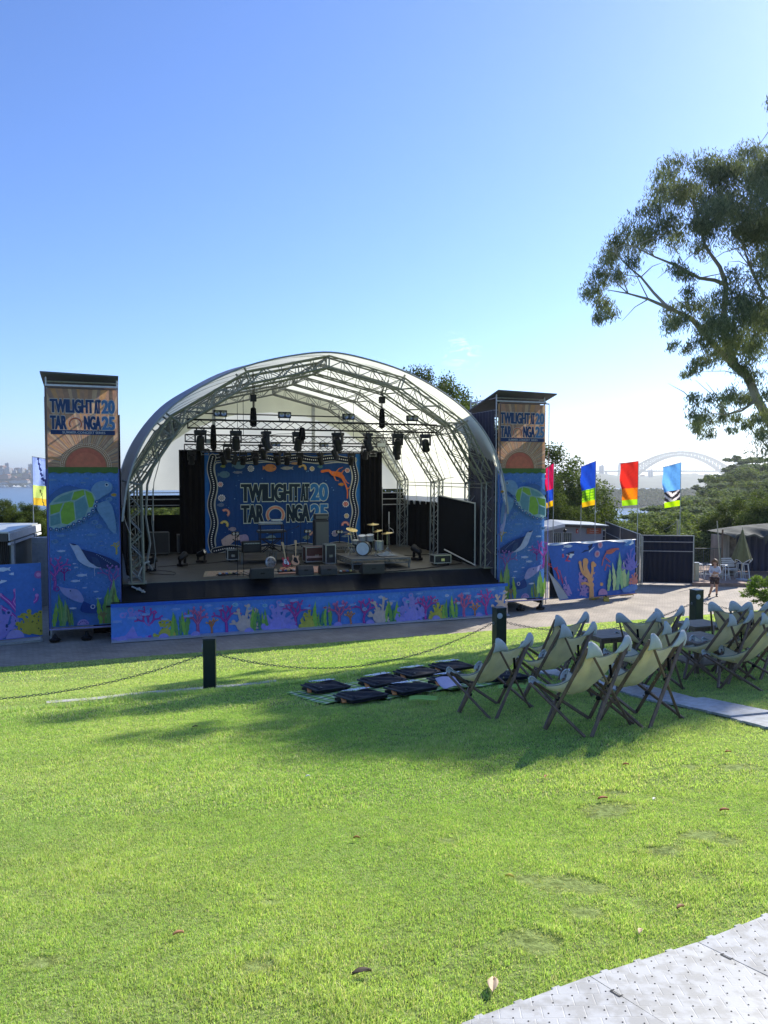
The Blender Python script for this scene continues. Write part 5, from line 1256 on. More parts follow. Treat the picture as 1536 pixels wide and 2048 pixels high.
# near walkway: its grass-side edge runs from (.25,2.68) to (1.75,3.46)
e0, e1 = Vector((.33, 2.73, 0)), Vector((1.71, 3.43, 0)); ed = (e1-e0).normalized(); en = Vector((ed.y, -ed.x, 0))
wk = thing('plastic_walkway', 'pale grey interlocking plastic mats laid on the grass in the near right corner', 'walkway')
def wtile(i, j, TL=.585, TW=.585, o=e0+en*.095, n_=en, d_=ed, z_=.025, sm=M_TILE, root=wk, start=0.0, slots=True):
    p0 = o+d_*(start+i*TL)+n_*(j*TW); g_ = .0032 if slots else .004
    mb = MB(); th = .024; m_ = 10
    edge = []
    # grass-side edge with small locking tabs
    for k in range(m_+1):
        q = p0+d_*(g_+(TL-2*g_)*k/m_)
        if j == 0 and k < m_ and k % 3 == 1: edge += [q, q-n_*.012, q-n_*.012+d_*(TL/m_*.6), q+d_*(TL/m_*.6)]
        else: edge.append(q)
    far = [p0+n_*(TW-2*g_)+d_*(TL-g_), p0+n_*(TW-2*g_)+d_*g_]
    P = edge+far; n = len(P)
    c = p0+d_*TL/2+n_*TW/2; zc = gz(c.x, c.y)+z_; gxs = (gz(c.x+.3, c.y)-gz(c.x-.3, c.y))/.6; gys = (gz(c.x, c.y+.3)-gz(c.x, c.y-.3))/.6
    zz = lambda q: zc+(q.x-c.x)*gxs+(q.y-c.y)*gys
    mb._add([(q.x, q.y, zz(q)) for q in P]+[(q.x, q.y, zz(q)-th) for q in P], [tuple(range(n))]+[(a_, a_+n, (a_+1) % n+n, (a_+1) % n) for a_ in range(n)])
    o_ = mb.build('mat_tile', sm, root, bev=.0015 if slots else 0)
    if slots:
        mb = MB()
        for k in range(-6, 7):                     # drain holes
            for l in range(-6, 7):
                if abs(k) > 7 or abs(l) > 7: continue
                q = c+d_*(k*.044+(.012 if l % 2 else 0))+n_*(l*.044)
                if (k+l) % 2: continue
                mb.lathe([(.0032, 0), (.0032, .0012)], (q.x, q.y, zz(q)+.0002), 6)
        for s_ in (.25, .75):                      # connector slots
            for (q, a1, a2) in ((p0+d_*TL*s_+n_*TW, d_, n_), (p0+n_*TW*s_+d_*TL, n_, d_)):
                for (u_, v_, su, sv) in ((0, -.012, .045, .007), (-.022, -.004, .007, .02), (.022, -.004, .007, .02)):
                    r_ = q+a1*u_+a2*v_; A1, A2 = a1*su/2, a2*sv/2
                    C4 = [r_-A1-A2, r_+A1-A2, r_+A1+A2, r_-A1+A2]; mb._add([(w_.x, w_.y, zz(w_)+.0018) for w_ in C4], [(0, 1, 2, 3)])
        mb.build('slots', M_SLOT, o_)
for i in range(-2, 5):
    for j in range(3): wtile(i, j, start=-.12)
q0 = e0-ed*1.4+en*.09; q1 = e0+ed*2.8+en*.09; MASKS.append([tuple(q0), tuple(q1), tuple(q1+en*1.9), tuple(q0+en*1.9)])
# far walkway between the chairs
f0, f1 = Vector((2.36, 10.6, 0)), Vector((3.52, 6.5, 0)); fd = (f1-f0).normalized(); fn = Vector((-fd.y, fd.x, 0))
wf = thing('plastic_walkway', 'pale grey plastic mat path running between the canvas chairs', 'walkway')
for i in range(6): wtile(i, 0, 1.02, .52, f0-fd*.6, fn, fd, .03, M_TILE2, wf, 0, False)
g0, g1 = f0-fd*.6, f0+fd*5.6; MASKS.append([tuple(g0), tuple(g1), tuple(g1+fn*.52), tuple(g0+fn*.52)])
f2 = Vector((1.75, 11.9, 0)); 

# ------------------------------------------------------------ canvas chairs
M_WOOD = mat('dark_stained_wood', (.17, .105, .068), .5, 0, .35, 6, .2, 30, stretch=(4, 4, .6)); M_CANV = mat('canvas', (.86, .80, .62), .9, 0, .10, 5, .8, 9); add_translucent(M_CANV, .45, (1, .95, .66))
M_CAP = mat('canvas_pocket', (.62, .64, .60), .9, 0, .08, 8, .4, 20); add_translucent(M_CAP, .2)
def chair_proto():
    t = thing('canvas_chair', 'x', 'folding chair')
    RP = {(-1): (-.33, .235, .86), 1: (-.33, -.235, .86)}; FT_ = {-1: (.38, .23, .46), 1: (.38, -.23, .46)}
    RF = {-1: (-.26, .27, 0), 1: (-.26, -.27, 0)}; FF = {-1: (.22, .27, 0), 1: (.22, -.27, 0)}
    def pole(a, b, off): a, b = Vector(a)+Vector(off), Vector(b)+Vector(off); mb = MB(); mb.bar(a, b, .021, .031, (0.3, .2, 1)); return mb.build('leg', M_WOOD, t, bev=.005)
    for s_ in (-1, 1):
        pole(RP[s_], RF[-s_], (-.018*s_-.01, 0, 0)); pole(RP[s_], FF[s_], (0, .016*(-s_), 0))
        pole(FT_[s_], RF[s_], (0, .042*(-s_), 0)); pole(FT_[s_], FF[-s_], (.018*s_+.01, 0, 0))
    mb = MB()
    for (a, b, c, d) in ((RP[-1], RF[1], RP[1], RF[-1]), (RP[-1], FF[-1], FT_[-1], RF[-1]), (RP[1], FF[1], FT_[1], RF[1]), (FT_[-1], FF[1], FT_[1], FF[-1])):
        # crossing of each pair in its own side plane
        a, b, c, d = map(Vector, (a, b, c, d)); best = min(((a.lerp(b, i/40)-c.lerp(d, j/40)).length, i, j) for i in range(41) for j in range(41)); p = a.lerp(b, best[1]/40)
        mb.ball(p, .026, 8); mb.ball(p+Vector((0, 0, .05)), .008, 6); mb.ball(p+Vector((.03, .02, -.03)), .007, 6)
    mb.build('hinges', M_BLACK, t, smooth=True)
    mb = MB()
    for s_ in (-1, 1):
        for c_ in ((-.05, .24, .41), (.02, .245, .36), (-.2, .05, .43), (.07, .25, .40)): mb.ball((c_[0]-.02, -s_*c_[1]*1.09, c_[2]), .0065, 6)
    mb.build('rivet', M_STEEL, t)
    # sling: four corners, sagging between
    c00, c10, c01, c11 = Vector(RP[1]), Vector(RP[-1]), Vector(FT_[1]), Vector(FT_[-1])
    def sling(a, b):
        p = (c00*(1-a)+c10*a)*(1-b)+(c01*(1-a)+c11*a)*b
        ea = 4*a*(1-a); eb = 4*b*(1-b)
        sagx = (ea**.75)*(.125*(1-b)**1.5+.05*b*b+.15*b*(1-b)*2)
        z = p.z-sagx-eb*.17
        x = p.x+ea*(.09*(1-b)-.07*b)-.02*(1-b)
        # pinch the long edges inward
        y = p.y*(1-.14*eb)+.0
        z += .012*math.sin(a*22+b*5)*math.sin(math.pi*b)*.6
        k = max(0, 1-math.hypot(a-.0, b)/.18)+max(0, 1-math.hypot(a-1, b)/.18)+max(0, 1-math.hypot(a, b-1)/.18)+max(0, 1-math.hypot(a-1, b-1)/.18)
        return (x, y, z+.05*min(k, 1)**.5)
    mb = MB(); mb.grid(sling, 26, 26); s1 = mb.build('sling', M_CANV, t, smooth=True, solid=.006)
    mb = MB(); N = 32
    for e in range(4):
        P = [sling(*((i/N, 0), (i/N, 1), (0, i/N), (1, i/N))[e]) for i in range(N+1)]; mb.path(P, .0055, 5)
    mb.build('piping', mat('canvas_piping', (.25, .26, .2), .8), s1, smooth=True)
    for (c_, dx) in ((c00, 1), (c10, 1), (c01, -1), (c11, -1)):
        sy_ = 1 if c_.y > 0 else -1; hgt = .155 if dx > 0 else .085; sp = .105 if dx > 0 else .075; s0_ = sling(0 if sy_ < 0 else 1, 0 if dx > 0 else 1)
        def cap(a, b):                            # folded pocket over the pole ends
            u_ = (a-.5)*2; v_ = b; wdt = sp*(.10+.90*v_**.6)
            y = s0_[1]-sy_*sp*.55*v_+u_*wdt; z = s0_[2]+.012-hgt*v_-.012*abs(u_)**2*v_
            return (c_.x-dx*(.012+.030*math.sin(math.pi*min(1, v_*.8+.2)))+dx*.02*abs(u_)**2, y, z)
        mb = MB(); mb.grid(cap, 12, 8); mb.build('corner_pocket', M_CAP, s1, smooth=True, solid=.008)
    return t
cp = chair_proto(); strap_done = False
CH = [((1237, 1286), 7.12, 124, 'front canvas chair with a dark strap on its back, middle of the nearest row'),
      ((1037, 1277), 8.35, 128, 'canvas chair nearest the black bags, leftmost of the front row'),
      ((1347, 1271), 7.35, 128, 'canvas chair at the right end of the nearest row, one leg by the mat path'),
      ((1163, 1251), 8.9, 124, 'canvas chair in the second row just behind the nearest middle one'),
      ((1156, 1233), 10.5, 118, 'canvas chair at the back left with the chain passing behind it'),
      ((1293, 1225), 10.7, 60, 'canvas chair beside the left wooden table facing the far lawn'),
      ((1350, 1219), 11.0, 118, 'canvas chair just left of the right bollard'),
      ((1359, 1242), 9.1, 132, 'grey looking canvas chair with a dark strap in front of the square table'),
      ((1474, 1206), 11.4, 62, 'warm lit canvas chair right of the farthest table'),
      ((1518, 1203), 11.3, 70, 'warm lit canvas chair cut by the right edge below the bush'),
      ((1492, 1227), 9.6, 128, 'shaded canvas chair right of the square table'),
      ((1556, 1224), 9.8, 128, 'shaded canvas chair at the right edge behind the lowest one'),
      ((1572, 1262), 9.0, 132, 'lowest canvas chair at the right edge, only its front half in view')]
for i, ((px, py), D, ang, lab) in enumerate(CH):
    o = cp if i == 0 else copy_tree(cp)
    D *= .975; p = at(px, py, D); f = Vector((math.cos(R(ang)), math.sin(R(ang)), 0)); base = Vector((p.x, p.y, 0))+f*.33
    zg = gz(base.x, base.y); o.location = (base.x, base.y, zg+.0)
    gx_ = (gz(base.x+.3, base.y)-gz(base.x-.3, base.y))/.6; gy_ = (gz(base.x, base.y+.3)-gz(base.x, base.y-.3))/.6
    nrm = Vector((-gx_, -gy_, 1)).normalized(); tilt = Vector((0, 0, 1)).rotation_difference(nrm.lerp(Vector((0, 0, 1)), .1)); q = tilt @ Matrix.Rotation(R(ang), 3, 'Z').to_quaternion()
    o.rotation_euler = q.to_euler(); o['label'] = lab; o['group'] = 'folding canvas chairs on the lawn'
    h_ = p.z-zg; s_ = min(max(h_/.955, .84), 1.03); o.scale = (1.08, 1.08, s_)
    if i in (0, 7):
        mb = MB(); mb.box((-.345, .02, .60), (.008, .025, .13)); mb.build('strap', M_BLK, o)
def table(lab, px, py, D, w_, d_, h, ang, shelf=True):
    p = at(px, py, D); zg = gz(p.x, p.y); t = thing('low_table', lab, 'table', (p.x, p.y, zg), R(ang), 'low wooden tables on the lawn'); h = p.z-zg
    mt = mat('table_wood', (.20, .15, .10), .6, 0, .25, 4, .15, 25, stretch=(1, 6, 1))
    mb = MB()
    for k in range(6): mb.box((0, -d_/2+d_*(k+.5)/6, h-.012), (w_, d_/6-.006, .024))
    mb.build('tabletop', mt, t)
    mb = MB()
    for s_ in (-1, 1): mb.box((0, s_*(d_/2-.03), h-.055), (w_-.04, .02, .06)); mb.box((s_*(w_/2-.03), 0, h-.055), (.02, d_-.08, .06))
    mb.build('apron', M_WOOD, t)
    for x in (-1, 1):
        for y in (-1, 1): mb = MB(); mb.box((x*(w_/2-.03), y*(d_/2-.03), (h-.03)/2), (.045, .045, h-.03)); mb.build('leg', M_WOOD, t)
    if shelf: mb = MB(); mb.box((0, 0, .14), (w_-.08, d_-.08, .02)); mb.build('shelf', mt, t)
table('square wooden table with a lower shelf between the right-hand chairs', 1403, 1277, 10.3, .62, .62, .42, 20)
table('low wooden table between the back left chairs', 1222, 1269, 11.3, .62, .55, .42, 18, False)
table('farthest low wooden table beside the right bollard', 1404, 1248, 12.2, .6, .5, .42, 18, False)

# ------------------------------------------------------------ picnic rugs, black seat bags, leaflets
M_BAG = mat('black_nylon', (.008, .009, .013), .6, 0, .2, 12, .35, 9, spec=.2); M_ORG = mat('orange_webbing', (.65, .22, .04), .7); M_PIP = mat('bag_piping', (.015, .017, .022), .6)
def ground_frame(px, py, ang, lift=0.):
    p = hit(px, py); gx_ = (gz(p.x+.3, p.y)-gz(p.x-.3, p.y))/.6; gy_ = (gz(p.x, p.y+.3)-gz(p.x, p.y-.3))/.6; nrm = Vector((-gx_, -gy_, 1)).normalized()
    q = Vector((0, 0, 1)).rotation_difference(nrm) @ Matrix.Rotation(R(ang), 3, 'Z').to_quaternion(); return p+nrm*lift, q.to_euler()
def rug_mat():
    m = mat('striped_rug', (.34, .56, .10), .95, 0, .2, 20, .4, 80); nt = m.node_tree; p = nt.nodes['Principled BSDF']; tc = nt.nodes.new('ShaderNodeTexCoord')
    outs = []
    for d_, sc in (('X', 2.6), ('Y', 2.2)):
        w_ = nt.nodes.new('ShaderNodeTexWave'); w_.bands_direction = d_; w_.inputs['Scale'].default_value = sc; nt.links.new(tc.outputs['Object'], w_.inputs[0]); r = nt.nodes.new('ShaderNodeValToRGB'); r.color_ramp.interpolation = 'CONSTANT'; r.color_ramp.elements[1].position = .6; nt.links.new(w_.outputs[1], r.inputs[0]); outs.append(r)
    src = p.inputs['Base Color'].links[0].from_socket
    for r, c, k in ((outs[0], (.62, .68, .42, 1), .8), (outs[1], (.05, .08, .03, 1), .75)):
        mx = nt.nodes.new('ShaderNodeMix'); mx.data_type = 'RGBA'; ml = nt.nodes.new('ShaderNodeMath'); ml.operation = 'MULTIPLY'; ml.inputs[1].default_value = k; nt.links.new(r.outputs[0], ml.inputs[0]); nt.links.new(ml.outputs[0], mx.inputs[0]); nt.links.new(src, mx.inputs[6]); mx.inputs[7].default_value = c; src = mx.outputs[2]
    nt.links.new(src, p.inputs['Base Color']); return m
M_RUG = rug_mat()
def drug(lab, px, py, w_, h_, ang):
    loc, e = ground_frame(px, py, ang, .035); mb = MB(); mb.grid(lambda a, b: ((a-.5)*w_, (b-.5)*h_, .012*math.sin(a*13+b*5)*math.cos(b*9)+.004), 30, 24)
    o = mb.build('picnic_rug', M_RUG, smooth=True, solid=.006); o.location = loc; o.rotation_euler = e; tag(o, lab, 'rug', 'picnic rugs under the bags')
    MASKS.append([tuple(o.matrix_basis @ Vector((x*w_/2, y*h_/2, 0)))[:2] for x, y in ((-1, -1), (1, -1), (1, 1), (-1, 1))])
drug('green striped picnic rug under the three left black bags', 705, 1391, 1.45, 1.25, 30)
drug('green striped picnic rug under the middle black bags', 820, 1383, 1.4, 1.25, 30)
drug('green striped picnic rug under the right bags behind the chair legs', 955, 1372, 1.3, 1.0, 24)
def bag(lab, px, py, ang, sc=1., text=True, tone=None):
    ph_ = (px*7+py*3) % 11; am_ = .014+.003*(px % 5)
    loc, e = ground_frame(px, py, ang, .05); t = thing('seat_bag', lab, 'bag', loc, 0, 'black seat bags on the picnic rugs'); t.rotation_euler = e; t.scale = (sc,)*3
    W_, H_, T_ = .50, .50, .062
    def top(a, b):
        x, y = (a-.5)*W_, (b-.5)*H_; d = min(a, 1-a, b, 1-b); z = T_*(.55+.45*min(1, d*9)**.5)+am_*math.sin(a*(7+ph_*.4)+b*(3+ph_*.7)+ph_)*min(1, d*6)+.03*b
        return (x, y, z)
    mb = MB(); mb.grid(top, 18, 18); mb.box((0, 0, T_*.30), (W_*.985, H_*.985, T_*.6)); mb.build('cushion', M_BAG, t, smooth=True)
    mb = MB()
    for x in (-1, 1): mb.path([(x*W_/2, -H_/2, T_*.6), (x*W_/2, 0, T_*.62+.015), (x*W_/2, H_/2, T_*.6+.03)], .014, 6); mb.path([(x*(W_/2-.06), -H_/2, T_*.95), (x*(W_/2-.055), 0, T_*1.0+.02), (x*(W_/2-.06), H_/2, T_*.95+.03)], .008, 6)
    mb.path([(-W_/2, -H_/2, T_*.6), (0, -H_/2, T_*.62), (W_/2, -H_/2, T_*.6)], .012, 6); mb.build('piping', M_PIP, t, smooth=True)
    mb = MB(); mb.bar((-W_/2+.01, .02, .045), (-W_/2-.05, -.12, .01), .055, .010); mb.build('strap', M_ORG, t)
    mb = MB(); mb.box((-.15, -.17, T_+.005), (.012, .05, .006)); mb.build('zip_tag', M_GALV, t)
    ar = Art(.38, .13, .0004); ar.text('TWILIGHT AT', .0, .066, .34, .125, [(.03, (.8, .85, .9))], .003); ar.text('TARONGA', .08, .0, .38, .056, [(.03, (.8, .85, .9))], .003)
    ar.build('printed_name', lambda x, y, o: Vector((x-.16, y+.10, T_+.006+.03*((y+.10)/H_+.5)+.012+o+.004)), M_PRINT, t)
BAGS = [((650, 1392), 31, 'black seat bag at the left end of the rugs, behind the front one'), ((722, 1412), 31, 'black seat bag lying nearest the viewer with an orange strap'), ((765, 1379), 31, 'black seat bag behind and between the two front left bags'),
        ((823, 1396), 29, 'black seat bag in the middle of the near side with a zip tag'), ((835, 1362), 31, 'black seat bag in the rear row directly left of the leaflet bag'), ((908, 1377), 29, 'charcoal seat bag with a pink leaflet lying against it'), ((905, 1349), 26, 'black seat bag farthest back beside the first chair tip'), ((1008, 1371), 22, 'charcoal seat bag seen through the legs of the left chair')]
for (p, a_, l) in BAGS: bag(l, *p, a_)
def paper(lab, px, py, ang, w_, h_, colr, lift=.06, curl=.03):
    loc, e = ground_frame(px, py, ang, lift); mb = MB(); mb.grid(lambda a, b: ((a-.5)*w_, (b-.5)*h_, curl*(b-.3)**2*2+.01*math.sin(a*5)), 8, 8); o = mb.build('leaflet', mat('paper'+str(colr), colr, .7, 0, .05, 12), smooth=True, solid=.002); o.location = loc; o.rotation_euler = e; tag(o, lab, 'leaflet', 'papers on the rugs')
paper('pale pink leaflet leaning on the charcoal seat bag', 907, 1390, 30, .30, .30, (.62, .52, .62), .07, .12)
paper('bright green sheet sticking out below the middle seat bag', 848, 1413, -10, .34, .12, (.28, .48, .07), .05)
paper('bright green sheet sticking out behind the left chair legs', 1035, 1389, -6, .42, .10, (.28, .48, .07), .05)
# fallen leaves
def leaf(lab, px, py, L, colr, ang):
    loc, e = ground_frame(px, py, ang, .02); mb = MB(); mb.grid(lambda a, b: ((a-.5)*L, (b-.5)*L*.42*math.sin(math.pi*min(.98, max(.02, a)))**.8, .006*math.sin(a*3.1)+.010*abs(b-.5)*2), 8, 4)
    o = mb.build('fallen_leaf', mat('leaf'+str(colr), colr, .7, 0, .2, 30), smooth=True, solid=.001); o.location = loc; o.rotation_euler = e; tag(o, lab, 'leaf', 'fallen leaves on the lawn')
RU, YE, TA, DK = (.35, .10, .03), (.60, .50, .08), (.50, .38, .24), (.06, .04, .02)
for i, (x, y, L, c_, a_, w_) in enumerate([(1215, 1618, .07, RU, 10, 'rusty leaf beside the worn patch of lawn at right'), (1464, 1643, .06, RU, 0, 'rusty leaf near the right edge of the lawn'), (1261, 1545, .05, RU, -5, 'rusty leaf on the sunny lawn below the chairs'), (1098, 1571, .05, RU, 70, 'small upright rusty leaf right of the shadow tip'),
        (1468, 1520, .05, RU, 0, 'rusty leaf under the mat path at the right'), (1026, 1784, .05, YE, -30, 'yellow leaf curled on the lawn'), (722, 1990, .08, DK, 20, 'dark curled leaf near the bottom centre'), (994, 2022, .10, TA, 80, 'tan leaf standing against the plastic mats'),
        (1296, 1905, .05, TA, 60, 'small tan leaf just above the plastic mats'), (1378, 1852, .05, (.3, .15, .05), 30, 'brown leaf between lawn and mats at right'), (613, 1570, .04, (.7, .7, .6), 30, 'tiny whitish leaf in the middle of the lawn'), (712, 1700, .04, (.4, .2, .05), 0, 'tiny brown leaf at the centre of the lawn'),
        (385, 1465, .06, DK, 10, 'dark leaf below the left post'), (345, 1908, .05, (.5, .25, .12), 20, 'brownish leaf at the lower left of the lawn'), (1320, 1619, .04, (.75, .75, .7), 50, 'white speck of a leaf right of the worn patch')]): leaf(w_, x, y, L, c_, a_)
for (x, y, r_) in [(1228, 1632, .20), (1215, 1645, .12), (1135, 1790, .18), (1185, 1800, .12), (1065, 1910, .14), (1090, 1925, .10), (1420, 1690, .14), (1470, 1700, .12), (1060, 1780, .10), (510, 1965, .09), (1340, 1720, .12), (530, 1830, .07), (1180, 1850, .11), (60, 1960, .10), (1240, 1600, .10), (1490, 1545, .16), (900, 1700, .07), (1390, 1545, .10)]:
    p = hit(x, y); WORN.append((p.x, p.y, r_))

# ------------------------------------------------------------ grass
M_GRASS = attr_mat('grass_blade', .55, .5, 0, varn=.1, tint=(1.0, 1.0, .6), spec=.25)
Vs, Ts, Cs = [], [], []; k = 0
for (n, h, wd, Ya, Yb, sd) in ((520000, .022, .0030, 2.2, 5.2, 1), (430000, .027, .0055, 5.2, 9.5, 2), (330000, .034, .010, 9.5, 16, 3), (200000, .040, .018, 16, 31, 4)):
    X, Y, t_, g = grass_zone(n, 0, 24.7, 0, 0, h, wd, Ya, Yb, sd); V_, T_, C_ = strokes(X, Y, t_, g, h, wd); Vs.append(V_); Ts.append(T_+k); Cs.append(C_); k += len(V_)
tag(np_mesh('lawn_grass', np.concatenate(Vs), np.concatenate(Ts), M_GRASS, np.concatenate(Cs)), 'short bright green mown grass covering the sloping lawn', 'grass', kind='stuff')
# ------------------------------------------------------------ trees
def leaf_cloud(clumps, per, size, asp, droop, seed, cols, shell=.55, flat=1.):
    """clumps: (x, y, z, rx, ry, rz); many single leaves spread through each"""
    g = np.random.default_rng(seed); Ps, Rs = [], []
    for (x, y, z, rx, ry, rz) in clumps:
        n = max(12, int(per*(rx*ry*rz)**(2/3))); d = g.normal(size=(n, 3)); d /= np.linalg.norm(d, axis=1)[:, None]
        r = g.uniform(0, 1, n)**shell; wob = 1+.28*np.sin(d[:, 0]*5+x*3)*np.sin(d[:, 1]*5+y)*np.cos(d[:, 2]*4+z)
        sub = g.integers(0, 9, n); sd_ = g.normal(size=(9, 3)); sd_ /= np.linalg.norm(sd_, axis=1)[:, None]
        if PUFF:
            sub = g.integers(0, 16, n); sd_ = g.normal(size=(16, 3)); sd_ /= np.linalg.norm(sd_, axis=1)[:, None]; sd_ *= g.uniform(.45, .85, 16)[:, None]
            p = d*(r*g.uniform(.8, 1.1, n))[:, None]*.36*wob[:, None]+sd_[sub]
        else: p = d*r[:, None]*wob[:, None]*SPR+sd_[sub]*g.uniform(.40, .6)
        Ps.append(np.array([x, y, z])+p*np.array([rx, ry, rz])); Rs.append(np.full(n, g.uniform(.8, 1.15)))
    P = np.concatenate(Ps); tone = np.concatenate(Rs); n = len(P)
    a = g.uniform(0, 2*math.pi, n)
    L = np.stack([np.cos(a)*(1-droop), np.sin(a)*(1-droop), -droop*np.ones(n)+g.normal(0, .25, n)], 1); L /= np.linalg.norm(L, axis=1)[:, None]
    U = g.normal(size=(n, 3)); W = np.cross(L, U); W /= np.linalg.norm(W, axis=1)[:, None]
    s = size*g.uniform(.6, 1.3, n)[:, None]; L = L*s; W = W*s*asp/2
    V = np.stack([P-L*.5, P-L*.1+W, P+L*.5, P-L*.1-W], 1).reshape(-1, 3); i = np.arange(n)*4; Fc = np.stack([i, i+1, i+2, i+3], 1)
    m = np.clip(g.uniform(0, 1, n), 0, 1)[:, None]; c0, c1 = np.array(cols[0]), np.array(cols[1]); C_ = (c0*(1-m)+c1*m)*tone[:, None]; return V, Fc, np.repeat(C_, 4, axis=0)
SPR = .55; PUFF = True
M_LEAF = attr_mat('foliage', .7, .36, 0, tint=(1, 1, .5), varn=.15, spec=.12)
M_BARK = mat('pale_bark', (.30, .27, .22), .85, 0, .3, 2, .5, 14, stretch=(1, 1, .3)); M_BARK2 = mat('dark_bark', (.08, .065, .05), .9, 0, .3, 2, .5, 14)
# the big gum tree at the right: limbs and clumps at their own depths
t = thing('gum_tree', 'large leaning gum tree with hanging leaves filling the upper right', 'tree', (15.5, 24.6, gz(15.5, 24.6) if 0 else -5.7))
org = Vector(t.location); gt = random.Random(11)
def tp(x, y, D): return at(x, y, D)-org
mb = MB()
limbs = [([(1740, 1290, 24.2), (1690, 1100, 24), (1610, 960, 24), (1536, 845, 24), (1510, 800, 24), (1490, 755, 24.2), (1465, 735, 24.5), (1445, 690, 24.5), (1440, 640, 24.5), (1443, 575, 24.3), (1430, 540, 24.2), (1400, 500, 24.2), (1380, 430, 24.5), (1360, 370, 25)], [.30, .25, .19, .15, .13, .13, .13, .12, .1, .08, .06, .045, .03, .015]),
         ([(1443, 575, 24.3), (1420, 566, 24), (1390, 562, 23.6), (1350, 540, 23.2), (1300, 520, 23), (1260, 500, 22.8)], [.07, .06, .05, .04, .025, .01]),
         ([(1465, 735, 24.5), (1420, 690, 24), (1375, 640, 23.6), (1330, 620, 23.3), (1290, 603, 23.2), (1250, 592, 23), (1210, 585, 22.8)], [.12, .09, .07, .055, .04, .025, .01]),
         ([(1330, 620, 23.3), (1300, 590, 23.6), (1275, 560, 23.8), (1250, 540, 24), (1230, 520, 24)], [.05, .04, .03, .02, .01]),
         ([(1510, 800, 24), (1480, 822, 23.6), (1450, 830, 23.4), (1420, 828, 23.2), (1395, 815, 23)], [.05, .035, .025, .015, .008]),
         ([(1610, 960, 24), (1640, 800, 23.5), (1620, 640, 23), (1560, 540, 23), (1520, 480, 23.4), (1480, 420, 24)], [.3, .24, .18, .13, .09, .03]),
         ([(1640, 800, 23.5), (1700, 620, 23), (1740, 440, 22.5), (1760, 280, 22.2), (1770, 160, 22)], [.2, .16, .12, .07, .03]),
         ([(1620, 640, 23), (1580, 600, 23.5), (1520, 600, 24), (1490, 540, 24.3), (1475, 500, 24.5)], [.1, .08, .06, .04, .02]),
         ([(1720, 540, 22.8), (1640, 380, 22.4), (1590, 300, 22.2), (1550, 250, 22)], [.12, .08, .05, .02])]
for P, r_ in limbs: mb.path([tp(*p) for p in P], r_, 8)
for i in range(60):
    P, r_ = gt.choice(limbs); k = gt.randrange(2, len(P)); p = tp(*P[k]); d = Vector((gt.uniform(-1, 1), gt.uniform(-1, 1), gt.uniform(-.4, .9))).normalized()*gt.uniform(.6, 1.6)
    mb.path([p, p+d*.5+Vector((0, 0, .1)), p+d], [.02, .013, .005], 5)
mb.build('trunk', M_BARK, t, smooth=True)
CL = [(1310, 400, 30), (1335, 352, 30), (1360, 395, 45), (1400, 345, 35), (1430, 372, 48), (1470, 338, 40), (1500, 378, 58), (1540, 340, 50), (1575, 420, 80), (1320, 372, 30), (1290, 440, 34), (1262, 470, 34), (1322, 450, 32), (1238, 492, 30), (1224, 520, 30), (1204, 545, 30), (1188, 572, 26), (1180, 592, 20), (1200, 612, 25), (1196, 640, 16), (1216, 628, 18), (1262, 500, 32), (1300, 482, 32), (1342, 470, 26), (1345, 492, 20), (1240, 562, 20), (1258, 535, 22),
      (1392, 470, 40), (1412, 440, 48), (1452, 430, 50), (1482, 468, 52), (1394, 512, 22), (1530, 468, 62), (1520, 540, 50), (1345, 545, 22), (1366, 552, 18), (1374, 592, 22), (1368, 618, 18), (1342, 628, 24), (1330, 655, 18), (1352, 650, 18), (1402, 620, 28), (1440, 600, 32), (1482, 622, 50), (1430, 660, 46), (1482, 690, 52), (1524, 650, 55), (1402, 690, 28), (1440, 708, 30), (1378, 742, 13), (1368, 752, 9), (1410, 718, 18), (1474, 740, 26), (1504, 760, 24), (1340, 696, 11), (1400, 655, 30), (1455, 560, 24),
      (1385, 802, 15), (1395, 830, 20), (1400, 858, 14), (1420, 802, 13), (1455, 790, 16), (1484, 802, 18), (1470, 838, 16), (1502, 840, 14), (1462, 862, 9), (1492, 852, 11), (1442, 815, 10), (1530, 222, 14), (1538, 262, 12), (1550, 240, 22), (1530, 790, 18),
      (1590, 470, 60), (1600, 360, 50), (1610, 560, 60), (1590, 690, 60), (1580, 270, 26)]
cl_ = []
CL += [(1500, 798, 24), (1524, 832, 20), (1520, 868, 18), (1440, 838, 16), (1408, 842, 16), (1410, 870, 12), (1392, 848, 14), (1448, 800, 14), (1356, 640, 16), (1368, 700, 14), (1392, 728, 16)]
for (x, y, r_) in CL:
    r_ = r_*1.25 if r_ < 22 else r_
    D = 23.6+gt.uniform(-1.6, 2.2) if x < 1540 else 22.3+gt.uniform(-1.5, 2.0); p = tp(x, y, D); R_ = r_/F*D; dy_ = max(R_*1.0, .35); cl_.append((p.x, p.y, p.z, R_*1.05, dy_*1.2, R_*.95))
    if r_ > 36: 
        for _ in range(2): D2 = D+gt.uniform(-2.2, 2.2); p2 = tp(x+gt.uniform(-.5, .5)*r_, y+gt.uniform(-.4, .4)*r_, D2); cl_.append((p2.x, p2.y, p2.z, R_*.7, R_*.8, R_*.6))
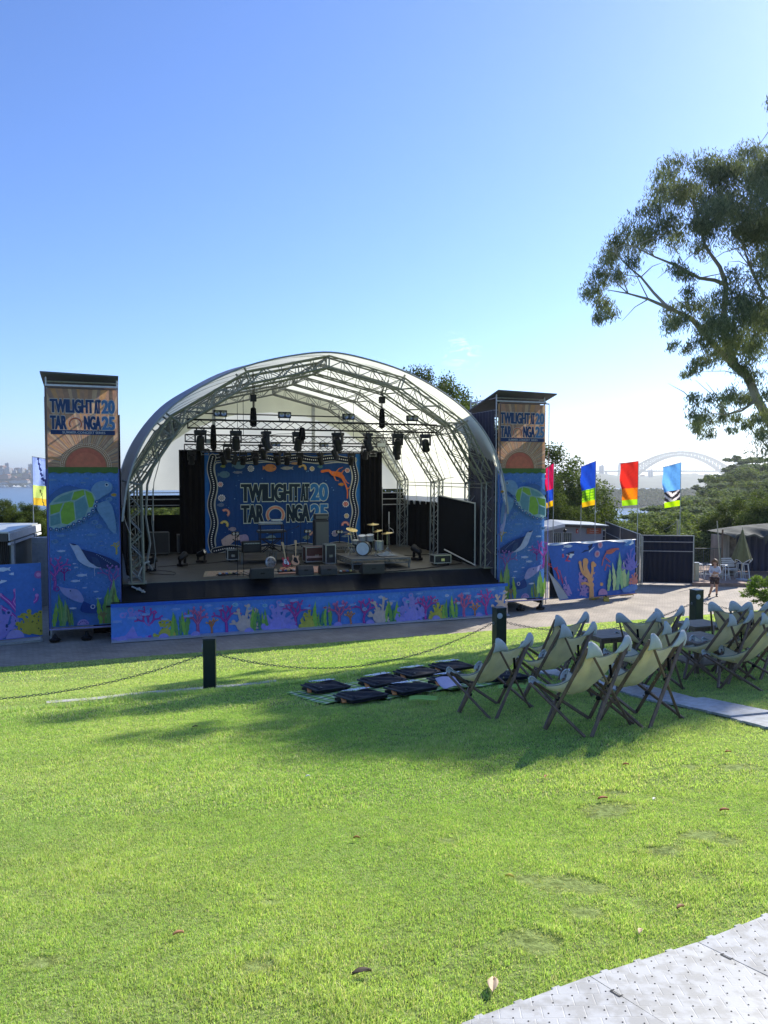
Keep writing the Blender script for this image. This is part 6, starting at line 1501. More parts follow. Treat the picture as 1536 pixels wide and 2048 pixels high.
for (X_, Y_) in [(1.5, 7.1), (2.1, 7.6), (2.8, 8.0), (3.3, 8.5), (2.5, 8.9), (4.0, 9.1), (4.8, 9.9), (3.6, 9.9), (5.4, 10.8), (4.8, 11.1), (6.0, 12.0), (6.8, 13.5), (1.0, 7.5), (0.1, 7.7), (-.6, 8.3), (1.9, 8.4), (1.0, 8.9), (-.1, 9.3), (2.9, 9.5), (2.0, 10.1), (.9, 10.4), (3.8, 10.6), (3.0, 11.4), (1.9, 11.8), (4.6, 11.8), (3.9, 12.8), (5.2, 13.3), (.9, 12.3), (2.6, 13.3), (6.3, 14.9), (4.9, 15.2)]:  # out-of-view crown clumps, added sunward of these lawn spots to shade them
  for Yo in (19.6+gt.uniform(-.6, .6), 22.4+gt.uniform(-.8, .8)): k_ = (Yo-Y_)/math.cos(R(SUN_AZ)); q = Vector((X_+k_*math.sin(R(SUN_AZ)), Yo, gz(X_, Y_)+k_*math.tan(R(SUN_EL))))-org; hide_ = 768+F*(q.x+org.x)/(q.y+org.y) < 1590; cl_ += [] if hide_ else [(q.x, q.y, q.z, 1.15, 1.15, .8)]
SPR = .72; PUFF = False; V_, F_, C_ = leaf_cloud(cl_, 2700, .15, .18, .62, 5, ((.12, .155, .10), (.25, .29, .17)), .75); SPR = .55; PUFF = True
np_mesh('crown', V_, F_, M_LEAF, C_, t)
print('gum leaves', len(F_))

def tree_proto(name, lab, h, r, kind, seed, n=1):
    g = random.Random(seed); t = thing(name, lab, 'tree'); mb = MB(); cl = []
    th = h*(.55 if kind == 'umbrella' else .35); lean = Vector((g.uniform(-.6, .6), g.uniform(-.6, .6), 0))
    mb.path([(0, 0, -3), (0, 0, 0), lean*.5+Vector((0, 0, th*.6)), lean+Vector((0, 0, th))], [r*.07, r*.065, r*.05, r*.04], 7)
    nb = 9 if kind == 'umbrella' else 13
    for i in range(nb):
        a = i*2.4+g.uniform(-.4, .4); q = (i+.5)/nb
        if kind == 'umbrella': rr = r*math.sqrt(q)*.85; z = h*(.95-.42*q+g.uniform(-.07, .07)); s = (r*.40, r*.40, r*.11)
        else: ph = math.acos(1-2*q*.85); rr = r*.68*math.sin(ph); z = h*.56+h*.40*math.cos(ph)*.9; s = (r*.42, r*.42, h*.17)
        p = lean+Vector((rr*math.cos(a), rr*math.sin(a), z)); cl.append((p.x, p.y, p.z, *s))
        m_ = lean+Vector((rr*.45*math.cos(a), rr*.45*math.sin(a), (z+th)*.5+.02*h)); mb.path([lean+Vector((0, 0, th*g.uniform(.7, 1))), m_, p], [r*.03, r*.02, r*.006], 5)
    mb.build('trunk', M_BARK if kind == 'umbrella' else M_BARK2, t, smooth=True)
    sz = {'umbrella': .34, 'round': .26, 'bush': .075, 'fig': .15}[kind]
    V_, F_, C_ = leaf_cloud(cl, {'umbrella': 560, 'round': 560, 'bush': 6000, 'fig': 1700}[kind], sz, .55, .15, seed, {'umbrella': ((.10, .135, .085), (.25, .30, .16)), 'round': ((.08, .115, .04), (.23, .29, .09)), 'fig': ((.05, .08, .02), (.15, .20, .04)), 'bush': ((.10, .18, .02), (.26, .38, .05))}[kind], .5)
    np_mesh('crown', V_, F_, M_LEAF, C_, t); return t
pU = [tree_proto('hillside_tree', 'x', 13, 4.6, 'umbrella', s) for s in (1, 2, 3)]; pR = [tree_proto('round_tree', 'x', 10, 5.0, 'round', s) for s in (4, 5)]
pF = [tree_proto('fig_tree', 'x', 10, 5.0, 'fig', s) for s in (6, 7)]
used = set()
def put(proto, px, ytop, D, hh, lab, grp=None, wsc=1.):
    global used
    p = at(px, ytop, D); H0 = 13 if proto in pU else 10; s = hh/H0
    if id(proto) in used: o = copy_tree(proto)
    else: o = proto; used.add(id(proto))
    o.location = (p.x, p.y, p.z-hh*.98); o.rotation_euler = (0, 0, random.uniform(0, 6.28)); o.scale = (s*wsc, s*wsc, s); o['label'] = lab
    if grp: o['group'] = grp
    elif 'group' in o: del o['group']
    return o
# skyline of the wooded slope: (x, top y, distance, height, width factor)
SKY_ = [(1160, 1040, 75, 9, 1, 'R', 0), (1212, 1045, 66, 8, 1.1, 'R', 0), (1248, 1026, 82, 9, .7, 'U', 1), (1232, 1040, 70, 9, 1, 'R', 0), (1268, 1038, 78, 10, 1, 'R', 0), (1300, 1008, 100, 13, .9, 'U', 1), (1290, 1030, 90, 11, 1, 'R', 0), (1330, 1012, 105, 13, 1, 'U', 1),
        (1340, 1030, 80, 11, 1, 'R', 0), (1372, 982, 140, 15, 1, 'U', 1), (1380, 1005, 120, 14, 1, 'R', 1), (1360, 1022, 92, 12, 1, 'U', 1), (1405, 985, 130, 15, 1.1, 'U', 1), (1418, 944, 190, 19, .6, 'U', 1), (1440, 962, 165, 17, 1, 'U', 1), (1410, 1005, 110, 13, 1, 'U', 1),
        (1468, 935, 200, 20, 1, 'U', 1), (1462, 958, 170, 18, 1, 'R', 1), (1492, 910, 230, 22, .8, 'U', 1), (1478, 905, 240, 22, .55, 'U', 1), (1515, 914, 210, 22, 1, 'U', 1), (1540, 906, 215, 22, 1.1, 'U', 1), (1500, 940, 180, 19, 1, 'R', 1), (1530, 945, 165, 18, 1, 'U', 1),
        (1450, 985, 135, 16, 1, 'R', 1), (1485, 970, 145, 17, 1, 'U', 1), (1515, 975, 130, 16, 1, 'U', 1), (1545, 970, 120, 16, 1, 'R', 1), (1440, 1012, 100, 13, 1, 'U', 1), (1475, 1005, 105, 14, 1, 'U', 1), (1505, 1010, 98, 13, 1, 'R', 1), (1535, 1010, 95, 13, 1, 'U', 1),
        (1385, 1035, 75, 11, 1, 'R', 0), (1418, 1038, 70, 11, 1, 'R', 0), (1310, 1046, 66, 9, 1, 'R', 0), (1350, 1050, 62, 9, 1, 'R', 0), (1450, 1040, 70, 11, 1, 'U', 0), (1400, 1062, 54, 8, 1, 'R', 0), (1430, 1066, 51, 8, 1.1, 'R', 0), (1290, 1060, 56, 8, .9, 'R', 0), (1580, 960, 130, 18, 1.1, 'U', 1), (1585, 1000, 90, 14, 1, 'R', 1)]
gq = random.Random(21)
SKY_ += [(x+gq.uniform(-22, 22), y+gq.uniform(4, 16), D*.95, h, wf, 'U', g_) for (x, y, D, h, wf, k, g_) in SKY_ if k == 'U' and x < 1560]
SKY_ = [(x, y+(12 if x < 1285 and k == 'R' else 0), D, h, wf, k, g_) for (x, y, D, h, wf, k, g_) in SKY_]
for i, (x, y, D, h, wf, k, g_) in enumerate(SKY_):
    pr = (pU if k == 'U' else pR)[i % (3 if k == 'U' else 2)]
    if k == 'U' and D > 180: l, gr = 'tall flat-topped tree on the hazy skyline of the right-hand slope', 'skyline trees of the wooded slope'
    elif k == 'U': l, gr = 'layered flat-topped tree on the wooded slope behind the flags', 'layered trees of the wooded slope'
    elif D > 90: l, gr = 'round dark tree halfway up the wooded slope at right', 'round trees of the wooded slope'
    else: l, gr = 'leafy green tree just behind the dark fences at right', 'trees behind the fences'
    put(pr, x, y, D, h, l, gr, wf)
put(pF[0], 1112, 915, 62, 16, 'dense dark green tree behind the red and blue flag', None, .72); put(pF[1], 1128, 968, 58, 12, 'dark leafy tree above the grey shed roof', None, .5); put(pF[0], 1095, 990, 56, 10, 'dark tree low behind the right tower and shed', None, .7)
put(pF[1], 912, 786, 50, 15, 'dense green tree rising behind the right shoulder of the white dome', None, .60)
put(pF[0], 872, 768, 52, 15, 'second dense tree top half hidden by the dome', None, .5)
put(pF[1], 1500, 1000, 52, 8, 'bright green tree behind the shade cloth hut', None, .9); put(pF[0], 1535, 985, 50, 9, 'bright green tree at the right edge above the hut', None, .9)
for i, (x, y, D, h, l) in enumerate([(5, 1009, 42, 4.5, 'bright green shrub tree at the far left edge'), (45, 1016, 44, 4.5, 'leafy green shrub tree left of the flag pole'), (85, 1018, 43, 4.5, 'dark leafy shrub tree behind the left flag pole'), (-30, 1010, 42, 5, 'leafy shrub tree beyond the left edge'), (250, 985+20, 46, 5, 'green shrub tree in the gap between tower and dome')]): put(pF[i % 2], x, y, D, h, l, None, .8)
for i, (x, D) in enumerate([(300, 50), (330, 55), (360, 52), (395, 60)]): put(pR[i % 2], x, 1008, D, 6, 'green tree seen through the slot at the back of the stage', 'trees seen through the slot', .8)
b_ = tree_proto('round_bush', 'bright green rounded bush at the right edge of the forecourt', 1.6, 1.05, 'bush', 9); b_.location = (15.9, 31.6, -5.74); b_['category'] = 'bush'; b_.scale = (1, 1, .95)

# ------------------------------------------------------------ far shore, headland, bridge
def hill_strip(name, pts, Y0, Y1, m, n=80):
    xs = [p[0] for p in pts]; zs = [p[1] for p in pts]; x0, x1 = xs[0], xs[-1]
    def f(a, b):
        X = x0+(x1-x0)*a; z = np.interp(X, xs, zs)+(Y1-Y0)*.006*math.sin(X*.02)+.8*math.sin(X*.11)
        return (X, Y0+(Y1-Y0)*b, -41.6+(z+41.6)*math.sin(math.pi*b)**.8)
    mb = MB(); mb.grid(f, n, 8); return tag(mb.build(name, m, smooth=True), kind='structure')
M_FARH = mat('distant_bush', (.035, .05, .03), .95, 0, .5, .02, .5, .05)
at0 = lambda x, y, D: ((x-768)/F*D, (948-y)/F*D)
hill_strip('headland', [at0(1080, 1000, 1000), at0(1150, 984, 1000), at0(1220, 983, 1000), at0(1300, 985, 1000), at0(1350, 982, 1000), at0(1420, 980, 1000), at0(1560, 975, 1000)], 930, 1150, M_FARH)
hill_strip('far_shore_left', [at0(-200, 945, 2600), at0(0, 944, 2600), at0(20, 942, 2600), at0(50, 938, 2600), at0(80, 940, 2600), at0(200, 936, 2600), at0(300, 940, 2600), at0(420, 944, 2600), at0(560, 948, 2600)], 2450, 2900, M_FARH)
hill_strip('far_shore_right', [at0(900, 948, 2400), at0(1090, 946, 2400), at0(1200, 946, 2400), at0(1260, 950, 2400), at0(1400, 952, 2400), at0(1500, 948, 2400), at0(1800, 945, 2400)], 2250, 3100, M_FARH)
# woods on the headland
g = np.random.default_rng(8); xs = g.uniform(at0(1090, 0, 980)[0], at0(1520, 0, 980)[0], 900); cl = []
for x in xs:
    yy = g.uniform(940, 1010); zt = np.interp(x, [at0(p, 0, 1000)[0] for p in (1080, 1150, 1350, 1560)], [at0(0, q, 1000)[1] for q in (1000, 988, 988, 978)]); f_ = (yy-940)/70; z = -41+(zt+41)*min(1, f_*1.2)+2; cl.append((x, yy, z, 7, 6, 5))
V_, F_, C_ = leaf_cloud(cl, 1.6, 4.0, .8, .1, 3, ((.03, .05, .02), (.07, .10, .035)), .5)
tag(np_mesh('headland_wood', V_, F_, M_LEAF, C_), 'dark hazy wood covering the low headland across the water', 'wood', kind='stuff')
def block_mat(name, c1, c2, bw_, bh):
    m = bpy.data.materials.new(name); m.use_nodes = True; nt = m.node_tree; p = nt.nodes['Principled BSDF']; tc = nt.nodes.new('ShaderNodeTexCoord'); mp = nt.nodes.new('ShaderNodeMapping'); mp.inputs['Rotation'].default_value = (R(90), 0, 0)
    b = nt.nodes.new('ShaderNodeTexBrick'); b.offset = 0; b.inputs['Scale'].default_value = 1; b.inputs['Brick Width'].default_value = bw_; b.inputs['Row Height'].default_value = bh; b.inputs['Mortar Size'].default_value = bh*.22; b.inputs['Color1'].default_value = (*c2, 1); b.inputs['Color2'].default_value = (*c2, 1); b.inputs['Mortar'].default_value = (*c1, 1)
    nt.links.new(tc.outputs['Object'], mp.inputs[0]); nt.links.new(mp.outputs[0], b.inputs[0]); nt.links.new(b.outputs[0], p.inputs['Base Color']); return m
MBK = [block_mat('flats_pale', (.6, .58, .52), (.15, .17, .2), 4, 3.2), block_mat('flats_brick', (.4, .25, .18), (.12, .12, .14), 5, 3.2), block_mat('flats_grey', (.4, .42, .45), (.1, .12, .15), 6, 3.5)]
def building(w_, d_, h_, m, kind):
    t = thing('apartment_building', 'x', 'building'); mb = MB(); mb.box((0, 0, h_/2), (w_, d_, h_)); mb.build('wall', m, t)
    mb = MB()
    if kind == 0: mb.box((0, 0, h_+.4), (w_+1, d_+1, .8)); mb.box((w_*.15, 0, h_+2.5), (w_*.3, d_*.4, 4))
    else: mb.prism([(-w_/2-.8, h_), (w_/2+.8, h_), (w_*.25, h_+4), (-w_*.25, h_+4)], -d_/2, d_/2, 'y')
    mb.build('roof', mat('far_roof%d' % kind, (.30, .16, .11) if kind else (.35, .35, .36), .8), t); return t
bp = [building(22, 16, 26, MBK[0], 0), building(26, 16, 13, MBK[1], 1), building(16, 16, 40, MBK[2], 0), building(34, 18, 10, MBK[0], 1)]
gb = random.Random(4); bused = set()
def put_b(k, x, ybase, D, sc, lab, grp, rz):
    global bused
    o = bp[k] if k not in bused else copy_tree(bp[k]); bused.add(k); p = at(x, ybase, D); o.location = p; o.rotation_euler = (0, 0, rz); o.scale = (sc, sc, sc); o['label'] = lab; o['group'] = grp
for i in range(34):
    x = -30+i*3.4+gb.uniform(-2, 2) if i < 32 else 245+i; row = i % 4; y = 968-row*9+gb.uniform(-3, 3); k = [3, 1, 0, 1][row]
    if i in (3, 4, 26, 29): k, y = 2, 955
    put_b(k, x, y, 2450+row*60, gb.uniform(.55, .95), 'small hazy apartment block on the far left shore', 'buildings on the far left shore', gb.uniform(-.4, .4))
for i, (x, y, s_) in enumerate([(72, 940, 1.5), (62, 946, 1.2), (15, 944, 1.2)]): put_b(2, x, y, 2700, s_*.62, 'tallest hazy tower block on the far left hill', 'tall towers on the far left hill', .2*i)
for i in range(44):
    x = 1100+i*9+gb.uniform(-4, 4); row = i % 3; put_b([3, 0, 1][row] if i % 11 else 2, x, 978-row*10+gb.uniform(-3, 3), 2500+row*120, gb.uniform(.6, 1.1), 'small hazy building on the far shore below the bridge', 'buildings on the far right shore', gb.uniform(-.5, .5))
def boat(lab, x, y, D, L):
    t = thing('boat', lab, 'boat', at(x, y, D), random.uniform(0, 3), 'boats moored off the far shore'); mb = MB(); mb.prism([(-L/2, 0), (L*.38, 0), (L/2, L*.1), (-L/2, L*.1)], -L*.13, L*.13, 'y'); mb.build('hull', M_WHITE, t)
    mb = MB(); mb.box((0, 0, L*.16), (L*.4, L*.18, L*.12)); mb.build('cabin', M_WHITE, t); mb = MB(); mb.tube((0, 0, L*.1), (0, 0, L*.9), L*.012); mb.build('mast', M_ALU, t)
for i, x in enumerate([-6, 4, 9, 14, 28, 36, 50, 54, 57, 65, 76]): boat('small white boat moored off the far left shore', x, 972.5+(i % 3)*.8, 2350, 11+(i % 3)*6)
# the harbour bridge
DB = 3320; t = thing('arch_bridge', 'great steel arch bridge with stone pylons fading in the haze', 'bridge', (at(1360, 942, DB)), R(-8))
M_BR_ = mat('bridge_steel', (.03, .035, .04), .8, 0); M_PY = mat('granite', (.42, .40, .36), .85); SP = 205.
zc = lambda x: 84*(1-(x/SP)**2)-2; zl = lambda x: 66*(1-(x/SP)**2)-26+1*0; zl = lambda x: 110*(1-(x/SP)**2)-44
mb = MB(); N = 28
for y in (-15, 15):
    P = [(-SP+2*SP*i/N, y, zc(-SP+2*SP*i/N)+8*(abs(i-N/2)/(N/2))**2) for i in range(N+1)]; Q = [(-SP+2*SP*i/N, y, zl(-SP+2*SP*i/N)) for i in range(N+1)]
    for i in range(N):
        mb.bar(P[i], P[i+1], 6, 6.6); mb.bar(Q[i], Q[i+1], 6, 6.6); mb.bar(P[i], Q[i], 4, 4.6)
        mb.bar(P[i] if i < N/2 else Q[i], Q[i+1] if i < N/2 else P[i+1], 2.8, 3.0)
for i in range(0, N, 1): x = -SP+2*SP*i/N; mb.bar((x, -15, zc(x)), (x, 15, zc(x)), 1, 1); mb.bar((x, -15, zl(x)), (x, 15, zl(x)), 1, 1)
mb.build('arch', M_BR_, t)
for y in (-15, 15):
    for i in range(N+1):
        x = -SP+2*SP*i/N
        if zl(x) > 2: mb = MB(); mb.bar((x, y, 0), (x, y, zl(x)), 1.3, 1.3); mb.build('hanger', M_BR_, t)
mb = MB(); mb.box((0, 0, -2), (1150, 40, 5)); mb.box((0, -20, 1), (1150, 1, 3)); mb.build('deck', M_BR_, t)
for x in (-SP-42, SP+30):
    for y in (-24, 24): mb = MB(); mb.lathe([(16, -50), (13.5, 0), (12.5, 26), (11, 27), (10.5, 33), (8, 36)], (x, y, 0), 4, Matrix.Rotation(R(45), 3, 'Z')); mb.build('pylon', M_PY, t)
for x in (-500, -440, -380, -310, 300, 360, 430): mb = MB(); mb.box((x, 0, -28), (7, 30, 50)); mb.build('pier', M_PY, t)
for x in (-8, 8): mb = MB(); mb.tube((x, 0, 82), (x, 0, 100), .6); mb.grid(lambda a, b: (x+.6+7*a, math.sin(a*5)*.8, 95+5*b), 8, 3); mb.build('flagpole', M_BR_, t)
# ------------------------------------------------------------ left: barrier banner and shed
Pl, Pr = Vector((-14.6, 24.35, 0)), Vector((-11.65, 26.0, 0)); dL = (Pr-Pl).normalized(); angL = math.atan2(dL.y, dL.x)
t = thing('barrier_banner', 'blue reef banner on the barrier left of the left tower', 'banner', (Pl.x, Pl.y, -5.5), angL); LL = (Pr-Pl).length
a = Art(LL, 2.5, .0001); kx, ky = 1/98.0, 2.5/750; BX = lambda x: LL-(457-x)*(1.44/457.0); BY = lambda y: (1920-y)*ky
a.rect(0, 0, LL, 2.5, C(66, 112, 186)); a.bubbles(.2, .3, LL-.1, 2.3, 160, C(40, 92, 180), .02, .05, 5)
for x, y, L in ((85, 1218, .5), (300, 1210, .3), (200, 1268, .36), (-60, 1240, .4), (-200, 1290, .5)): a.slimfish(BX(x), BY(y), L, PALE, -1)
a.blob([(BX(-160), BY(1330)), (BX(-60), BY(1300)), (BX(60), BY(1320)), (BX(125), BY(1335)), (BX(20), BY(1370)), (BX(-80), BY(1400))], C(195, 205, 225)); a.blob([(BX(-160), BY(1320)), (BX(-60), BY(1290)), (BX(68), BY(1325)), (BX(-20), BY(1350))], NAVY)
def oc(P, w_=.13): P = a.curve([(BX(x), BY(y)) for x, y in P], 5); a.line(P, w_, PURP, taper=.8); a.line(P, w_*.2, C(205, 140, 200), caps=False); a.disc(*P[-1], w_*.45, C(190, 120, 190), n=8)
for P in ([(232, 1780), (240, 1600), (275, 1480), (280, 1400), (240, 1330)], [(240, 1600), (290, 1560), (350, 1530)], [(235, 1640), (330, 1590), (400, 1550), (410, 1500)], [(270, 1490), (320, 1470), (370, 1440)], [(278, 1440), (305, 1400), (322, 1370)], [(232, 1680), (150, 1560), (100, 1510), (60, 1470)], [(210, 1600), (185, 1550), (205, 1500), (198, 1435)], [(232, 1750), (150, 1660), (60, 1590)]): oc(P)
a.disc(BX(430), BY(1290), .13, C(150, 90, 160)); a.disc(BX(430), BY(1290), .07, C(200, 140, 190))
a.lacy(BX(40), BY(1900), 1.05, C(140, 130, 200), NAVY, 2); a.lacy(BX(-230), BY(1900), .9, C(150, 170, 90), C(40, 80, 120), 6)
a.lacy(BX(330), BY(1880), .78, C(180, 165, 60), C(95, 95, 40), 3); a.lacy(BX(440), BY(1890), .75, C(180, 165, 60), C(95, 95, 40), 8); a.disc(BX(190), BY(1915), .28, C(160, 150, 205), a0=0, a1=180, n=14)
a.rect(0, 0, LL, .02, C(110, 110, 190)); a.build('printed_cloth', lambda x, y, o: Vector((x, -o-.02+.02*math.sin(x*5), y)), M_BAN2, t)
mb = MB(); mb.box((LL/2, .02, 1.25), (LL, .03, 2.48)); mb.build('fence_panel', M_BLACK, t); mb = MB()
for x in (.05, LL/2, LL-.04): mb.tube((x, .06, -.2), (x, .06, 2.5), .025)
mb.box((LL/2, .1, -.15), (LL, .4, .08)); mb.build('foot_rail', M_GALV, t)
# hut at the left, mono-pitch roof
t = thing('garden_shed', 'grey green shed with a pale sloping roof behind the left barrier banner', 'shed', (0, 0, 0))
M_WALL = mat('grey_green_wall', (.16, .18, .15), .8, 0, .1, 2, .1, 20); M_ROOF = mat('pale_metal_roof', (.50, .52, .50), .4, .4, .1, 3, .2, 2, stretch=(6, .2, 1))
a0, a1, a2, a3 = at(40, 1170, 31), at(84, 1170, 33.8), at(-120, 1170, 31.0), at(-60, 1170, 36)
def zat(y, D): return (948-y)/F*D
mb = MB(); mb._add([(a2.x, a2.y, -6), (at(20, 0, 31).x, 31, -6), (at(20, 0, 31).x, 31, zat(1078, 31)), (a2.x, a2.y, zat(1078, 31)), (at(70, 0, 34.5).x, 34.5, -6), (at(70, 0, 34.5).x, 34.5, zat(1052, 34.5)), (a2.x, 35.5, -6), (a2.x, 35.5, zat(1048, 35))], [(0, 1, 2, 3), (1, 4, 5, 2), (6, 4, 5, 7)]); mb.build('wall', M_WALL, t)
mb = MB(); e_ = [(a2.x-1, 30.2, zat(1063, 30.5)), (at(14, 0, 30.4).x, 30.4, zat(1064, 30.4)), (at(74, 0, 35).x, 35, zat(1046, 35)), (a2.x-1, 36, zat(1046, 36))]
mb._add(e_+[(p[0], p[1], p[2]-.10) for p in e_], [(0, 1, 2, 3), (7, 6, 5, 4), (0, 4, 5, 1), (1, 5, 6, 2), (2, 6, 7, 3), (3, 7, 4, 0)]); rf = mb.build('roof', M_ROOF, t)
mb = MB(); g_ = [Vector(e_[0])+Vector((0, -.02, -.1)), Vector(e_[1])+Vector((0, -.02, -.1)), Vector(e_[2])+Vector((.06, 0, -.1))]
mb.bar(g_[0]+Vector((0, 0, -.12)), g_[1]+Vector((0, 0, -.12)), .08, .32); mb.build('fascia_board', mat('dark_fascia', (.05, .055, .05), .6), t)
mb = MB(); mb.bar(g_[1]+Vector((.05, 0, -.38)), g_[2]+Vector((.05, 0, -.36)), .10, .09); mb.bar(g_[1]+Vector((.05, 0, -.1)), g_[2]+Vector((.05, 0, -.1)), .06, .3); mb.build('gutter', M_WHITE, t)
mb = MB(); mb.bar((at(24, 0, 30.9).x, 30.9, -6), (at(24, 0, 30.9).x, 30.9, zat(1080, 31)), .12, .12); mb.bar((at(67, 0, 33.8).x, 33.8, -6), (at(67, 0, 33.8).x, 33.8, zat(1066, 34)), .06, .06); mb.build('downpipe', mat('grey_pipe', (.33, .35, .36), .5), t)
mb = MB()
for i in range(5): mb.box((at(-2+i*4, 0, 30.95).x, 30.95, -3.6), (.05, .03, 2.0))
mb.build('louvre', M_BLACK, t)
t = thing('wall_cabinet', 'pale grey cupboard standing between the left shed and the left tower', 'cabinet', at(78, 1220, 33.3)+Vector((0, 0, -.0)), .3)
mb = MB(); mb.box((0, 0, 1.35), (.62, .4, 3.6)); mb.build('body', mat('pale_cabinet', (.45, .46, .47), .5), t, bev=.01); mb = MB(); mb.box((-.08, -.21, 1.6), (.025, .02, 3.0)); mb.box((.18, -.21, 1.6), (.03, .03, 3.0)); mb.box((0, -.21, 2.9), (.6, .03, .04)); mb.build('door_trim', M_GALV, t)

# ------------------------------------------------------------ flags
def flag(lab, px, ytop, ybase, D, w_px, h_px, bands, side, lean=0, pattern=None, base_z=None):
    p = at(px, ytop, D); zb = base_z if base_z is not None else -5.74; t = thing('feather_flag', lab, 'flag', (p.x, p.y, zb)); H = p.z-zb; W_, HF = w_px/F*D, h_px/F*D
    mb = MB(); mb.tube((0, 0, 0), (0, 0, H*.5), .028, .024); mb.tube((0, 0, H*.5), (0, 0, H), .022, .012); mb.build('pole', M_GALV, t, smooth=True)
    mb = MB(); mb.tube((0, 0, H-.03), (side*W_, .02, H-.03-lean), .010, n=6); mb.build('top_arm', M_BLACK, t)
    nx, nz = 14, 60; V_, Fc, Cc = [], [], []
    def pos(a, b):
        tp_ = 1-.10*b*(1 if lean > 0 else .6); x = side*W_*a*tp_; z = H-.04-HF*b-lean*a*(1-.5*b)
        return (x, .13*math.sin(a*6+b*6)*a+.07*math.sin(b*13+a*9)*a, z)
    for j in range(nz+1):
        for i in range(nx+1): V_.append(pos(i/nx, j/nz))
    for j in range(nz):
        for i in range(nx):
            q = j*(nx+1)+i; Fc.append((q, q+1, q+nx+2, q+nx+1)); b = (j+.5)/nz; a_ = (i+.5)/nx; acc = 0; c = bands[-1][1]
            for fr, cc in bands:
                if b < acc+fr: c = cc; break
                acc += fr
            if pattern: c = pattern(a_, b, c)
            Cc.append(c)
    me = bpy.data.meshes.new('banner'); me.from_pydata(V_, [], Fc); me.update(); ca = me.color_attributes.new('Col', 'FLOAT_COLOR', 'CORNER'); buf = np.ones((len(me.loops), 4), np.float32); buf[:, :3] = np.repeat(np.array(Cc), 4, axis=0); ca.data.foreach_set('color', buf.ravel())
    me.materials.append(M_FLAG); me.polygons.foreach_set('use_smooth', [True]*len(me.polygons)); o = bpy.data.objects.new('banner', me); COL.objects.link(o); o.parent = t
    return t
mag, blu, yel, lim, red_, orn, lbl, nye = C(215, 25, 85), C(30, 75, 190), C(245, 190, 20), C(170, 225, 30), C(220, 45, 35), C(245, 130, 15), C(110, 175, 235), C(200, 250, 10)
flag('magenta, blue and yellow flag beside the right tower', 1107, 925, 0, 38.5, 16, 85, [(.59, mag), (.27, blu), (.14, yel)], -1, .25)
flag('blue flag with lime checks and an orange hem above the shed', 1191, 921, 0, 41.5, 30, 87, [(.60, blu), (.28, lim), (.12, yel)], -1, .3, lambda a, b, c: (C(90, 150, 30) if .60 < b < .86 and ((int(a*9) % 3 == 0) or int(b*44) % 3 == 0) else c))
flag('red and orange flag with a lime hem on the tall pole by the banner fence', 1276, 921, 0, 38.2, 36, 87, [(.60, red_), (.27, orn), (.13, lim)], -1, .12, lambda a, b, c: tuple(x*(1.25 if (int(a*14)*7+int(b*60)*3) % 5 < 2 else .9) for x in c) if b < .87 else c)
def zebra(a, b, c):
    if .61 < b < .86: return (.03, .025, .03) if math.sin(34*(b*1.2+.42*abs(a-.45)))*1.0+.35*math.sin(a*9) > 0 else (.8, .72, .68)
    return c
flag('light blue flag with zebra stripes and a lime hem behind the dark fence', 1361, 924, 0, 41.0, 36, 86, [(.61, lbl), (.25, lbl), (.14, nye)], -1, .25, zebra)
def palm(a, b, c): return (C(40, 50, 110) if abs(a-.35-.75*b) < .06+.03*math.sin(b*60) and b < .62 else (C(110, 110, 60) if abs(a-.3-.55*(b-.55)*2) < .04 and b > .66 else c))
flag('pale blue and yellow flag with a dark frond print at the far left', 66, 912, 0, 36.0, 32, 96, [(.58, C(170, 190, 240)), (.27, C(230, 245, 130)), (.15, C(250, 200, 60))], 1, .12, palm)

# ------------------------------------------------------------ banner fence with the loose corner
B0, B1 = Vector((7.06, 33.4, 0)), Vector((11.65, 35.6, 0)); d_ = (B1-B0); LB = d_.length; d_.normalize(); aB = math.atan2(d_.y, d_.x)
t = thing('barrier_banner', 'blue reef banner on a fence with its lower left corner folded loose', 'banner', (B0.x, B0.y, -5.55), aB)
HB = 2.52; a = Art(LB, HB, .0002); QX = lambda x: (x-75)/1060*LB; QY = lambda y: (1930-y)/690*HB
a.rect(0, 0, LB, HB, C(52, 98, 182))
for (x, y, L) in ((170, 1272, .28), (310, 1280, .5), (235, 1322, .35)): a.slimfish(QX(x), QY(y), L, PALE)
a.blob([(QX(x), QY(y)) for x, y in ((285, 1380), (350, 1350), (420, 1345), (500, 1330), (560, 1290), (600, 1262), (580, 1330), (530, 1370), (450, 1400), (380, 1400))], C(14, 34, 80))
a.blob([(QX(x), QY(y)) for x, y in ((285, 1382), (340, 1372), (400, 1385), (450, 1405), (530, 1378), (620, 1300), (560, 1375), (500, 1430), (420, 1448), (350, 1430))], C(205, 215, 230))
a.line([(QX(520), QY(1420)), (QX(545), QY(1465))], .03, PALE)
for x, y in ((690, 1285), (655, 1395)): a.disc(QX(x), QY(y), .16, C(170, 150, 180)); a.disc(QX(x), QY(y), .09, C(190, 110, 130))
a.coral(QX(205), QY(1720), 1.35, C(200, 50, 90), 3, .10, C(215, 90, 110), light=C(210, 80, 100)); a.coral(QX(160), QY(1660), .9, C(205, 70, 90), 8, .10, None, 2)
a.lacy(QX(370), QY(1900), 1.25, C(165, 135, 190), C(70, 60, 140), 4); a.lacy(QX(280), QY(1850), .8, C(165, 135, 190), C(70, 60, 140), 9)
og = C(220, 160, 105)
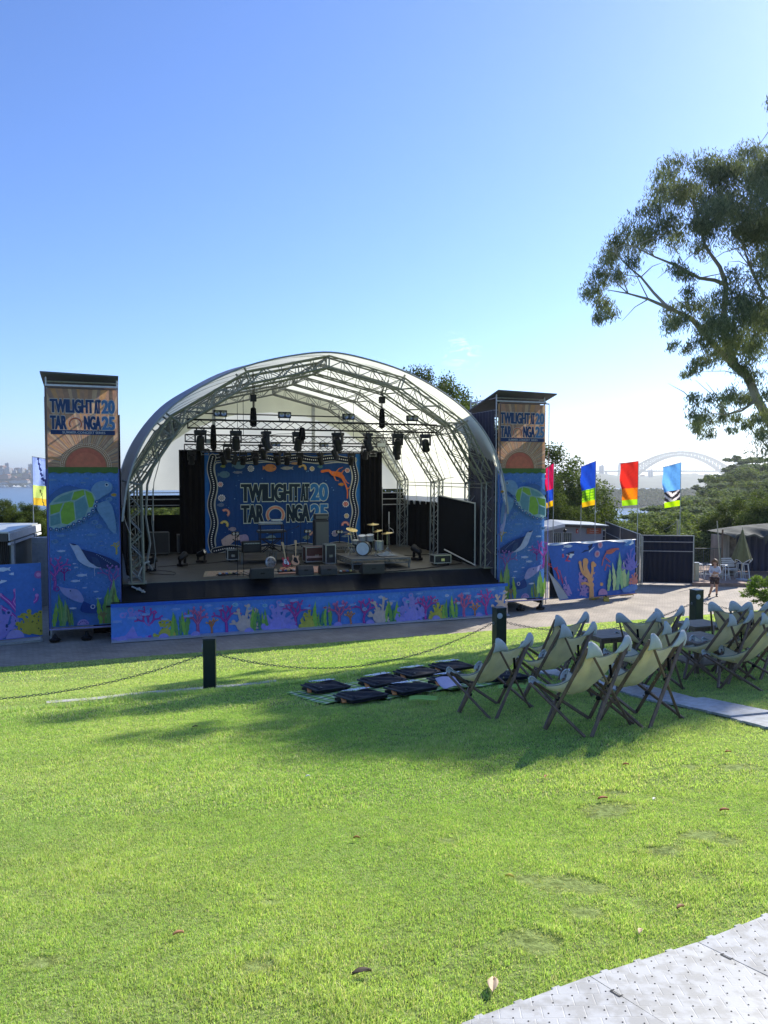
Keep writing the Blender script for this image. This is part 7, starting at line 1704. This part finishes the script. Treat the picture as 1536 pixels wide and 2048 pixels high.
for P, w_ in (([(555, 1930), (560, 1780), (530, 1650), (500, 1560), (510, 1480)], .32), ([(530, 1680), (460, 1600), (445, 1490)], .18), ([(560, 1700), (590, 1600), (590, 1500), (620, 1530)], .17), ([(570, 1780), (640, 1760), (700, 1775)], .17), ([(575, 1720), (640, 1650), (610, 1630), (650, 1680)], .11), ([(545, 1780), (480, 1740), (440, 1745)], .14)):
    a.line(a.curve([(QX(x), QY(y)) for x, y in P], 5), w_, og, taper=.75); a.disc(QX(P[-1][0]), QY(P[-1][1]), w_*.5, og, n=10)
a.line(a.curve([(QX(x), QY(y)) for x, y in ((900, 1345), (820, 1350), (760, 1390), (720, 1470), (705, 1540))], 5), .09, C(185, 95, 80), taper=.5); a.blob([(QX(x), QY(y)) for x, y in ((760, 1360), (830, 1340), (880, 1350), (830, 1400), (770, 1400))], C(185, 100, 85))
for P in ([(750, 1450), (800, 1500)], [(740, 1600), (760, 1530), (800, 1560)]): a.line([(QX(x), QY(y)) for x, y in P], .06, C(175, 85, 90))
for i, (x, h) in enumerate(((785, .95), (840, 1.2), (905, 1.65), (950, 1.1), (985, 1.25), (1035, .9))): a.kelp(QX(x), QY(1860), h, [C(150, 190, 130), C(175, 200, 140), C(130, 175, 135)][i % 3], .22, i, C(190, 215, 160))
a.lacy(QX(1060), QY(1620), .95, C(120, 115, 190), C(50, 60, 150), 5, wd=.09); a.lacy(QX(1100), QY(1800), .5, C(200, 130, 120), None, 5)
a.disc(QX(700), QY(1905), .28, C(190, 140, 180), a0=0, a1=180, n=12); a.blob([(QX(950), QY(1850)), (QX(1100), QY(1800)), (QX(1130), QY(1870)), (QX(980), QY(1900))], C(90, 130, 190)); a.rect(QX(560), 0, LB, .04, C(200, 150, 120))
a.blob([(QX(x), QY(y)) for x, y in ((950, 1300), (1010, 1255), (1060, 1260), (1000, 1310))], C(80, 130, 190))
def bmap(x, y, o):                       # left edge pulled in towards the foot where the sheet hangs loose
    k = max(0, 1-y/1.7); e = .62*k**1.2; f = 1-x/LB; return Vector((x+e*f**2.5, -o-.05-.05*math.sin(x*4)*math.sin(y*2)-.12*k*f**3, y))
a.build('printed_cloth', bmap, M_BAN2, t)
mb = MB(); mb._add([(.02, -.12, 1.35), (.62, -.16, .02), (1.02, -.30, .10), (.55, -.26, .75)], [(0, 1, 2, 3)]); mb.build('folded_corner', mat('banner_back', (.55, .56, .62), .6, 0, .06, 4), t, solid=.006)
mb = MB(); mb.grid(lambda p, q: (p*LB, -.02-.07*q+.01*math.sin(p*30), HB+.02-.06*q*(1+.8*math.sin(p*17))), 50, 3); mb._add([(LB-.85, -.1, HB-.02), (LB-.3, -.12, HB+.03), (LB-.25, -.2, HB-.16), (LB-.5, -.22, HB-.24)], [(0, 1, 2, 3)]); mb.build('folded_hem', M_WHITE, t, smooth=True)
mb = MB()
for x in (.03, LB/2, LB-.03): mb.tube((x, .03, -.12), (x, .03, HB), .022)
mb.tube((0, .03, HB-.02), (LB, .03, HB-.02), .02); mb.tube((0, .03, .1), (LB, .03, .1), .02); mb.build('fence_frame', M_GALV, t); mb = MB(); mb.box((LB/2, .06, HB/2), (LB-.5, .01, HB-.1)); mb.build('shade_mesh', mat('navy_mesh', (.012, .018, .035), .8, 0, .15, 4), t)
M_YEL = mat('yellow_plastic', (.60, .42, .05), .5, 0, .2, 6)
for x, y, rz_, lb in ((1215, 1203, .9, 'yellow fence foot below the middle of the banner fence'), (1254, 1192, .0, 'yellow fence foot at the right end of the banner fence'), (1278, 1167, .1, 'yellow fence foot under the gate post'), (1192, 1200, .5, 'small yellow fence foot behind the middle one')):
    D = 5.72*F/(y-948); p = at(x, y, D); o = thing('fence_foot', lb, 'fence foot', (p.x, p.y, -5.70), rz_+aB, 'yellow feet of the fence'); mb = MB(); mb.prism([(-.36, 0), (.36, 0), (.36, .06), (.2, .15), (-.2, .15), (-.36, .06)], -.12, .12, 'y'); mb.build('block', M_YEL, o, bev=.015); mb = MB(); mb.tube((0, 0, .1), (0, 0, .22), .03); mb.build('socket', M_BLACK, o)

# ------------------------------------------------------------ dark fences and gate
M_NAVY = mat('navy_sheet', (.010, .014, .034), .55, 0, .12, 2, .3, 3); M_CORR = mat('navy_rib', (.008, .012, .030), .6, .1, .1, 2, spec=.2)
def fence(lab, x0, y0, D0, x1, y1, D1, ztop, rails, npost, ribs=True):
    p, q = at(x0, y0, D0), at(x1, y1, D1); d_ = Vector((q.x-p.x, q.y-p.y, 0)); L = d_.length; t = thing('dark_fence', lab, 'fence', (p.x, p.y, -5.68), math.atan2(d_.y, d_.x)); H = ztop+5.68
    n = int(L/.12); mb = MB()
    mb.grid(lambda a, b: (a*L, (.022 if round(a*n*2) % 4 < 2 else -.0) if ribs else .01*math.sin(a*30), .05+(H-.05)*b), n*2, 1); mb.build('sheet', M_CORR if ribs else M_NAVY, t)
    mb = MB()
    for z in rails: mb.tube((0, -.03, z*H), (L, -.03, z*H), .022)
    mb.build('rail', M_GALV, t)
    for k in range(npost): mb = MB(); mb.tube((L*k/(npost-1), -.03, -.02), (L*k/(npost-1), -.03, H+.03), .03); mb.build('post', M_GALV, t)
    return t
f_ = fence('navy ribbed fence panel with silver rails right of the red flag pole', 1284, 1165, 39.6, 1389, 1168, 39.2, -3.15, (.998, .87, .68, .03), 2)
fence('dark fence running back from the gate towards the shed', 1213, 1100, 50.5, 1281, 1120, 40.0, -3.12, (.995, .72), 3, False)
fence('dark fence with a thin rail behind the banner fence and shed corner', 1150, 1100, 51, 1214, 1100, 50.6, -3.7, (.99, .8), 2, False)
t = thing('gate_post', 'tall paired scaffold tubes at the gate between banner fence and ribbed fence', 'post', (at(1281, 0, 38.8).x, 38.8, -5.7)); mb = MB(); mb.tube((0, 0, 0), (0, 0, 2.7), .03); mb.tube((.16, .02, 0), (.16, .02, 2.55), .028); mb.tube((-.3, -.2, .0), (-.3, -.2, .5), .02); mb.build('tube', M_GALV, t); mb = MB(); mb.tube((0, 0, 1.2), (-.42, -.4, .9), .015); mb.tube((0, 0, 2.1), (.16, .02, 2.1), .02); mb.build('brace', M_GALV, t)
# shed with window and sign
t = thing('site_hut', 'grey portable hut with a barred window and an orange sign behind the banner fence', 'hut', (0, 0, 0)); D = 44.
xl, xr = at(1078, 0, D).x, at(1207, 0, D).x; zt = zat(1053, D)
M_HUT = mat('hut_wall', (.34, .35, .38), .6, 0, .06, 2, .15, 3, stretch=(1, 1, 8))
mb = MB(); mb.box(((xl+xr)/2, D+1.6, (zt-5.7)/2), (xr-xl, 3.2, zt+5.7)); mb.build('wall', M_HUT, t)
mb = MB(); e_ = [(xl-1.2, D-.3, zat(1068, D)), (at(1128, 0, D).x, D-.3, zat(1047, D)), (at(1210, 0, D).x+.15, D-.3, zat(1050, D)), (at(1210, 0, D).x+.15, D+3.6, zat(1044, D+3.6)), (at(1128, 0, D).x, D+3.6, zat(1040, D+3)), (xl-1.2, D+3.6, zat(1060, D+3))]
mb._add(e_+[(p[0], p[1], p[2]-.06) for p in e_], [(0, 1, 4, 5), (1, 2, 3, 4), (6, 7, 10, 11), (7, 8, 9, 10), (0, 6, 7, 1), (1, 7, 8, 2), (2, 8, 9, 3)]); mb.build('roof', M_ROOF, t)
mb = MB(); mb.bar(Vector(e_[1])+Vector((0, -.03, -.11)), Vector(e_[2])+Vector((0, -.03, -.11)), .05, .14); mb.build('fascia_board', mat('brown_fascia', (.06, .045, .04), .6), t)
mb = MB(); mb.bar(Vector(e_[0])+Vector((0, -.03, -.1)), Vector(e_[1])+Vector((0, -.03, -.1)), .05, .14); mb.build('gutter', M_WHITE, t)
wx0, wx1, wz0, wz1 = at(1104, 0, D).x, at(1144, 0, D).x, zat(1090, D), zat(1065, D)
mb = MB(); mb.box(((wx0+wx1)/2, D-.03, (wz0+wz1)/2), (wx1-wx0, .04, wz1-wz0)); wn_ = mb.build('window', mat('dark_glass', (.05, .06, .08), .1, 0, .2, 2), t)
mb = MB()
for k in range(11): x = wx0+(wx1-wx0)*k/10; mb.box((x, D-.07, (wz0+wz1)/2), (.03, .03, wz1-wz0))
mb.box(((wx0+wx1)/2, D-.08, wz1), (wx1-wx0+.1, .05, .06)); mb.box(((wx0+wx1)/2, D-.08, (wz0+wz1)/2), (.08, .05, wz1-wz0)); mb.build('security_bars', mat('pale_bars', (.40, .41, .42), .5), wn_)
sx0, sx1, sz0, sz1 = at(1174, 0, D).x, at(1203, 0, D).x, zat(1067.5, D), zat(1056.5, D)
mb = MB(); mb.box(((sx0+sx1)/2, D-.04, (sz0+sz1)/2), (sx1-sx0, .04, sz1-sz0)); sg_ = mb.build('sign', mat('orange_sign', (.48, .10, .035), .5, 0, .05, 3), t)
ar = Art(.5, .27, .0004); ar.text('Function', .02, .15, .48, .25, [(.01, (.75, .65, .6))]); ar.text('Centre Office', .0, .02, .5, .09, [(.0, (.75, .65, .6))]); ar.build('sign_lettering', lambda x, y, o: Vector((sx0+.17+x, D-.066-o, sz0+.03+y*.9)), M_PRINT, sg_)
mb = MB(); mb.box((at(1155, 0, D).x, D-.03, zat(1062, D)), (.12, .03, .26)); mb.build('fire_notice', mat('red_notice', (.5, .05, .04), .5), t)
mb = MB(); mb.box((at(1155, 0, D).x+.01, D-.05, zat(1062.5, D)), (.04, .01, .14)); mb.build('notice_symbol', M_WHITE, t)
mb = MB(); mb.tube((at(1125, 0, D).x, D-.3, zat(1061, D)), (at(1125, 0, D).x, D-.7, zat(1058, D)), .02); mb.lathe([(.02, -.1), (.08, -.05), (.09, .06), (.04, .1)], (at(1125, 0, D).x, D-.7, zat(1060, D)), 10); mb.build('outside_lamp', M_BLACK, t)
mb = MB(); mb.tube((at(1158, 0, D).x, D-.5, -5.7), (at(1158, 0, D).x, D-.5, zat(1010, D)), .02); tag(mb.build('thin_mast', M_GALV), 'thin upright tube standing before the grey hut', 'mast')

# ------------------------------------------------------------ cafe terrace at the right
ZT = -5.52
mb = MB(); q_ = [at(1388, 0, 38.9), at(1600, 0, 38.4), at(1640, 0, 46), at(1388, 0, 46)]
mb._add([(p.x, p.y, ZT) for p in q_]+[(p.x, p.y, -5.9) for p in q_], [(0, 1, 2, 3), (0, 4, 5, 1), (1, 5, 6, 2), (2, 6, 7, 3), (3, 7, 4, 0)]); tag(mb.build('terrace', mat('terrace_brick', (.30, .20, .15), .85, 0, .25, 6, .3, 20)), kind='structure')
t = thing('cafe_hut', 'stone and timber hut with a tattered shade cloth and navy front at the right', 'hut', (0, 0, 0)); D = 43.
M_STN = mat('weathered_boards', (.26, .23, .19), .9, 0, .5, 1.6, .6, 8, stretch=(5, 5, .5)); M_STN2 = mat('rough_stone', (.17, .14, .11), .95, 0, .5, 3, .8, 6)
x0, x1, x2, x3 = [at(x, 0, D).x for x in (1442, 1461, 1480, 1640)]
mb = MB(); mb.box(((x0+x1)/2, D+.6, -4.6), (x1-x0, 1.2, 2.3)); mb.build('board_wall', M_STN, t); mb = MB(); mb.box(((x1+x2)/2, D+.9, -4.6), (x2-x1, 1.2, 2.3)); mb.build('stone_wall', M_STN2, t)
mb = MB(); mb.grid(lambda a, b: (x2+(x3-x2)*a, D+.45+.05*math.sin(a*70)+.02*math.sin(a*150+b*3), -5.5+2.15*b), 60, 4); mb.build('navy_blind', mat('navy_blind', (.010, .016, .05), .6, 0, .2, 1.5), t, smooth=True)
def shade(a, b):
    x = x0+.15+(x3-x0-.15)*a; y = D-1.4+3.5*b; z = np.interp(a, [0, .12, .35, .6, 1], [zat(1072, D), zat(1068, D), zat(1062, D), zat(1058, D), zat(1052, D)])+.16*b+.12*math.sin(a*17+b*3)*(1-b)+.08*math.sin(a*37)*(1-b); 
    return (x, y, z)
mb = MB(); mb.grid(shade, 60, 14)
mb.grid(lambda a, b: (shade(a, 0)[0], D-1.42-.02*b, shade(a, 0)[2]-b*(.10+.42*max(0, math.sin(a*23+1))**1.5*(a > .3))), 80, 4); mb.build('shade_cloth', mat('shade_cloth', (.075, .078, .062), .95, 0, .4, 3, .6, 9), t, smooth=True)
mb = MB()
for x, y in ((1447, D-1.3), (1560, D-1.3), (1620, D-1.3)): mb.tube((at(x, 0, y).x, y, ZT), (at(x, 0, y).x, y, -3.0), .05)
mb.build('post', M_WOOD, t)
t = thing('leaning_pole', 'tall thin pale pole leaning in front of the stone hut', 'pole', at(1446, 1150, 40.5)); mb = MB(); mb.tube((0, 0, -.2), (-.28, 0, 2.85), .035, .028); mb.build('shaft', mat('bamboo', (.42, .40, .28), .6), t)
t = thing('stub_pole', 'short pale pole with a bare branch rising behind the ribbed fence', 'pole', (at(1358, 0, 42).x, 42, -5.7)); mb = MB(); mb.tube((0, 0, 0), (-.05, 0, zat(1040, 42)+5.7), .05); mb.build('shaft', mat('bamboo', (0, 0, 0)), t); mb = MB(); mb.path([(-.05, 0, 3.15), (-.3, 0, 2.95), (-.6, 0, 2.75), (-.8, 0, 2.65)], [.02, .02, .015, .008], 5); mb.build('branch', M_BARK, t)
t = thing('railing', 'thin metal railing with mesh along the terrace left of the hut', 'railing', (at(1392, 0, 43).x, 43, ZT)); L = at(1444, 0, 43).x-at(1392, 0, 43).x
mb = MB(); mb.tube((0, 0, 1.35), (L, 0, 1.35), .022); mb.tube((0, 0, .1), (L, 0, .1), .018); mb.build('rail', mat('green_rail', (.12, .15, .12), .5), t); mb = MB()
for k in range(16): mb.tube((L*k/15, 0, .05), (L*k/15, 0, 1.35), .009 if k % 5 else .025, n=5)
mb.build('bars', mat('green_rail', (0, 0, 0)), t)
t = thing('closed_parasol', 'closed olive parasol with a pale hem standing before the navy hut front', 'parasol', at(1487, 1164, 40.0)); t.location.z = ZT
mb = MB(); mb.tube((0, 0, 0), (0, 0, 2.75), .025); mb.build('pole', mat('parasol_pole', (.55, .45, .3), .5), t); mb = MB(); mb.lathe([(.28, 0), (.28, .05), (.06, .08)], (0, 0, 0), 16); mb.build('base', mat('pale_base', (.45, .46, .48), .7), t)
def par(a, b):
    t_ = a*2*math.pi; r_ = .04+.40*b**1.15*(1+.22*math.cos(5*t_)); return (r_*math.cos(t_), r_*math.sin(t_), 2.62-1.62*b+.10*b*math.cos(5*t_))
M_OLV = mat('olive_canvas', (.16, .16, .07), .9, 0, .15, 5, .4, 12); mb = MB(); mb.grid(par, 50, 14); c_ = mb.build('canopy', M_OLV, t, smooth=True, solid=.01); mb = MB(); mb.path([par(i/50, 1) for i in range(51)], .018, 5); mb.build('hem', M_WHITE, c_)
def stool():
    t = thing('bar_stool', 'x', 'stool'); m = mat('white_metal', (.62, .63, .62), .4, .2)
    mb = MB(); mb.box((0, 0, .74), (.31, .31, .03)); mb.build('seat', m, t, bev=.01)
    for x in (-1, 1):
        for y in (-1, 1): mb = MB(); mb.bar((x*.12, y*.12, .73), (x*.2, y*.2, 0), .035, .025); mb.build('leg', m, t)
    mb = MB()
    for x in (-1, 1): mb.bar((x*.175, -.175, .25), (x*.175, .175, .25), .02, .02); mb.bar((-.175, x*.175, .25), (.175, x*.175, .25), .02, .02)
    mb.build('foot_ring', m, t); return t
sp = stool()
for i, (x, D, l) in enumerate(((1401, 40.4, 'pale metal stool standing just right of the ribbed fence'), (1425, 40.2, 'white metal stool hidden partly behind the walking person'), (1452, 40.0, 'white metal stool right of the walking person'), (1484, 40.8, 'white metal stool left of the parasol pole'), (1494, 40.4, 'white metal stool right of the parasol pole'))):
    o = sp if i == 0 else copy_tree(sp); o.location = (at(x, 0, D).x, D, ZT); o.rotation_euler = (0, 0, .3*i); o['label'] = l; o['group'] = 'metal stools on the terrace'; o.scale = (1.05,)*3
t = thing('slatted_chair', 'white slatted chair by the stone wall behind the stools', 'chair', (at(1466, 0, 40.9).x, 40.9, ZT), .2); m = mat('white_metal', (0, 0, 0))
mb = MB()
for k in range(5): mb.box((0, -.2+k*.1, .46), (.7, .07, .02))
mb.build('seat', m, t); mb = MB()
for k in range(5): mb.box((0, .27+.02*k, .58+.10*k), (.74, .02, .07))
mb.build('backrest', m, t)
for x in (-1, 1):
    for y in (-1, 1): mb = MB(); mb.bar((x*.33, y*.22, .46), (x*.4, y*.3, 0), .03, .03); mb.build('leg', m, t)
t = thing('wooden_barrel', 'weathered wooden barrel standing behind the right stools', 'barrel', (at(1464, 0, 41.8).x, 41.8, ZT)); mb = MB(); mb.lathe([(.26, 0), (.32, .25), (.34, .45), (.32, .65), (.26, .9)], (0, 0, 0), 20); mb.build('staves', M_STN2, t, smooth=True); mb = MB()
for z, r_ in ((.1, .29), (.3, .335), (.6, .335), (.8, .29)): mb.lathe([(r_, z-.02), (r_+.008, z-.02), (r_+.008, z+.02), (r_, z+.02)], (0, 0, 0), 20, cap=False)
mb.build('hoop', M_GALV, t)
t = thing('timber_post', 'short pale timber post at the end of the ribbed fence', 'post', (at(1396, 0, 39.6).x, 39.6, -5.7)); mb = MB(); mb.box((0, 0, .55), (.22, .2, 1.1)); mb.build('shaft', mat('bamboo', (0, 0, 0)), t, bev=.02); mb = MB(); mb.box((0, 0, 1.12), (.24, .22, .03)); mb.build('cap', M_GALV, t)

# ------------------------------------------------------------ the walking person
def skin_body(name, joints, edges, m, parent, lev=2, root=0):
    me = bpy.data.meshes.new(name); me.from_pydata([j[0] for j in joints], edges, []); me.update(); o = bpy.data.objects.new(name, me); COL.objects.link(o); o.parent = parent
    md = o.modifiers.new('skin', 'SKIN'); md.use_smooth_shade = True
    if not me.skin_vertices: 
        bpy.context.view_layer.objects.active = o
    sv = me.skin_vertices[0].data if me.skin_vertices else None
    if sv is None: return o
    for k, j in enumerate(joints):
        r_ = j[1]; sv[k].radius = r_ if hasattr(r_, '__len__') else (r_, r_); sv[k].use_root = (k == root)
    s_ = o.modifiers.new('sub', 'SUBSURF'); s_.levels = lev; s_.render_levels = lev; me.materials.append(m); return o
pt = thing('person', 'person with curly hair in a white shirt and brown shorts walking across the forecourt', 'person', (at(1433, 0, 35.6).x, 35.6, -5.72), R(-15))
M_SKN = mat('skin', (.50, .28, .19), .5, 0, .06, 10); M_SHIRT = mat('white_shirt', (.62, .60, .66), .85, 0, .08, 10, .4, 20); M_SHORT = mat('brown_shorts', (.075, .045, .042), .9, 0, .15, 10); M_HAIR = mat('brown_hair', (.16, .085, .04), .6, 0, .35, 30, .6, 60); M_SHOE = mat('dark_shoe', (.03, .02, .02), .5)
J = [((0, 0, .93), (.15, .11)), ((0, -.01, 1.12), (.125, .095)), ((0, 0, 1.30), (.15, .10)), ((0, 0, 1.42), (.09, .07)), ((0, -.01, 1.49), (.05, .05)), ((0, -.015, 1.56), (.07, .08)), ((0, -.01, 1.66), (.075, .085)),
     ((-.17, 0, 1.38), .055), ((-.22, -.04, 1.14), .042), ((-.06, -.19, 1.10), .033), ((.05, -.20, 1.13), (.035, .02)),
     ((.17, 0, 1.38), .055), ((.23, -.04, 1.14), .042), ((.08, -.21, 1.16), .033), ((-.04, -.22, 1.18), (.035, .02)),
     ((-.09, 0, .88), .095), ((-.13, -.16, .50), .062), ((-.18, -.14, .30), .055), ((-.22, -.08, .08), .036), ((-.25, -.20, .035), .035),
     ((.09, 0, .88), .095), ((.10, .02, .50), .062), ((.11, .08, .30), .055), ((.12, .12, .09), .036), ((.12, .0, .035), .035)]
Ed = [(0, 1), (1, 2), (2, 3), (3, 4), (4, 5), (5, 6), (2, 7), (7, 8), (8, 9), (9, 10), (2, 11), (11, 12), (12, 13), (13, 14), (0, 15), (15, 16), (16, 17), (17, 18), (18, 19), (0, 20), (20, 21), (21, 22), (22, 23), (23, 24)]
for (w_, sx_) in ((10, 1), (14, -1)):            # five fingers on each folded hand
    b0 = Vector(J[w_][0])
    for k in range(4): J += [((b0.x+sx_*.055, b0.y-.005, b0.z-.03+.02*k), .009), ((b0.x+sx_*(.085-.006*abs(k-2)), b0.y+.02, b0.z-.034+.02*k), .008)]; Ed += [(w_, len(J)-2), (len(J)-2, len(J)-1)]
    J += [((b0.x-sx_*.0, b0.y-.01, b0.z+.05), .010), ((b0.x+sx_*.03, b0.y-.01, b0.z+.075), .009)]; Ed += [(w_, len(J)-2), (len(J)-2, len(J)-1)]
body = skin_body('body', J, Ed, M_SKN, pt)
Sj = [((0, 0, .97), (.165, .125)), ((0, -.01, 1.12), (.15, .115)), ((0, 0, 1.29), (.17, .12)), ((0, 0, 1.42), (.085, .075)), ((-.17, 0, 1.375), .075), ((-.225, -.035, 1.15), .062), ((-.10, -.165, 1.11), .05), ((.17, 0, 1.375), .075), ((.235, -.035, 1.15), .062), ((.12, -.18, 1.15), .05)]
skin_body('shirt', Sj, [(0, 1), (1, 2), (2, 3), (2, 4), (4, 5), (5, 6), (2, 7), (7, 8), (8, 9)], M_SHIRT, body)
skin_body('shorts', [((0, 0, .96), (.165, .125)), ((-.10, -.01, .86), .125), ((-.125, -.13, .58), .105), ((.10, 0, .86), .125), ((.11, .01, .58), .105)], [(0, 1), (1, 2), (0, 3), (3, 4)], M_SHORT, body)
mb = MB()
for (x, y, z, sx_) in ((-.235, -.15, .045, 1), (.12, .05, .045, 1)): mb.ball((x, y, z), .12, 12, (.42, 1.15, .42)); mb.ball((x, y+.05, z+.045), .075, 10, (.7, .8, .9))
mb.build('shoes', M_SHOE, body, smooth=True)
mb = MB(); hg = random.Random(5); mb.ball((0, .02, 1.68), .108, 14, (1, 1.05, .95))
for k in range(70): a_ = hg.uniform(0, 6.28); z_ = hg.uniform(1.44, 1.76); y_ = math.sin(a_)*.11; 
for k in range(90):
    a_ = hg.uniform(-.35, math.pi+.35); z_ = hg.uniform(1.42, 1.77); rr = .112*(1 if z_ < 1.68 else max(.3, (1.80-z_)/.12)); mb.ball((rr*math.cos(a_)*1.15, .02+rr*math.sin(a_)*.95, z_), hg.uniform(.022, .038), 7)
mb.build('hair', M_HAIR, body, smooth=True)
mb = MB(); mb.ball((0, -.105, 1.605), .016, 8, (.8, 1, 1.1)); mb.ball((-.082, -.0, 1.61), .02, 8, (.5, .8, 1.2)); mb.ball((.082, 0, 1.61), .02, 8, (.5, .8, 1.2)); mb.build('nose_and_ears', M_SKN, body, smooth=True)
mb = MB(); mb.ball((-.03, -.088, 1.635), .010, 8); mb.ball((.03, -.088, 1.635), .010, 8); mb.build('eyes', M_BLACK, body, smooth=True)
mb = MB(); mb.ball((0, -.094, 1.565), .016, 8, (1.3, .5, .35)); mb.build('mouth', mat('lips', (.35, .12, .10), .5), body, smooth=True)
# repeats that can be told apart only by their place get their order from the left
for grp, stem in (('skyline trees of the wooded slope', 'flat-topped tree on the hazy skyline of the right-hand slope'), ('round trees of the wooded slope', 'round dark tree halfway up the wooded slope'), ('trees seen through the slot', 'green tree seen through the slot at the back of the stage'), ('tall towers on the far left hill', 'tall hazy tower block on the far left hill')):
    L = sorted([o for o in COL.objects if o.parent is None and o.get('group') == grp], key=lambda o: o.location.x/o.location.y)
    for i, o in enumerate(L): o['label'] = stem+', '+(ordn+['eleventh', 'twelfth', 'thirteenth', 'fourteenth'])[i]+' from the left'
# small cloud wisp is left to the sky; air over the harbour
def haze(density):
    m = bpy.data.materials.new('air'); m.use_nodes = True; nt = m.node_tree; nt.nodes.remove(nt.nodes['Principled BSDF']); v = nt.nodes.new('ShaderNodeVolumePrincipled')
    v.inputs['Color'].default_value = (.90, .94, .95, 1); v.inputs['Density'].default_value = density; v.inputs['Anisotropy'].default_value = .55; nt.links.new(v.outputs[0], nt.nodes['Material Output'].inputs['Volume'])
    mb = MB(); mb.box((0, 7050, 28), (19000, 14900, 150)); o = mb.build('haze', m); tag(o, kind='stuff'); o['label'] = 'thin pale summer haze lying over the harbour'; o['category'] = 'haze'; return o
haze(.00017)
